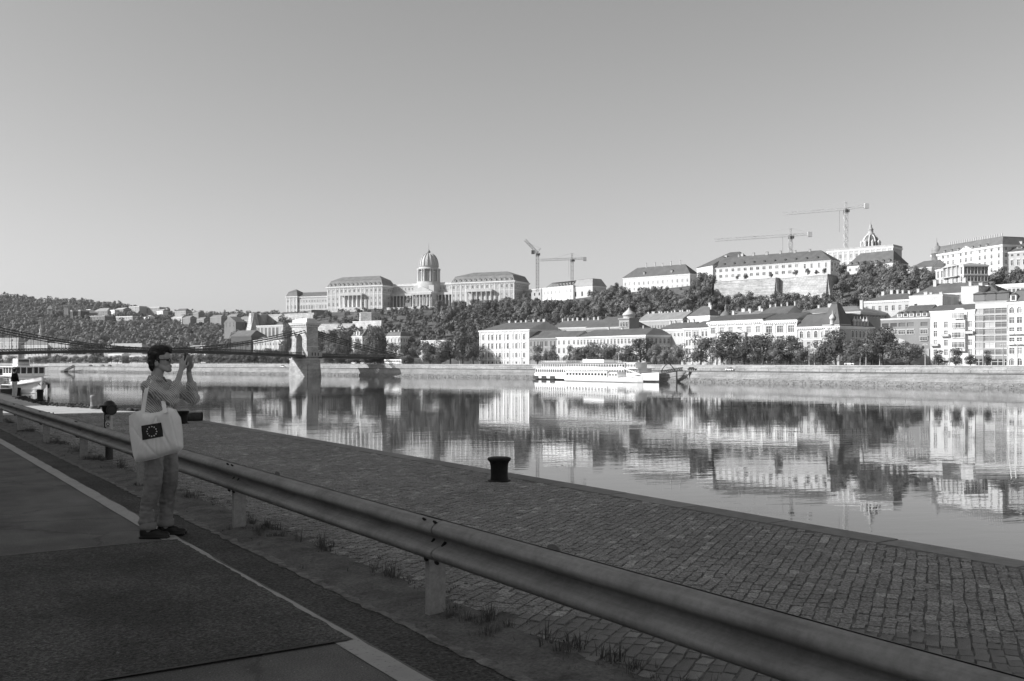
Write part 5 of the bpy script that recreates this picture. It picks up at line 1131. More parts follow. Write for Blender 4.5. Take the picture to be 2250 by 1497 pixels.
def leafmat(v, name):
    m, t, b = principled(name, .65, .25)
    oi = t.nodes.new('ShaderNodeObjectInfo'); ge = t.nodes.new('ShaderNodeNewGeometry')
    c1 = ramp(t, oi.outputs['Random'], [(0, v*.72), (1, v*1.3)]); c2 = mixv(t, 'MULTIPLY', ramp(t, ge.outputs['Random Per Island'], [(0, .82), (1, 1.15)]), ramp(t, noise(t, coords(t, (1,1,1), 'Object'), 4.5 if name != 'foliage' else 3.0, 2, .5), [(.35, .62), (.65, 1.25)]))
    c = mixv(t, 'MULTIPLY', c1, c2); t.links.new(c, b.inputs['Base Color'])
    tr = t.nodes.new('ShaderNodeBsdfTranslucent'); t.links.new(c, tr.inputs[0]); mx = t.nodes.new('ShaderNodeMixShader'); mx.inputs[0].default_value = .22
    t.links.new(b.outputs[0], mx.inputs[1]); t.links.new(tr.outputs[0], mx.inputs[2]); t.links.new(mx.outputs[0], t.nodes['Material Output'].inputs[0]); return m
leaf_d = leafmat(.14, 'foliage_dark'); leaf_m = leafmat(.185, 'foliage'); leaf_l = leafmat(.25, 'foliage_pale')
bark = plain(.09, .95, .3, 2.0, .1, tagname='bark')
def quads_mesh(name, V, mt):
    n = len(V)//4; me = bpy.data.meshes.new(name); me.vertices.add(n*4); me.vertices.foreach_set('co', np.asarray(V, np.float32).ravel())
    me.loops.add(n*4); me.loops.foreach_set('vertex_index', np.arange(n*4, dtype=np.int32)); me.polygons.add(n)
    me.polygons.foreach_set('loop_start', np.arange(0, n*4, 4, dtype=np.int32)); me.polygons.foreach_set('loop_total', np.full(n, 4, np.int32))
    me.materials.append(mt); me.update(calc_edges=True); me.validate(); return me
def trunk_mesh(seed):
    r = random.Random(seed); mb = MB(); mb.tube([(0,0,-.02), (.01,.0,.18), (r.uniform(-.02,.02), r.uniform(-.02,.02), .42), (0,0,.7)], [.035,.026,.02,.006], 7)
    for k in range(5):
        a = 2*math.pi*k/5+r.uniform(-.4,.4); z = r.uniform(.24,.4); e = r.uniform(.2,.34); mb.tube([(0,0,z), (e*.5*math.cos(a), e*.5*math.sin(a), z+.14), (e*math.cos(a), e*math.sin(a), z+.3)], [.014,.009,.003], 5)
    return mb.mesh('trunk', bark)
TR = [trunk_mesh(k) for k in range(4)]
def lifted(V, z0): V = V.copy(); V[:,2] = z0 + V[:,2]*(1-z0); return V
CROWN = {}
for nm, mt in (('d', leaf_d), ('m', leaf_m), ('l', leaf_l)):
    CROWN['big', nm] = [quads_mesh('crown', lifted(crown_arrays(10+k, 3600, .0245, 18), .06), mt) for k in range(4)]
    CROWN['hill', nm] = [quads_mesh('crown', lifted(crown_arrays(40+k, 1300, .038, 9), .02), mt) for k in range(5)]
    CROWN['cone', nm] = [quads_mesh('crown', lifted(crown_arrays(70+k, 2200, .027, 16, cone=.45), .07), mt) for k in range(3)]
_tn = [0]
def tree(name, label, x, y, z, h, w, kind='big', tone='d', group=None, rz=None):
    _tn[0] += 1; i = _tn[0]; a = rz if rz is not None else rng.uniform(0, 6.28)
    M = Matrix.Translation((x, y, z)) @ Matrix.Rotation(a, 4, 'Z'); o = empty(name, M, label, 'tree', group)
    S_ = Matrix.Diagonal((w, w*rng.uniform(.9, 1.1), h, 1))
    link('trunk', TR[i % 4], o, M @ Matrix.Diagonal((h, h, h, 1))); cs = CROWN[kind, tone]; link('crown', cs[i % len(cs)], o, M @ S_); return o
# embankment trees: centre px, top py, width px, kind, tone, what they stand in front of
ET = [(1181,760,23,'cone','m','the tan townhouse'), (1201,773,16,'big','l','the tan townhouse'), (1214,760,19,'cone','m','the tan townhouse'), (1252,760,17,'cone','l','the narrow white townhouse'), (1268,762,17,'cone','l','the seam of white and long pale house'),
      (1283,763,40,'big','d','the long corner block'), (1303,756,28,'big','d','the long corner block'), (1334,756,44,'big','d','the long corner block'), (1362,766,20,'cone','l','the long corner block'), (1380,761,30,'big','d','the long corner block'), (1407,748,44,'big','d','the corner of the long block'),
      (1437,757,24,'big','m','the shaded flank'), (1442,770,20,'cone','l','the shaded flank'), (1460,765,24,'cone','m','the shaded flank'), (1478,768,20,'cone','m','the shaded flank'), (1494,757,27,'big','m','the shaded flank'),
      (1540,743,50,'big','d','the pale double windowed house'), (1575,752,30,'big','d','the ornate bay window house'), (1605,734,60,'big','d','the ornate bay window house'), (1635,752,32,'big','d','the ornate bay window house'), (1677,738,60,'big','d','the gap between both ornate facades'), (1702,757,34,'big','m','the three bay facade'), (1735,744,60,'big','d','the three bay facade'),
      (1760,762,28,'big','m','the corner mansion'), (1808,753,46,'big','d','the corner mansion'), (1836,731,58,'big','d','the corner mansion tower'), (1870,750,46,'big','d','the turreted dormers'), (1893,748,44,'big','d','the turreted dormers'), (1915,756,36,'big','d','the turreted dormers'), (1938,724,62,'big','d','the grey modern block'), (1968,768,26,'big','m','the grey modern block'),
      (1998,753,44,'big','d','the grey modern block'), (2062,771,19,'cone','d','the white apartment house'), (2100,766,25,'cone','d','the white apartment house'), (2132,777,19,'cone','d','the white apartment house'), (2169,772,18,'cone','d','the white grid block'),
      (968,752,34,'big','d','the garden left of the white palace'), (990,746,40,'big','d','the garden left of the white palace'), (1016,742,42,'big','d','the garden left of the white palace'), (1040,755,28,'big','m','the garden left of the white palace'), (945,762,30,'big','d','the garden left of the white palace')]
from collections import Counter
cnt = Counter(t[5] for t in ET); seen = Counter(); ORD = 'first second third fourth fifth sixth seventh eighth ninth tenth eleventh twelfth thirteenth fourteenth fifteenth sixteenth seventeenth eighteenth nineteenth twentieth twenty-first twenty-second twenty-third twenty-fourth twenty-fifth'.split()
for (px, py, w, kd, tn, wh) in ET:
    off = rng.uniform(19.5, 23); p = front(px, off); s = p.y/FPX; seen[wh] += 1
    ad = {'cone': 'narrow clipped', 'big': 'spreading'}[kd] + (' pale' if tn == 'l' else ' dark' if tn == 'd' else '')
    lb = '%s embankment tree before %s' % (ad, wh) + (', %s from left' % ORD[seen[wh]-1] if cnt[wh] > 1 else '')
    tree('embankment_tree', lb, p.x, p.y, UPPER_Z-.05, (Z_(py, p.y)-UPPER_Z)*1.1, w*s*(1.62 if kd == 'big' else 1.9), kd, tn, 'trees along the far embankment')
# clipped row under the bridge deck
def low_row(a, b, n, py, grp, lab, off=22., tones='dm'):
    for i in range(n):
        px = a+(b-a)*(i+rng.uniform(.25,.75))/n; p = front(px, off+rng.uniform(-2, 5)); tree('row_tree', lab + ', %s from the left' % ORD[i], p.x, p.y, UPPER_Z-.05, (Z_(py+rng.uniform(-2,3), p.y)-UPPER_Z), rng.uniform(9, 12), 'big', rng.choice(tones), grp)
low_row(428, 640, 22, 778, 'row of trees under the bridge deck left of the tower', 'low tree under the bridge deck left of the tower')
low_row(712, 905, 18, 778, 'row of trees under the bridge deck right of the tower', 'low tree under the bridge deck right of the tower')
low_row(60, 330, 24, 782, 'small trees on the embankment behind the white boat', 'small round far bank tree between boat and tourist', tones='ml')
low_row(-20, 40, 4, 780, 'small trees at the left edge', 'small round far bank tree left of the boat', tones='ml')
# single large trees around the bridge head
for (px, Y, py, w, tn, lb) in ((828,740,714,56,'d','huge dark round tree between the white house and the villa'), (862,725,752,34,'d','dark tree right under the pale villa'), (756,790,722,36,'d','dark tree on the slope left of the white gabled house'), (724,800,736,34,'m','tree half hidden by the right hand bridge chain next to the tower'),
      (632,812,712,34,'d','tall dark tree hugging the left edge of the bridge tower'), (740,770,752,40,'m','bushy tree under the right hand chain near the tower'), (790,745,762,46,'m','bushy tree below the white gabled house'), (912,730,758,34,'d','dark tree left of the farther stone lion'), (935,715,752,40,'d','dark tree behind the nearer stone lion'),
      (590,840,764,30,'d','small dark tree before the riverside block behind the chain'), (566,850,766,28,'d','dark tree at the left end of the riverside block'), (612,830,766,30,'d','dark tree at the right end of the riverside block')):
    z = max(UPPER_Z, castle_z(px, Y)) if Y > 745 else UPPER_Z-.05
    tree('broadleaf_tree', lb, X_(px, Y), Y, z-.2, Z_(py, Y)-z, w*Y/FPX*1.2, 'big', tn, 'single trees at the bridge head')
# wooded slopes of the castle hill
def clear(x, y, m=2.5):
    v = Vector((x, y, 0))
    for Mi, L, D in FOOT:
        q = Mi @ v
        if -m < q.x < L+m and -m < q.y < D+m: return False
    return True
cand = []
Y = 470.
while Y < 1060:
    px = 470 if Y > 800 else 560
    while px < 2360:
        st = 8.6/Y*FPX; pj = px+rng.uniform(-.45,.45)*st; Yj = Y+rng.uniform(-4,4); px += st
        f, c, zc_ = tab(CH, pj); u = (Yj-f)/(c-f)
        if u < .04 or u > (1.0 if pj > 1160 else .95) or (1560 < pj < 1850 and Yj > c-9): continue
        dens = .5 if pj < 960 and u > .45 else (.62 if 860 < pj < 1060 else .97)
        if pj < 850 and u > .55: dens = .34
        if rng.random() > dens: continue
        z = castle_z(pj, Yj); x = X_(pj, Yj)
        if not clear(x, Yj): continue
        h = rng.uniform(8, 14) if u < .82 else rng.uniform(5, 9)
        if pj < 960 and u > .4: h *= .66
        if 2050 < pj < 2180 and Yj > 470: h *= .7
        if 1560 < pj < 1850: h = min(h, Z_(638+rng.uniform(0, 16), Yj)-z)
        elif 1365 < pj < 1525: h = min(h, Z_(624+rng.uniform(0, 20), Yj)-z)
        elif 1160 < pj < 1300: h = min(h, Z_(652+rng.uniform(0, 14), Yj)-z)
        elif 1845 <= pj < 1965: h = min(h, Z_(588+rng.uniform(0, 16), Yj)-z)
        if h < 3: continue
        py = HY-(z-EYE)/Yj*FPX
        cand.append((h/Yj if py < 716 else 0, pj, Yj, x, z, h))
    Y += 8.2
for k in range(26):                                             # trees growing up against palace and barracks
    pj = rng.choice([rng.uniform(955, 1050), rng.uniform(1060, 1190), rng.uniform(1300, 1380), rng.uniform(1540, 1575), rng.uniform(1845, 1990)]); f, c, zc_ = tab(CH, pj); Yj = c-rng.uniform(6, 22)
    if clear(X_(pj, Yj), Yj): cand.append((12/Yj, pj, Yj, X_(pj, Yj), castle_z(pj, Yj), rng.uniform(8, 12)))
for i in range(9): pj = 1590+i*27+rng.uniform(-5,5); Yj = 700-i*6.5; cand.append((.01, pj, Yj-26, X_(pj, Yj-26), Z_(662, Yj-26), rng.uniform(4, 8)))
cand.sort(reverse=True)
def zone(px):
    for lim, lb in ((700, 'tree on the slope below the left wing of the palace'), (868, 'tree on the slope below the left palace block'), (995, 'tree on the slope below the palace dome'), (1165, 'tree on the slope below the right palace block'), (1330, 'tree in the wood below the cranes and wrapped building'),
                    (1535, 'tree in the dense wood below the long white house'), (1845, 'tree in the dense wood below the stone rampart'), (2000, 'tree in the dense wood below the steep roofed house'), (9999, 'tree on the slope around the columned villa')):
        if px < lim: return lb
for (a, pj, Yj, x, z, h) in cand[:290]:
    lb = zone(pj); tn = rng.choice('ddmm' if pj > 1000 else 'dmml'); f, c, zc_ = tab(CH, pj); u = (Yj-f)/(c-f)
    full = ('low ' if h < 8.5 else 'tall ' if h > 11.8 else '') + {'d': 'dark', 'm': 'mid grey', 'l': 'pale'}[tn] + ' ' + lb.replace('tree ', 'tree %s ' % ('at the foot' if u < .35 else 'halfway up' if u < .68 else 'near the top'), 1).replace(' low tree', ' tree')
    tree('hillside_tree', full, x, Yj, z-.3, h, h*rng.uniform(.82, 1.12), 'hill', tn, lb.replace('tree', 'trees'))
def mass(name, label, items, arrs, mt):
    out = []
    for (x, y, z, h, w) in items:
        V = arrs[rng.randrange(len(arrs))]; a = rng.uniform(0, 6.28); ca, sa = math.cos(a), math.sin(a)
        out.append(np.stack([(V[:,0]*ca-V[:,1]*sa)*w+x, (V[:,0]*sa+V[:,1]*ca)*w+y, V[:,2]*h+z], 1))
    tag(link(name, quads_mesh(name, np.concatenate(out), mt)), label, 'wood', kind='stuff')
A1 = [crown_arrays(100+k, 380, .062, 10) for k in range(6)]; A2 = [crown_arrays(120+k, 150, .1, 11) for k in range(6)]
mass('hillside_wood', 'mass of trees filling the castle hill slope between the single trees', [(x, Yj, z-.4, h, h*rng.uniform(.85, 1.1)) for (a, pj, Yj, x, z, h) in cand[290:]], A1, leaf_d)
items = []
Y = 1075.
while Y < 1625:
    px = -70.
    while px < 640:
        st = 11.5/Y*FPX; pj = px+rng.uniform(-.5,.5)*st; Yj = Y+rng.uniform(-5,5); px += st
        f, c, zz_ = tab(FH, pj)
        if Yj < f or Yj > c or not clear(X_(pj, Yj), Yj, 3): continue
        h = rng.uniform(9, 15)
        for Mi, L, D in FOOT[-40:]:
            q = Mi @ Vector((X_(pj, Yj), Yj, 0))
            if -5 < q.x < L+5 and -60 < q.y < 0: h = min(h, max(1.5, .17*-q.y+1.5))
        items.append((X_(pj, Yj), Yj, far_z(pj, Yj)-.5, h, rng.uniform(10, 15)))
    Y += 11.
mass('distant_wood', 'far wooded hill of round tree crowns behind the left part of the bridge', items, A2, leaf_m)
# trees between the far hill and the castle, left of the bastion
extra = []
for k in range(150):
    pj = rng.uniform(330, 575); Yj = rng.uniform(930, 1075); z = max(far_z(pj, Yj), castle_z(pj, Yj)); h = rng.uniform(9, 14)
    top = 735-(Yj-930)*.13 if pj < 490 else 742-(Yj-930)*.16
    h = min(h, Z_(top+rng.uniform(-4, 8), Yj)-z)
    if h > 3 and clear(X_(pj, Yj), Yj, 2): extra.append((X_(pj, Yj), Yj, z-.4, h, rng.uniform(9, 13)))
mass('hollow_wood', 'trees filling the hollow between the wooded hill and the castle bastion', extra, A1, leaf_m)
# shrubs on the barracks terrace, bank weeds
for i, (px, py) in enumerate(((1620,612),(1695,608),(1748,602),(1775,603),(1795,602),(1812,601),(1640,611))):
    Yj = 705-(px-1567)*.235; tree('terrace_shrub', 'small round shrub on the barracks terrace, %s from the left' % ORD[sorted((1620,1695,1748,1775,1795,1812,1640)).index(px)], X_(px, Yj-10), Yj-10, 58, rng.uniform(3, 5), rng.uniform(3.5, 5), 'hill', 'd', 'shrubs on the rampart terrace')
# ------------------------------------------------------------------ near bank: quay frame, x = towards the river (v), y = along the quay (u)
QA = R(33.08); MQ = frame(0, 0, 0, math.cos(QA), math.sin(QA)); QE = 8.1
def qz(u): return 0.0 if u < 34 else -.5*min(1, (u-34)/20.)           # the quay dips a little further on
def uv(u, v, z=0): return MQ @ Vector((v, u, z))
def asphalt(name, v, fine, contrast, bstr, patch=False):
    m, t, b = principled(name, .88, .25); co = coords(t)
    n1 = noise(t, co, fine, 6, .75); n2 = noise(t, co, 1.1, 5, .6); vo = t.nodes.new('ShaderNodeTexVoronoi'); vo.inputs['Scale'].default_value = fine*.9; t.links.new(co, vo.inputs['Vector'])
    c = ramp(t, n1, [(.32, v*(1-contrast)), (.5, v), (.68, v*(1+contrast*1.5))]); c = mixv(t, 'MULTIPLY', c, ramp(t, n2, [(.36, .7), (.64, 1.15)]))
    c = mixv(t, 'MULTIPLY', c, ramp(t, noise(t, coords(t, (1, .12, 1)), 2.2, 4, .6), [(.35, .86), (.65, 1.06)]))          # faint wheel streaks along the road
    c = mixv(t, 'MULTIPLY', c, ramp(t, noise(t, co, .45, 3, .55), [(.35, .72), (.55, 1.0), (.75, 1.12)]))                  # old stains
    c = mixv(t, 'MIX', c, v*2.6, ramp(t, noise(t, co, fine*.55, 2, .4), [(.70, 0), (.76, .8)]))                             # pale grit
    if patch:
        wv = t.nodes.new('ShaderNodeTexVoronoi'); wv.feature = 'DISTANCE_TO_EDGE'; wv.inputs['Scale'].default_value = .42; mpx = t.nodes.new('ShaderNodeMixRGB'); mpx.blend_type = 'ADD'; mpx.inputs[0].default_value = .5
        nn = t.nodes.new('ShaderNodeTexNoise'); nn.inputs['Scale'].default_value = 3.0; nn.inputs['Detail'].default_value = 5; t.links.new(co, nn.inputs['Vector']); t.links.new(co, mpx.inputs[1]); t.links.new(nn.outputs['Color'], mpx.inputs[2]); t.links.new(mpx.outputs[0], wv.inputs['Vector'])
        c = mixv(t, 'MULTIPLY', c, ramp(t, wv.outputs['Distance'], [(0, .7), (.006, .8), (.012, 1.0)]))                    # hairline cracks
    t.links.new(c, b.inputs['Base Color']); bump(t, b, vo.outputs['Distance'], bstr, .012); return m
as_old = asphalt('asphalt_worn', .145, 95, .5, .5, True); as_new = asphalt('asphalt_patch', .078, 55, 1.1, 1.0); as_sh = asphalt('asphalt_shoulder', .064, 45, .9, 1.0)
def strip(name, pts, z, mt, parent=None, kind='structure'):
    """pts: polygon in (v,u)"""
    o = MB().face([(v, u, z) for v, u in pts]).build(name, mt, parent, MQ); 
    if parent is None: tag(o, kind=kind)
    return o
road = strip('road', [(-14, -25), (2.49, -25), (2.49, 80), (-14, 80)], 0.0, as_old)
rr = random.Random(4)
def wobble(a, b, n, amp, v): return [(v+rr.uniform(-amp, amp), a+(b-a)*i/n) for i in range(n+1)]
strip('repair_patch', [(-14, 5.5)] + [(2.435, 5.46)] + wobble(5.5, 9.43, 60, .009, 2.435)[1:-1] + [(2.44, 9.43), (-14, 9.41)], .009, as_new, road)
seam = plain(.15, .9, .25, 3, tagname='seam')
strip('patch_seam', [(-14, 9.405)] + [(v_, 9.415+rr.uniform(-.006, .006)) for v_ in np.linspace(-6, 2.36, 30)] + [(2.38, 9.445)] + [(v_, 9.45+rr.uniform(-.006, .006)) for v_ in np.linspace(2.36, -6, 30)] + [(-14, 9.45)], .0125, seam, road)
strip('patch_seam', [(-14, 5.48), (2.4, 5.45), (2.4, 5.475), (-14, 5.505)], .0125, plain(.075, .9, .3, 3, tagname='seam_dark'), road)
def linemat():
    m, t, b = principled('road_paint', .7, .3); co = coords(t); n = noise(t, co, 26, 6, .75); n2 = noise(t, co, 3.5, 4, .6)
    c = mixv(t, 'MIX', ramp(t, n2, [(.3, .3), (.7, .39)]), .1, ramp(t, n, [(.56, 0), (.68, .9)])); t.links.new(c, b.inputs['Base Color']); bump(t, b, n, .2, .004); return m
lm_ = linemat()
edge = [(2.315+rr.uniform(-.004,.004), u_) for u_ in np.linspace(-25, 80, 260)] + [(2.472+rr.uniform(-.012,.012), u_) for u_ in np.linspace(80, -25, 420)]
strip('edge_line', edge, .005, lm_, road)
strip('shoulder', [(2.49, -25)] + wobble(-25, 80, 900, .012, 2.875) + [(2.49, 80)], -.006, as_sh)
def dirtmat():
    m, t, b = principled('verge_dirt', .95, .15); co = coords(t); n1 = noise(t, co, 3.0, 6, .7); n2 = noise(t, co, 40, 5, .75)
    c = mixv(t, 'MULTIPLY', ramp(t, n1, [(.3, .07), (.6, .15)]), ramp(t, n2, [(.3, .6), (.7, 1.5)])); t.links.new(c, b.inputs['Base Color']); bump(t, b, n2, .7, .02); return m
dirt = dirtmat()
def dirt_sheet():
    from mathutils import noise as mn
    vs = np.linspace(2.6, 3.7, 15); us = np.concatenate([np.arange(-6, 26, .11), np.arange(26, 80, .8)]); V = []; Fc = []
    for u_ in us:
        for v_ in vs:
            e = max(0, 1-abs(v_-3.23)/.3); z = -.010 + .028*e**.8 + (.012*mn.noise((v_*3, u_*3, 0)) + .009*mn.noise((v_*11, u_*11, 3)))*min(1, e*3) - (.03*max(0, (v_-3.4)/.3))
            if v_ < 2.93: z = -.009
            V.append((v_, u_, z+qz(u_)))
    k = len(vs); Fc = [(i*k+j, i*k+j+1, (i+1)*k+j+1, (i+1)*k+j) for i in range(len(us)-1) for j in range(k-1)]
    me = bpy.data.meshes.new('verge'); me.from_pydata(V, [], Fc); me.materials.append(dirt)
    for p in me.polygons: p.use_smooth = True
    tag(link('verge', me, None, MQ), kind='structure')
dirt_sheet()
strip('dust_line', [(v_-.02, u_) for v_, u_ in wobble(-25, 60, 900, .02, 2.85)] + [(v_+.03, u_) for v_, u_ in wobble(60, -25, 900, .03, 2.87)], -.0015, plain(.2, .95, .6, 9, .1, bmp=.6, tagname='dust'))
# quay body
mb = MB(); us = [-40, 34, 39, 44, 49, 54, 260]
for a, b in zip(us, us[1:]):
    mb.face([(3.3, a, qz(a)-.006), (QE-.02, a, qz(a)-.006), (QE-.02, b, qz(b)-.006), (3.3, b, qz(b)-.006)])
    mb.face([(QE-.02, a, qz(a)-.02), (QE-.02, a, -10), (QE-.02, b, -10), (QE-.02, b, qz(b)-.035)], 1)
quay = tag(mb.build('quay', [plain(.16, .95, .5, 9, .1, tagname='joint_dirt'), stonemat(.3, 1.4, .6, 'quay')], None, MQ), kind='structure')
# quay paving further along, paled in colour to boost the sunlit patch
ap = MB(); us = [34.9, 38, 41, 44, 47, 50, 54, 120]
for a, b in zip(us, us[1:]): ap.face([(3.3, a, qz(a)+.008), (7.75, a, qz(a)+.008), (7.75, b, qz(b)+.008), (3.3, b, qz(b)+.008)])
tag(ap.build('sun_paled_apron', plain(.46, .9, .25, 1.5, .2, bmp=.5, bscale=20, tagname='concrete'), None, MQ), kind='structure')
# granite edge stones
def slabmat():
    m, t, b = principled('edge_granite', .85, .3); co = coords(t); oi = t.nodes.new('ShaderNodeObjectInfo')
    c = mixv(t, 'MULTIPLY', ramp(t, oi.outputs['Random'], [(0, .17), (1, .25)]), ramp(t, noise(t, co, 5, 6, .7), [(.3, .75), (.7, 1.15)])); t.links.new(c, b.inputs['Base Color']); bump(t, b, noise(t, co, 22, 5, .7), .4, .01); return m
gm = slabmat(); u0 = -6.0; slabs = []
for k in range(4):
    mb = MB(); L = 1.3; mb.frustum((7.76, QE, 0, L), (7.775, QE-.012, .008, L-.008), -.25, 0.0); slabs.append(mb.mesh('edge_stone', gm))
while u0 < 62:
    i = rr.randrange(4); o = link('edge_stone', slabs[i], quay, MQ @ Matrix.Translation((rr.uniform(-.003,.003), u0, qz(u0+.65)+rr.uniform(-.0015,.0015))) @ Matrix.Rotation(math.atan2(qz(u0+1.3)-qz(u0), 1.3), 4, 'X')); u0 += 1.312
strip('far_edge', [(7.76, 62), (QE, 62), (QE, 260), (7.76, 260)], -.5, gm)
# setts: laid in slanting rows
def settmat():
    m, t, b = principled('granite_sett', .8, .3); co = coords(t); ge = t.nodes.new('ShaderNodeNewGeometry'); at_ = t.nodes.new('ShaderNodeAttribute'); at_.attribute_name = 'tone'
    c = ramp(t, at_.outputs['Fac'], [(0, .21), (.45, .24), (.88, .27), (.96, .34), (1, .4)])
    c = mixv(t, 'MULTIPLY', c, ramp(t, noise(t, co, 42, 5, .75), [(.40, .45), (.60, 1.5)])); c = mixv(t, 'MULTIPLY', c, ramp(t, noise(t, co, .7, 4, .6), [(.3, .82), (.7, 1.12)]))
    t.links.new(c, b.inputs['Base Color']); bump(t, b, noise(t, co, 34, 6, .8), .8, .02); return m
def make_setts():
    sm = settmat(); r = np.random.RandomState(5); W, Ln = .084, .132
    a = R(22.5); e1 = Vector((math.cos(a), -math.sin(a))); e2 = Vector((math.sin(a), math.cos(a)))   # across the row, along the row (world)
    ca, sa = math.cos(QA), math.sin(QA); near = []; far = []
    # bounding range in the (e1,e2) frame
    pts = [MQ @ Vector((v, u, 0)) for v in (3.3, 7.8) for u in (-5, 36)]
    i0, i1 = min(p.x*e1.x+p.y*e1.y for p in pts), max(p.x*e1.x+p.y*e1.y for p in pts); j0, j1 = min(p.x*e2.x+p.y*e2.y for p in pts), max(p.x*e2.x+p.y*e2.y for p in pts)
    ni = int((i1-i0)/W)+1
    for i in range(ni):
        s = i0+i*W; j = j0+r.uniform(0, Ln)
        # limit along the row to the quay strip: v = s*(e1.v)+j*(e2.v)
        e1v, e2v = e1.x*ca+e1.y*sa, e2.x*ca+e2.y*sa
        ja, jb = sorted(((3.2-s*e1v)/e2v, (7.74-s*e1v)/e2v)); j = ja+r.uniform(0, Ln*.5)
        while j < jb:
            l = Ln*r.uniform(.82, 1.2); sw = s+.010*math.sin(j*1.1+i*.05)+.003*math.sin(j*5.3+i*.7)+r.normal(0, .004); x, y = e1.x*sw+e2.x*(j+l/2), e1.y*sw+e2.y*(j+l/2); j += l
            v, u = x*ca+y*sa, -x*sa+y*ca
            if u < -4.5 or u > 34.9 or v < 3.2 or v > 7.71: continue
            if v < 3.6 and r.rand() < (3.6-v)*1.8: continue             # swallowed by the dirt of the verge
            d = math.hypot(x, y); px = CX+FPX*x/max(y, .1); py = HY+FPX*EYE/max(y, .1)
            item = (x, y, u, l*.98, W*.985*r.uniform(.93, 1.03), r.uniform(-.003, .004)+qz(u), r.normal(0, .018), r.normal(0, .018), r.normal(0, .05), r.rand())
            vis = 0 <= px <= 2250 and y > 1 and py < 1515
            rail = v-3.1 < 0
            (near if vis else far).append((d, item))
    near.sort(key=lambda q: q[0]); single = [q[1] for q in near[:300]]; rest = [q[1] for q in near[300:]] + [q[1] for q in far]
    unit = np.array([(-.5,-.5,-.05), (.5,-.5,-.05), (.5,.5,-.05), (-.5,.5,-.05), (-.455,-.44,0), (.455,-.44,0), (.455,.44,0), (-.455,.44,0)], float)
    quad = [(4,5,6,7), (0,1,5,4), (1,2,6,5), (2,3,7,6), (3,0,4,7)]; base = math.pi/2-a
    def verts(it, world=True):
        x, y, u, l, w, z, tx, ty, rz, tn = it; p = unit*np.array([l, w, 1]); p[:,2] += p[:,0]*tx+p[:,1]*ty; ang = base+rz; c, s = math.cos(ang), math.sin(ang)
        return np.stack([p[:,0]*c-p[:,1]*s+x, p[:,0]*s+p[:,1]*c+y, p[:,2]+z], 1)
    n = len(rest); V = np.concatenate([verts(it) for it in rest]); F_ = (np.array(quad)[None] + (np.arange(n)*8)[:,None,None]).reshape(-1, 4)
    me = bpy.data.meshes.new('setts'); me.from_pydata(V.tolist(), [], F_.tolist()); me.materials.append(sm)
    at_ = me.attributes.new('tone', 'FLOAT', 'POINT'); at_.data.foreach_set('value', np.repeat([it[9] for it in rest], 8).astype(np.float32))
    o = link('sett_paving', me, quay, Matrix()); o['kind'] = 'stuff'
    shared = []
    for k in range(10):
        me = bpy.data.meshes.new('sett'); me.from_pydata((unit + np.random.RandomState(k).normal(0, .018, (8,3))*np.array([1,1,.12])).tolist(), [], quad); me.materials.append(sm)
        at_ = me.attributes.new('tone', 'FLOAT', 'POINT'); at_.data.foreach_set('value', np.full(8, (k+.5)/10, np.float32)); shared.append(me)
    for it in single:
        x, y, u, l, w, z, tx, ty, rz, tn = it
        M = Matrix.Translation((x, y, z)) @ Matrix.Rotation(base+rz, 4, 'Z') @ Matrix.Rotation(-tx, 4, 'Y') @ Matrix.Rotation(ty, 4, 'X') @ Matrix.Diagonal((l, w, 1, 1)); link('sett', shared[int(tn*9.99)], quay, M)
make_setts()
# weeds and grass tufts along the verge
def weeds():
    r = np.random.RandomState(8); V = []
    def tuft(u, v, n, h, sp, z0):
        for k in range(n):
            a = r.uniform(0, 6.28); d = np.array([math.cos(a), math.sin(a), 0]); b0 = np.array([v, u, z0]) + d*r.uniform(0, sp*.4); hh = h*r.uniform(.4, 1.1); lean = r.uniform(.1, .8)
            side = np.array([-d[1], d[0], 0])*r.uniform(.0015, .0035); p1 = b0+d*hh*lean*.35+np.array([0,0,hh*.6]); p2 = b0+d*hh*lean+np.array([0,0,hh*(1-.3*lean)])
            V.extend([b0-side, b0+side, p1+side*.8, p1-side*.8, p1-side*.8, p1+side*.8, p2+side*.15, p2-side*.15])
    for k in range(900):
        u = r.uniform(1, 34); v = 3.4+r.normal(0, .13) if r.rand() < .8 else r.uniform(2.95, 3.3); tuft(u, v, r.randint(6, 20), r.uniform(.02, .07), .1, qz(u)-.02)
    for u in POSTS:
        for k in range(9): tuft(u+r.normal(0, .16), 3.16+r.normal(0, .1), 22, r.uniform(.02, .06), .12, 0)
        for k in range(14): tuft(u-.3+r.normal(0, .22), 3.28+r.normal(0, .09), 30, r.uniform(.04, .11), .14, 0)
    for u, v, h in ((4.7,3.4,.14), (4.2,3.45,.12), (6.9,3.4,.15), (8.4,3.42,.16), (12.2,3.3,.16), (16.4,3.35,.2), (19.5,3.3,.25), (3.6,3.45,.12), (3.1,3.5,.12)):
        for k in range(7): tuft(u+r.normal(0,.1), v+r.normal(0,.06), 14, h*r.uniform(.6,1.2), .12, -.01)
    tag(link('weeds', quads_mesh('weeds', np.array(V), plain(.13, .9, .4, 3, .1, tagname='dry_grass')), None, MQ), 'dry grass and weeds growing along the verge by the rail posts', 'grass', kind='stuff')
POSTS = [1.62, 5.72, 9.78, 13.9, 18.1, 22.2, 26.3, 30.4, 34.5]
weeds()
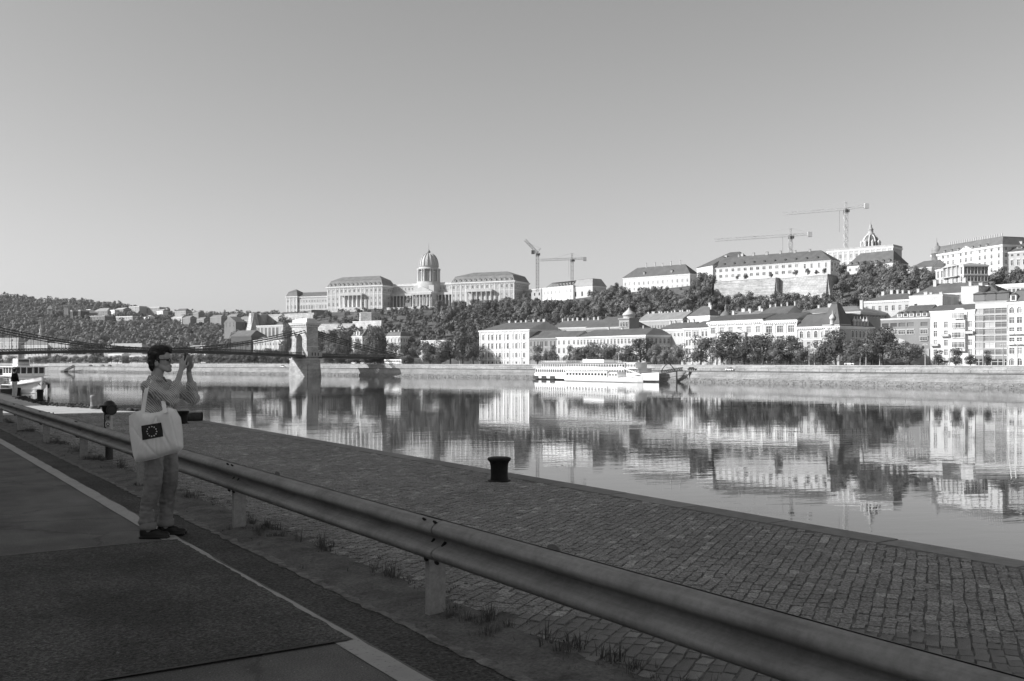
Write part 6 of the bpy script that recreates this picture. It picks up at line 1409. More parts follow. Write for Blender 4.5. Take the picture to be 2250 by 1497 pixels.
# ------------------------------------------------------------------ guard rail
def steelmat(v, name):
    m, t, b = principled(name, .62, .22, 0.0); co = coords(t); n = noise(t, coords(t, (8, .5, 8)), 3.0, 6, .7); n2 = noise(t, co, 2.0, 5, .7)
    c = mixv(t, 'MULTIPLY', ramp(t, n2, [(.28, v*.68), (.5, v), (.72, v*1.22)]), ramp(t, n, [(.3, .75), (.7, 1.12)])); c = mixv(t, 'MULTIPLY', c, ramp(t, noise(t, co, 26, 5, .75), [(.3, .8), (.62, 1.05)])); t.links.new(c, b.inputs['Base Color']); bump(t, b, noise(t, co, 18, 4, .6), .08, .004); return m
zinc = steelmat(.26, 'galvanised_steel'); zincd = steelmat(.34, 'galvanised_post')
gr_ = empty('guard_rail', MQ @ Matrix.Translation((3.05, 5.7, 0)), 'long galvanised steel crash barrier on posts running along the road edge', 'barrier')
ctrl = [(.0,.318), (-.022,.318), (-.056,.308), (-.088,.286), (-.104,.262), (-.106,.243), (-.098,.222), (-.076,.203), (-.042,.190), (-.012,.178), (.0,.158), (-.010,.138), (-.04,.120), (-.075,.104), (-.1,.084), (-.107,.064), (-.102,.042), (-.085,.020), (-.062,.004), (-.04,-.006), (-.02,-.01)]
def beam(u0, u1, dv=0.0, dz=0.0):
    pr_ = [(3.045+a*.92+dv, .408+b*.8+dz) for a, b in ctrl]; mb = MB(); n = len(pr_)
    V = [(a, u, b) for u in (u0, u1) for a, b in pr_] + [(a+.004, u, b) for u in (u0, u1) for a, b in pr_]
    mb.idx(V, [(k, k+1, n+k+1, n+k) for k in range(n-1)], 0, True); mb.idx(V, [(2*n+k+1, 2*n+k, 3*n+k, 3*n+k+1) for k in range(n-1)], 0, True)
    mb.idx(V, [(k+1, k, 2*n+k, 2*n+k+1) for k in range(n-1)], 0)
    return mb.build('beam', zinc, gr_, MQ)
edges = [-2.6] + [p-.12 for p in POSTS] + [38.5]
for k, (a, b) in enumerate(zip(edges, edges[1:])): beam(a-.16, b+.16, .0 if k % 2 else -.007, 0)
pm = MB().prism([(-.06,-.028), (.06,-.028), (.06,.028), (.048,.028), (.048,-.016), (-.048,-.016), (-.048,.028), (-.06,.028)], 'z', -.3, .63)
pm = pm.mesh('post', zincd); bm_ = MB().lathe([(.019,0),(.019,.008),(.011,.016)], 8).mesh('bolt', plain(.015, .5, .1, tagname='bolt')); sm_ = MB().box(-.006, .006, -.011, .011, -.022, .022).mesh('slot', plain(.008, .8, .1, tagname='slot'))
for p in POSTS:
    link('post', pm, gr_, MQ @ Matrix.Translation((3.129, p, 0)))
    MB().box(3.051, 3.066, p-.05, p+.05, .44, .62).build('spacer', zincd, gr_, MQ)
    for du in (-.27, -.13):
        link('slot', sm_, gr_, MQ @ Matrix.Translation((3.045-.063, p+du, .408+.2415)) @ Matrix.Rotation(R(-50), 4, 'Y') @ Matrix.Rotation(R(35), 4, 'X'))
        link('slot', sm_, gr_, MQ @ Matrix.Translation((3.045-.022, p+du-.03, .408+.104)) @ Matrix.Rotation(R(40), 4, 'Y'))
        link('bolt', bm_, gr_, MQ @ Matrix.Translation((3.045-.05, p+du, .408-.003)) @ Matrix.Rotation(R(-125), 4, 'Y'))
for p in (5.0, 9.2, 13.2, 21.6):
    pts = [(.06*math.cos(math.pi*k/8), .03*math.sin(math.pi*k/8)) for k in range(9)]; MB().prism(pts, 'x', 3.06, 3.068).build('reflector_bracket', plain(.16, .7, tagname='bracket'), gr_, MQ @ Matrix.Translation((0, p-.7, .655)))
# ------------------------------------------------------------------ bollards, hydrant, fender on the quay
black = plain(.016, .65, .5, 6, .2, bmp=.4, bscale=40, tagname='bollard_iron')
def gpos(px, py, z=0.0):
    Y = (EYE-z)*FPX/(py-HY); return Vector((X_(px, Y), Y, z))
def bollard(label, px, py, z, r_, h, flare=1.32, name='bollard', mt=None, base=False):
    p = gpos(px, py, z); o = empty(name, Matrix.Translation(p), label, 'bollard')
    prof = [(r_*1.02,-.05),(r_*1.02,.02),(r_*.97,h*.25),(r_*1.0,h*.62),(r_*1.06,h*.74),(r_*1.2,h*.83)]
    MB().lathe(prof, 28, cap=False).build('shaft', mt or black, o)
    MB().lathe([(r_*1.2,h*.828),(r_*flare,h*.86),(r_*flare*1.02,h*.92),(r_*flare*.97,h*.965),(r_*flare*.85,h*.985),(r_*.6,h),(.001,h)], 28, cap=False).build('cap', mt or black, o)
    MB().lathe([(r_*1.35,-.03),(r_*1.3,.012),(r_*1.0,.02)], 24, cap=False).build('foot_ring', mt or black, o); return o
bollard('black flared iron bollard standing alone near the quay edge at the picture centre', 1097, 1057, 0, .122, .335)
bollard('black flared iron bollard half hidden behind the white tote bag', 401, 931, 0, .13, .35)
bollard('dark straight iron bollard on the shaded quay in front of the boat bow', 88, 879, -.32, .155, .55, 1.06)
bollard('low dark post on the quay beside the standing man', 40, 869, -.48, .15, .5, 1.05)
p = gpos(205, 897, -.04); o = empty('pipe_bollard', Matrix.Translation(p), 'sunlit pale pipe bollard in the bright patch of quay', 'bollard'); st_ = plain(.26, .6, .35, 5, .4, tagname='worn_steel')
MB().lathe([(.125,-.03),(.125,.03),(.105,.06),(.1,.2),(.1,.36),(.112,.37),(.112,.45),(.1,.47),(.03,.485),(.001,.485)], 24, cap=False).build('shaft', st_, o); MB().lathe([(.135,.0),(.135,.05),(.1,.08)], 20, cap=False).build('foot_ring', plain(.1, .7, tagname='worn_steel'), o)
p = gpos(425, 925, 0); o = empty('quay_fender', Matrix.Translation((p.x, p.y, 0)) @ Matrix.Rotation(QA, 4, 'Z'), 'dark rounded fender block lying on the quay edge behind the tote bag', 'fender')
MB().tube([(-.28,0,.1), (-.24,0,.11), (.2,0,.115), (.24,0,.1)], [.09,.125,.125,.08], 14).build('block', plain(.06, .8, .4, 6, tagname='rubber'), o); MB().tube([(.21,0,.115), (.235,0,.115)], .135, 14).build('end_ring', plain(.02, .7, tagname='rubber'), o)
# stand-pipe hydrant with stickers
p = gpos(240, 1010, 0); HM = Matrix.Translation(p); hy_ = empty('hydrant', HM, 'stand pipe hydrant with black round head and a white stickered column behind the rail', 'hydrant'); hb = plain(.02, .45, .3, 5, .5, tagname='hydrant_iron'); hw = plain(.5, .5, .2, 6, tagname='hydrant_white')
MB().lathe([(.062,-.05),(.062,.36)], 18).build('lower_pipe', plain(.06, .7, .4, 6, tagname='hydrant_iron'), hy_)
MB().lathe([(.052,.36),(.052,.79)], 18).build('column', hw, hy_)
MB().box(-.075, -.045, -.03, .03, .3, .8).build('back_rib', hb, hy_)
MB().lathe([(.05,.76),(.085,.79),(.115,.83),(.118,.90),(.125,.905),(.125,.925),(.1,.93),(.085,.97),(.06,.985),(.045,1.0),(.001,1.0)], 24, cap=False).build('head', hb, hy_)
mb = MB().tube([(.0,0,.855), (.075,-.1,.845)], [.08,.075], 18); mb.tube([(.075,-.1,.845), (.092,-.123,.843)], [.088,.088], 18); mb.build('outlet_cap', hb, hy_)
mb = MB().tube([(.0936,-.125,.843), (.0945,-.1262,.843)], [.06,.06], 18); mb.build('outlet_plate', plain(.05, .4, tagname='hydrant_iron'), hy_)
def ring(mb, c, r0, r1, y, n=16):
    for k in range(n):
        a, b = 2*math.pi*k/n, 2*math.pi*(k+1)/n; mb.face([(c[0]+r0*math.cos(a), y, c[1]+r0*math.sin(a)), (c[0]+r1*math.cos(a), y, c[1]+r1*math.sin(a)), (c[0]+r1*math.cos(b), y, c[1]+r1*math.sin(b)), (c[0]+r0*math.cos(b), y, c[1]+r0*math.sin(b))])
ink = plain(.02, .6, tagname='ink'); stw = plain(.62, .5, .1, 8, tagname='sticker')
for (z, kd) in ((.71, 0), (.60, 1), (.49, 2)):
    stk = MB().box(-.042, .042, -.0566, -.0545, z-.045, z+.045).build('sticker', stw if kd else plain(.3, .5, .2, 9, tagname='sticker'), hy_, HM)
    mb = MB()
    if kd == 0: mb.box(-.02, -.01, -.058, -.0568, z-.03, z+.03); mb.box(.008, .018, -.058, -.0568, z-.03, z+.03); mb.box(-.01, .008, -.058, -.0568, z-.004, z+.006)
    if kd == 1: ring(mb, (0, z), .018, .03, -.0572); mb.box(-.028, .028, -.0575, -.0568, z-.04, z-.033)
    if kd == 2: ring(mb, (-.008, z+.008), .012, .02, -.0572, 10); mb.box(-.03, .03, -.058, -.0568, z-.03, z-.02); mb.bar((.004,-.0575,z), (.028,-.0575,z+.025), .008, .002)
    mb.build('sticker_print', ink, stk, HM)
# rubble and weeds piled along the edge near the boat
def rubble():
    r = np.random.RandomState(12); V = []; Fc = []; n = 0; g = (1+5**.5)/2
    base = np.array([(-1,g,0),(1,g,0),(-1,-g,0),(1,-g,0),(0,-1,g),(0,1,g),(0,-1,-g),(0,1,-g),(g,0,-1),(g,0,1),(-g,0,-1),(-g,0,1)], float)/1.9
    tri = [(0,11,5),(0,5,1),(0,1,7),(0,7,10),(0,10,11),(1,5,9),(5,11,4),(11,10,2),(10,7,6),(7,1,8),(3,9,4),(3,4,2),(3,2,6),(3,6,8),(3,8,9),(4,9,5),(2,4,11),(6,2,10),(8,6,7),(9,8,1)]
    for k in range(900):
        u = r.uniform(36.5, 66); v = 7.8+r.normal(0, .15); s = r.uniform(.025, .085)*(1.5 if r.rand() < .15 else 1); pile = .5+.5*math.sin(u*1.7)*math.sin(u*.6+1); z = qz(u)+r.uniform(0, .17)*pile*(1 if u > 41 else .45)
        q = base*s*r.uniform(.7, 1.25, (12,1))*np.array([1, 1.2, .75]) + r.normal(0, .1*s, (12,3)); V.append(q+np.array([v, u, z])); Fc += [tuple(x+n for x in f) for f in tri]; n += 12
    me = bpy.data.meshes.new('rubble'); me.from_pydata(np.concatenate(V).tolist(), [], Fc); me.materials.append(plain(.09, .95, .6, 4, .1, tagname='rubble')); me.update()
    tag(link('edge_rubble', me, None, MQ), 'dark rubble and rope heaped along the quay edge by the boat', 'rubble', kind='stuff')
rubble()
# ------------------------------------------------------------------ near-bank buildings behind the camera: they shade the quay, with a street gap between them
def pest(label, u0, u1, h, n):
    a, b = uv(u0, -25), uv(u1, -25)
    bld('embankment_house', label, (a.x, a.y), (b.x, b.y), 2.2, h, D=20, wall=.5, cols=n, rows=[(.14+.23*i, 2.2, 1.4, 'p') for i in range(4)], roof=dict(kind='hip', h=5, inL=4, inR=4, val=.12), cornice=.6, glass=.1, courses=(.2, .9), trim=.55)
pest('long four storey embankment house on the near bank behind the road', 4, 47.3, 21, 12)
pest('four storey embankment house on the near bank beyond the side street', 68.5, 150, 21, 18)

# unseen retaining wall of the near upper embankment, added to cut low skylight
pw = empty('unseen_embankment_wall', MQ @ Matrix.Translation((-9, 0, 0)), 'unseen stone retaining wall added behind the camera to block low skylight', 'wall')
MB().frustum((-9.9, -9.0, -60, 150), (-9.9, -9.15, -60, 150), 0, 2.4).build('wall_face', stonemat(.22, 1.2, .5, 'near_wall'), pw, MQ); MB().box(-10.0, -8.95, -60, 150, 2.403, 2.65).build('coping', plain(.25, .9, .2, tagname='coping'), pw, MQ)
strip('upper_embankment', [(-120, -60), (-9.95, -60), (-9.95, 150), (-120, 150)], 2.2, plain(.12, .9, .2, .3, tagname='paving'))
# ------------------------------------------------------------------ people
from mathutils import noise as mnoise
def capsule(mb, a, b, ra, rb, n=14, k=4, flat=None):
    a = Vector(a); b = Vector(b); d = b-a; L = max(d.length, 1e-5); t = d/L; pts = []
    for i in range(k+1): an = -math.pi/2+math.pi/2*i/k; pts.append((ra*math.sin(an), ra*math.cos(an)))
    for i in range(k+1): an = math.pi/2*i/k; pts.append((L+rb*math.sin(an), rb*math.cos(an)))
    ref = Vector((0,1,0)) if abs(t.y) < .9 else Vector((1,0,0)); p = t.cross(ref).normalized(); q = p.cross(t).normalized()
    fp, fq = flat or (1, 1); V = []
    for (s, r_) in pts:
        r_ = max(r_, 1e-4)
        for j in range(n): an = 2*math.pi*j/n; V.append(a+t*s+p*math.cos(an)*r_*fp+q*math.sin(an)*r_*fq)
    m = len(pts); F_ = [(i*n+j, i*n+(j+1) % n, (i+1)*n+(j+1) % n, (i+1)*n+j) for i in range(m-1) for j in range(n)]
    mb.idx(V, F_, 0, True); mb.face(V[:n][::-1], 0); mb.face(V[-n:], 0)
def ellip(mb, c, rad, rot=None, n=18, k=12):
    V = []; Mr = rot.to_matrix() if rot else Matrix.Identity(3)
    for i in range(k+1):
        an = -math.pi/2+math.pi*i/k; z, r_ = math.sin(an), max(math.cos(an), 1e-3)
        for j in range(n): b = 2*math.pi*j/n; V.append(Vector(c)+Mr @ Vector((rad[0]*r_*math.cos(b), rad[1]*r_*math.sin(b), rad[2]*z)))
    mb.idx(V, [(i*n+j, i*n+(j+1) % n, (i+1)*n+(j+1) % n, (i+1)*n+j) for i in range(k) for j in range(n)], 0, True); mb.face(V[:n][::-1], 0); mb.face(V[-n:], 0)
def fuse(name, mb, voxel, smooth, mt, disp=None):
    """one continuous skin over overlapping volumes"""
    me = mb.mesh('tmp', mt); o = bpy.data.objects.new('tmp', me); tmp = bpy.data.collections.new('tmp'); C.children.link(tmp); tmp.objects.link(o)
    rm = o.modifiers.new('r', 'REMESH'); rm.mode = 'VOXEL'; rm.voxel_size = voxel; rm.use_smooth_shade = True
    if smooth: s_ = o.modifiers.new('s', 'SMOOTH'); s_.factor = .5; s_.iterations = smooth
    dg = bpy.context.evaluated_depsgraph_get(); out = bpy.data.meshes.new_from_object(o.evaluated_get(dg)); out.name = name
    bpy.data.objects.remove(o); bpy.data.collections.remove(tmp)
    if disp:
        co = np.empty(len(out.vertices)*3, np.float32); out.vertices.foreach_get('co', co); co = co.reshape(-1, 3); no = np.array([v.normal for v in out.vertices])
        d = np.array([disp(p) for p in co]); out.vertices.foreach_set('co', (co+no*d[:,None]).astype(np.float32).ravel())
    out.materials.clear(); out.materials.append(mt)
    out.polygons.foreach_set('use_smooth', np.ones(len(out.polygons), bool)); out.polygons.foreach_set('material_index', np.zeros(len(out.polygons), np.int32)); out.update(); return out
skin = plain(.43, .5, .08, 6, .35, tagname='skin'); hairm, ht, hbs = principled('hair', .5, .25)
c_ = ramp(ht, noise(ht, coords(ht, (3, 12, 12), rot=(0, R(25), 0)), 4, 4, .6), [(.35, .012), (.55, .03), (.72, .16)]); ht.links.new(c_, hbs.inputs['Base Color']); bump(ht, hbs, noise(ht, coords(ht, (4, 24, 24), rot=(0, R(25), 0)), 6, 4, .6), .6, .01)  # pale streaks put highlights into the hair colour
def clothmat(name, v, stripes=None, var=.2):
    m, t, b = principled(name, .9, .15); co = coords(t); c = ramp(t, noise(t, co, 9, 5, .65), [(.3, v*(1-var)), (.7, v*(1+var*.6))])
    if stripes:
        w = t.nodes.new('ShaderNodeTexWave'); w.inputs['Scale'].default_value = stripes; w.inputs['Distortion'].default_value = .6; w.bands_direction = 'DIAGONAL'; t.links.new(co, w.inputs[0]); c = mixv(t, 'MULTIPLY', c, ramp(t, w.outputs['Fac'], [(.35, .5), (.65, 1.15)]))
    t.links.new(c, b.inputs['Base Color']); bump(t, b, noise(t, co, 300, 2, .5), .15, .002); return m
def wr(p, f, amp, st=(1,1,1), seed=0): return amp*mnoise.noise((p[0]*f*st[0]+seed, p[1]*f*st[1], p[2]*f*st[2]))
PY = 9.42; PM = Matrix.Translation((X_(350, PY), PY, .0))
per = empty('person', PM, 'young person in striped shirt and rolled trousers photographing the river with a raised phone', 'person')
# --- body: head, neck, torso, arms, hands, legs in one skin
mb = MB()
ellip(mb, (.004,0,1.695), (.094,.074,.108)); ellip(mb, (.04,0,1.70), (.066,.064,.075)); ellip(mb, (.062,0,1.655), (.045,.05,.065))
capsule(mb, (.0,-.035,1.625), (.085,-.012,1.578), .034, .026); capsule(mb, (.0,.035,1.625), (.085,.012,1.578), .034, .026); ellip(mb, (.093,0,1.578), (.026,.024,.021))
capsule(mb, (.099,0,1.688), (.122,0,1.652), .011, .015); capsule(mb, (.116,0,1.655), (.133,0,1.645), .013, .011); capsule(mb, (.098,0,1.693), (.098,0,1.69), .018, .018)
for s in (-1, 1): capsule(mb, (.088,s*.012,1.693), (.072,s*.05,1.694), .014, .012); capsule(mb, (.126,s*.011,1.641), (.116,s*.012,1.642), .008, .008); ellip(mb, (.003,s*.076,1.64), (.022,.008,.031), Vector((0,0,0)).to_track_quat('Z','Y').to_euler() if False else None)
capsule(mb, (.104,-.012,1.612), (.104,.012,1.612), .0125, .0125); capsule(mb, (.1005,-.012,1.599), (.1005,.012,1.599), .0125, .0125); ellip(mb, (.085,0,1.607), (.03,.033,.03))
capsule(mb, (-.035,0,1.46), (.0,0,1.60), .056, .052); capsule(mb, (-.055,0,1.44), (-.02,0,1.55), .05, .05)
ellip(mb, (-.02,0,1.30), (.085,.14,.16)); ellip(mb, (-.01,0,1.08), (.085,.125,.14)); ellip(mb, (.0,0,.95), (.09,.14,.11))
SH = {-1: (-.045,-.165,1.425), 1: (-.015,.165,1.425)}; EL = {-1: (.185,-.185,1.30), 1: (.285,.13,1.305)}; WR = {-1: (.222,-.07,1.55), 1: (.262,.056,1.545)}
for s in (-1, 1):
    capsule(mb, SH[s], EL[s], .05, .04); capsule(mb, EL[s], WR[s], .042, .0255, flat=(.92,1))
HIP = {-1: (-.01,-.085,.92), 1: (.03,.085,.92)}; KN = {-1: (-.035,-.095,.5), 1: (.055,.09,.5)}; AN = {-1: (-.07,-.1,.075), 1: (.025,.1,.075)}
for s in (-1, 1): capsule(mb, HIP[s], KN[s], .075, .052); capsule(mb, KN[s], AN[s], .05, .036); capsule(mb, AN[s], (AN[s][0]+.1, AN[s][1], .035), .034, .022)
capsule(mb, (-.045,-.1,1.42), (-.045,.1,1.42), .06, .06)
# hands: palm, four fingers of unequal length, thumb
def hand(mb, s):
    w = Vector(WR[s]); pc = w+Vector((.008, -s*.02, .055)); ellip(mb, pc, (.026,.017,.045)); capsule(mb, w, pc, .025, .022, flat=(1,.85))
    kn = pc+Vector((.004, -s*.004, .036)); ph = Vector((.247, 0, 1.665))
    lens = (.075,.082,.076,.06)
    for k in range(4):
        o = Vector((.022-.0145*k if s < 0 else .026-.0145*k, 0, -.006*abs(k-1))) + kn
        up = Vector((.004-.004*k, -s*.018, lens[k]*.55)); e = o+up; tip = e+Vector((.010, -s*.020, lens[k]*(.34 if k else .5)))
        capsule(mb, o-Vector((0,0,.02)), o, .0095, .0095, 8, 3); capsule(mb, o, e, .0092, .0085, 8, 3); capsule(mb, e, tip, .0083, .007, 8, 3)
    b = pc+Vector((.018, -s*.012, -.012)); m_ = b+Vector((.026, -s*.012, .026)); capsule(mb, b-Vector((.012,0,.01)), b, .014, .0125, 8, 3); capsule(mb, b, m_, .0115, .0098, 8, 3); capsule(mb, m_, m_+Vector((.004, -s*.014, .03)), .0095, .0078, 8, 3)
for s in (-1, 1): hand(mb, s)
link('body', fuse('body', mb, .0042, 2, skin), per)
for s in (-1, 1):
    mb = MB(); ellip(mb, (.087,s*.033,1.668), (.012,.012,.012)); mb.build('eye', plain(.1, .2, tagname='eye'), per)
# --- hair
mb = MB(); ellip(mb, (-.022,0,1.725), (.086,.088,.088)); ellip(mb, (-.04,0,1.67), (.068,.083,.075)); ellip(mb, (.03,0,1.775), (.078,.076,.042)); ellip(mb, (.078,.0,1.772), (.042,.062,.03)); ellip(mb, (.1,.008,1.752), (.016,.04,.022))
ellip(mb, (-.058,0,1.605), (.036,.058,.05)); capsule(mb, (.0,-.07,1.72), (.022,-.073,1.645), .022, .009); capsule(mb, (.0,.07,1.72), (.022,.073,1.645), .022, .009); ellip(mb, (.035,-.05,1.745), (.045,.03,.034)); ellip(mb, (.035,.05,1.745), (.045,.03,.034)); capsule(mb, (-.06,-.055,1.66), (-.05,-.06,1.60), .03, .02); capsule(mb, (-.06,.055,1.66), (-.05,.06,1.60), .03, .02)
link('hair', fuse('hair', mb, .006, 2, hairm, lambda p: wr(p, 38, .006, (.5,1,1)) + wr(p, 90, .0025, (.4,1,1))), per)
# --- glasses
gm_ = plain(.012, .35, .05, tagname='glasses')
for s in (-1, 1):
    P = [(.108, s*.034+.021*math.cos(a), 1.667+.018*math.sin(a)) for a in [k*math.pi/8 for k in range(17)]]; MB().tube(P, .003, 6, cap=False).build('glasses_rim', gm_, per)
    MB().tube([(.108,s*.055,1.674), (.07,s*.073,1.674), (.01,s*.083,1.672), (-.005,s*.084,1.655)], .0035, 6).build('glasses_temple', gm_, per)
MB().tube([(.11,-.013,1.67), (.113,0,1.674), (.11,.013,1.67)], .0025, 6).build('glasses_bridge', gm_, per)
# --- shirt
shirt = clothmat('striped_shirt', .54, 24); mb = MB()
ellip(mb, (-.015,0,1.33), (.118,.16,.165)); ellip(mb, (-.015,0,1.16), (.128,.165,.2)); ellip(mb, (-.005,0,.99), (.124,.165,.12)); capsule(mb, (-.07,0,1.38), (-.06,0,1.1), .075, .085, flat=(1,1.7)); capsule(mb, (-.04,-.14,1.415), (-.025,.14,1.415), .068, .068); capsule(mb, (-.04,-.05,1.45), (-.03,.05,1.45), .068, .068)
for s in (-1, 1):
    e = Vector(EL[s]); w = Vector(WR[s]); cu = e+(w-e)*.40; capsule(mb, SH[s], e, .066, .057); capsule(mb, e, cu, .057, .05); capsule(mb, e+Vector((.005,0,-.012)), e+Vector((-.03,0,0)), .05, .05)
link('shirt', fuse('shirt', mb, .008, 3, shirt, lambda p: wr(p, 12, .014, (1,1,1.6)) + wr(p, 26, .010, (1.4,1,.7), 5) + wr(p, 60, .002, (1,1,1), 9)), per)
for s in (-1, 1):                                                     # rolled cuffs
    e = Vector(EL[s]); w = Vector(WR[s]); d = (w-e); a = e+d*.37; b = e+d*.53; ax = d.normalized(); mb = MB(); capsule(mb, a, b, .052, .05, 16, 3); link('cuff', fuse('cuff', mb, .006, 1, shirt, lambda p: wr(p, 40, .009, (1,1,2), 3)), per)
mb = MB()                                                             # collar: open band standing round the neck
for lay, (r0, r1, z0, z1) in enumerate(((.066,.060,1.475,1.525), (.067,.088,1.527,1.478))):
    n = 22
    for k in range(n):
        a, b = R(38+284*k/n), R(38+284*(k+1)/n); f = lambda an, r_, z: (-.022+r_*math.cos(an)*1.05, r_*math.sin(an), z - .022*max(0, math.cos(an)))
        mb.idx([f(a,r0,z0), f(b,r0,z0), f(b,r1,z1), f(a,r1,z1), f(a,r0+.004,z0), f(b,r0+.004,z0), f(b,r1+.004,z1), f(a,r1+.004,z1)], [(0,1,2,3), (4,7,6,5), (0,4,5,1), (3,2,6,7), (0,3,7,4), (1,5,6,2)], 0, True)
mb.build('collar', shirt, per)
# --- trousers with turned-up hems
trs = clothmat('trousers', .24, None, .2); mb = MB()
ellip(mb, (.0,0,.93), (.118,.165,.14)); capsule(mb, (.0,-.05,.99), (.0,.05,.99), .105, .105)
for s in (-1, 1):
    h, k_, a_ = Vector(HIP[s]), Vector(KN[s]), Vector(AN[s]); capsule(mb, h, k_, .105, .084); capsule(mb, k_, a_+Vector((.0,0,.07)), .083, .066)
link('trousers', fuse('trousers', mb, .008, 3, trs, lambda p: wr(p, 7, .024, (1.2,1,.35)) + wr(p, 15, .012, (1.2,1,.6), 4) + wr(p, 30, .006, (1,1,1.4), 2) + (wr(p, 16, .010, (.5,.5,1.8), 8) if p[2] < .35 else 0)), per)
for s in (-1, 1):
    a_ = Vector(AN[s]); MB().lathe([(.062,-.02),(.074,-.02),(.078,.0),(.077,.045),(.068,.05),(.06,.04)], 24, (a_.x, a_.y, .105), cap=False).build('hem_cuff', trs, per)
# --- shoes
shm = plain(.012, .45, .2, 8, .4, tagname='shoe_leather')
for s in (-1, 1):
    a_ = Vector(AN[s]); mb = MB(); capsule(mb, (a_.x-.035,a_.y,.042), (a_.x+.165,a_.y,.034), .043, .038, flat=(.85,1)); ellip(mb, (a_.x-.03,a_.y,.06), (.05,.042,.045)); ellip(mb, (a_.x+.06,a_.y,.055), (.075,.04,.035)); mb.box(a_.x-.075, a_.x+.195, a_.y-.042, a_.y+.042, .002, .02)
    link('shoe', fuse('shoe', mb, .006, 2, shm), per)
# --- the phone, held up edge-on
ph = empty('phone', PM @ Matrix.Translation((.252, -.004, 1.672)) @ Matrix.Rotation(R(4), 4, 'Y'), 'dark phone held upright in both hands of the person', 'phone')
MB().box(-.0045, .0045, -.037, .037, -.075, .075).build('case', plain(.015, .35, .1, tagname='phone'), ph); MB().face([(-.0052,-.034,-.07), (-.0052,.034,-.07), (-.0052,.034,.07), (-.0052,-.034,.07)]).build('screen', plain(.03, .15, .05, tagname='screen'), ph); MB().box(.0046, .007, .008, .03, .045, .068).build('camera_bump', plain(.02, .3, tagname='phone'), ph)
# --- tote bag: cloth panel as a bulging sheet, measured at its own depth
BY = PY-.27
def bp(px, py): return (X_(px, BY), Z_(py, BY))
OUT = [bp(*q) for q in ((283,914), (296,905), (309,902), (330,908), (350,905), (370,895), (386,900), (397,918), (401,945), (403,984), (393,993), (370,999), (345,1007), (320,1013), (298,1015), (292,1000), (288,975), (284,945))]
cxb = sum(p[0] for p in OUT)/len(OUT); czb = sum(p[1] for p in OUT)/len(OUT)
def poly_r(an):
    """distance from the bag's middle to its outline"""
    best = 1e9
    for (x0, z0), (x1, z1) in zip(OUT, OUT[1:]+OUT[:1]):
        x0 -= cxb; x1 -= cxb; z0 -= czb; z1 -= czb; dx, dz = math.cos(an), math.sin(an); det = dx*(z1-z0)-dz*(x1-x0)
        if abs(det) < 1e-12: continue
        t = (x0*(z1-z0)-z0*(x1-x0))/det; s = (x0*dz-z0*dx)/det
        if t > 0 and -1e-6 <= s <= 1+1e-6: best = min(best, t)
    return best
def crease(x, z, p, q):
    """signed distance to the line p-q, positive on its right side"""
    (x0, z0), (x1, z1) = bp(*p), bp(*q); dx, dz = x1-x0, z1-z0; l = math.hypot(dx, dz); return ((x-x0)*-dz+(z-z0)*dx)/l
def bag_y(x, z):
    an = math.atan2(z-czb, x-cxb); f = min(1, math.hypot(x-cxb, z-czb)/poly_r(an)); b = .055*(1-f**7)
    dl = crease(x, z, (316,904), (303,1012)); dr = -crease(x, z, (374,897), (396,990)); y = BY - b
    for d in (dl, dr):
        if d < 0: y += min(.05, -d*.62)*(1-f**7)                             # side gussets fold back
        y += .009*math.exp(-(d/.007)**2)*(1-f**6)
    for (p, q, amp, sg) in (((330,906), (322,1010), .006, .012), ((352,905), (357,1003), .005, .016), ((318,968), (350,1003), .006, .011), ((340,905), (368,960), .005, .012), ((322,972), (306,1008), .007, .009), ((366,960), (380,992), .006, .010), ((345,968), (347,1004), .004, .008)):
        y += amp*math.exp(-(crease(x, z, p, q)/sg)**2)*(1-f**6)
    return y - .004*mnoise.noise((x*11, z*7, 0)) - .003*mnoise.noise((x*27, z*15, 4))
canvas = clothmat('bag_canvas', .86, None, .08)
BMx = Matrix.Translation((cxb, BY, czb)); bag = empty('tote_bag', BMx, 'large white canvas tote bag with a dark flag of twelve stars hung from the shoulder', 'bag')
n, m_ = 180, 44; V = []; Fc = []
for side in (0, 1):
    for j in range(m_+1):
        for i in range(n):
            an = 2*math.pi*i/n; r_ = poly_r(an)*(j/m_)**.85; x, z = cxb+r_*math.cos(an), czb+r_*math.sin(an); y = bag_y(x, z)
            V.append((x, y if not side else 2*BY-y+.004, z))
k = (m_+1)*n
for side in (0, 1):
    for j in range(m_):
        for i in range(n): q = (side*k+j*n+i, side*k+j*n+(i+1) % n, side*k+(j+1)*n+(i+1) % n, side*k+(j+1)*n+i); Fc.append(q if side else q[::-1])
for i in range(n): Fc.append((m_*n+i, m_*n+(i+1) % n, k+m_*n+(i+1) % n, k+m_*n+i))
me = bpy.data.meshes.new('pouch'); me.from_pydata(V, [], Fc); me.materials.append(canvas); me.validate()
for p in me.polygons: p.use_smooth = True
link('pouch', me, bag, Matrix())
def patch(c4, nn, off, name, mt, parent):
    mb = MB(); P = [[None]*(nn+1) for _ in range(nn+1)]
    for j in range(nn+1):
        for i in range(nn+1):
            s, t = i/nn, j/nn; x = (c4[0][0]*(1-s)+c4[1][0]*s)*(1-t)+(c4[3][0]*(1-s)+c4[2][0]*s)*t; z = (c4[0][1]*(1-s)+c4[1][1]*s)*(1-t)+(c4[3][1]*(1-s)+c4[2][1]*s)*t; P[j][i] = (x, bag_y(x, z)-off, z)
    for j in range(nn):
        for i in range(nn): mb.face([P[j][i], P[j+1][i], P[j+1][i+1], P[j][i+1]], 0, True)
    return mb.build(name, mt, parent, Matrix())
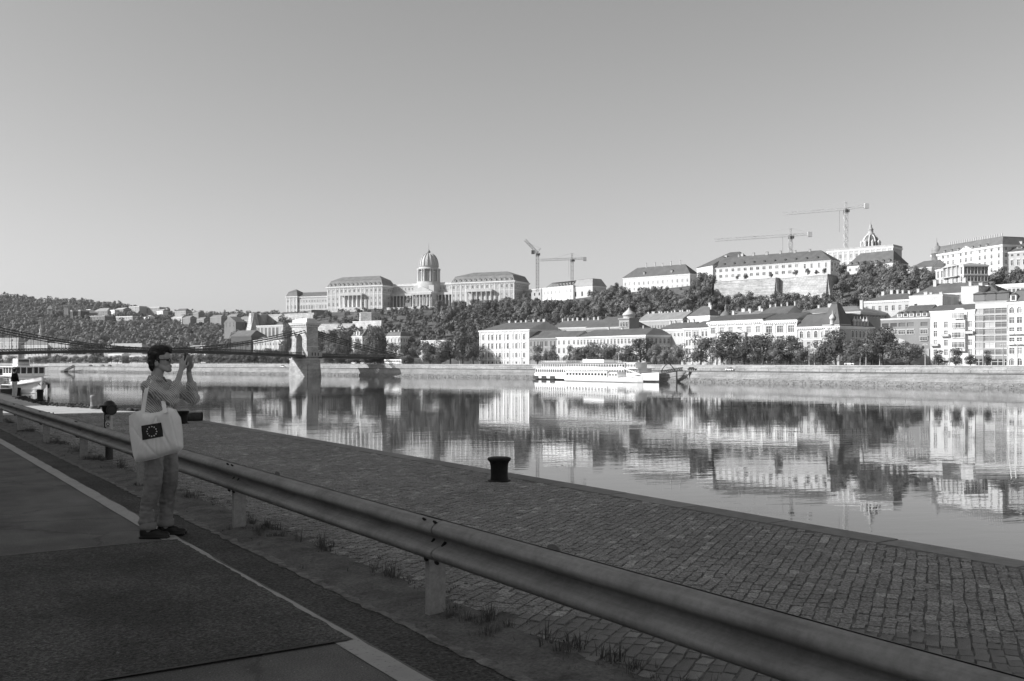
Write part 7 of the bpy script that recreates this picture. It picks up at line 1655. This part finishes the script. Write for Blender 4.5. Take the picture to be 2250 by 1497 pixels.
fl_ = patch([bp(315.5,935), bp(358.5,928), bp(363.2,958.3), bp(318,966.6)], 12, .004, 'flag_print', plain(.035, .8, .12, 20, tagname='flag'), bag)
fc = bp(338.6, 947.3); rs = 10.6*BY/FPX; star_m = plain(.78, .8, .05, tagname='star')
for k in range(12):
    a = 2*math.pi*k/12; x, z = fc[0]+rs*math.cos(a), fc[1]+rs*math.sin(a); mb = MB(); r0 = 2.1*BY/FPX
    for q in range(10):
        a0, a1 = math.pi/2+q*math.pi/5, math.pi/2+(q+1)*math.pi/5; ra, rb = (r0, r0*.45) if q % 2 == 0 else (r0*.45, r0)
        T_ = [(x, z), (x+ra*math.cos(a0), z+ra*math.sin(a0)), (x+rb*math.cos(a1), z+rb*math.sin(a1))]; mb.face([(tx, bag_y(tx, tz)-.0062, tz) for tx, tz in T_])
    mb.build('star', star_m, fl_, Matrix())
def strap(path, w):
    mb = MB(); P = [Vector(p) for p in path]
    for a, b in zip(P, P[1:]):
        d = (b-a).normalized(); s = Vector((1,0,0)); s = (s-d*s.dot(d)).normalized()*w/2; nn = d.cross(s).normalized()*.003
        mb.idx([a-s-nn, a+s-nn, b+s-nn, b-s-nn, a-s+nn, a+s+nn, b+s+nn, b-s+nn], [(0,1,2,3), (7,6,5,4), (0,4,5,1), (1,5,6,2), (2,6,7,3), (3,7,4,0)], 0, False)
    mb.build('strap', canvas, bag, Matrix())
def w3(px, py, dy): y = PY+dy; return (X_(px, y), y, Z_(py, y))
strap([w3(313,912,-.30), w3(316,890,-.27), w3(320,866,-.245), w3(324,848,-.215), w3(329,837,-.18)], .036)
strap([w3(364,908,-.335), w3(361,896,-.30), w3(358,880,-.20), w3(354,866,-.15)], .036)

# ------------------------------------------------------------------ the man on the quay near the boat, seen from behind
MY = 61.; MM = Matrix.Translation((X_(32, MY), MY, -.5)) @ Matrix.Rotation(R(62), 4, 'Z')
man = empty('person', MM, 'man in black jacket and white trousers standing with his back turned by the boat', 'person')
mb = MB(); ellip(mb, (.03,0,1.64), (.095,.078,.115)); capsule(mb, (.0,0,1.42), (.015,0,1.56), .055, .05); ellip(mb, (.0,0,1.22), (.1,.15,.2)); ellip(mb, (0,0,.95), (.1,.15,.12))
for s in (-1, 1):
    capsule(mb, (0,s*.18,1.40), (.03,s*.25,1.14), .05, .04); capsule(mb, (.03,s*.25,1.14), (.2,s*.12,.98), .04, .026); ellip(mb, (.23,s*.09,.97), (.045,.03,.03))
    for k in range(4): capsule(mb, (.25,s*(.075+.012*k),.98), (.29,s*(.06+.012*k),.955), .009, .008, 6, 2)
    capsule(mb, (.24,s*.11,.99), (.27,s*.09,1.01), .011, .009, 6, 2)
    capsule(mb, (0,s*.09,.9), (.02,s*.11,.48), .075, .05); capsule(mb, (.02,s*.11,.48), (-.01,s*.12,.08), .05, .036); capsule(mb, (-.01,s*.12,.05), (.14,s*.13,.035), .036, .03)
link('body', fuse('body', mb, .008, 2, skin), man)
mb = MB(); ellip(mb, (.005,0,1.67), (.1,.088,.1)); ellip(mb, (-.03,0,1.62), (.07,.08,.08)); link('hair', fuse('hair', mb, .01, 1, plain(.03, .7, .2, 20, tagname='hair')), man)
mb = MB(); ellip(mb, (.0,0,1.24), (.135,.2,.23)); ellip(mb, (.0,0,1.03), (.13,.19,.14)); capsule(mb, (0,-.15,1.40), (0,.15,1.40), .075, .075)
for s in (-1, 1): capsule(mb, (0,s*.18,1.40), (.03,s*.255,1.14), .075, .062); capsule(mb, (.03,s*.255,1.14), (.17,s*.14,.99), .06, .045)
link('jacket', fuse('jacket', mb, .012, 2, clothmat('jacket', .012), lambda p: wr(p, 12, .012)), man)
mb = MB(); ellip(mb, (0,0,.92), (.115,.165,.12))
for s in (-1, 1): capsule(mb, (0,s*.09,.9), (.02,s*.11,.48), .1, .08); capsule(mb, (.02,s*.11,.48), (-.01,s*.12,.12), .078, .068)
link('trousers', fuse('trousers', mb, .012, 2, clothmat('white_trousers', .62), lambda p: wr(p, 12, .014, (1,1,.6))), man)
for s in (-1, 1): mb = MB(); capsule(mb, (-.04,s*.12,.045), (.15,s*.135,.035), .045, .038); link('shoe', fuse('shoe', mb, .01, 1, plain(.4, .7, tagname='shoe')), man)
# ------------------------------------------------------------------ thin morning haze over the river
hm_ = bpy.data.materials.new('haze'); hm_.use_nodes = True; ht_ = hm_.node_tree; ht_.nodes.clear()
vol = ht_.nodes.new('ShaderNodeVolumePrincipled'); vol.inputs['Color'].default_value = (.9, .9, .9, 1); vol.inputs['Density'].default_value = .00004; vol.inputs['Anisotropy'].default_value = .2
ou = ht_.nodes.new('ShaderNodeOutputMaterial'); ht_.links.new(vol.outputs[0], ou.inputs['Volume'])
tag(MB().box(-7000, 7000, -1500, 9000, -12, 190).build('haze', hm_), 'thin pale haze in the air over the river', 'haze', kind='stuff')
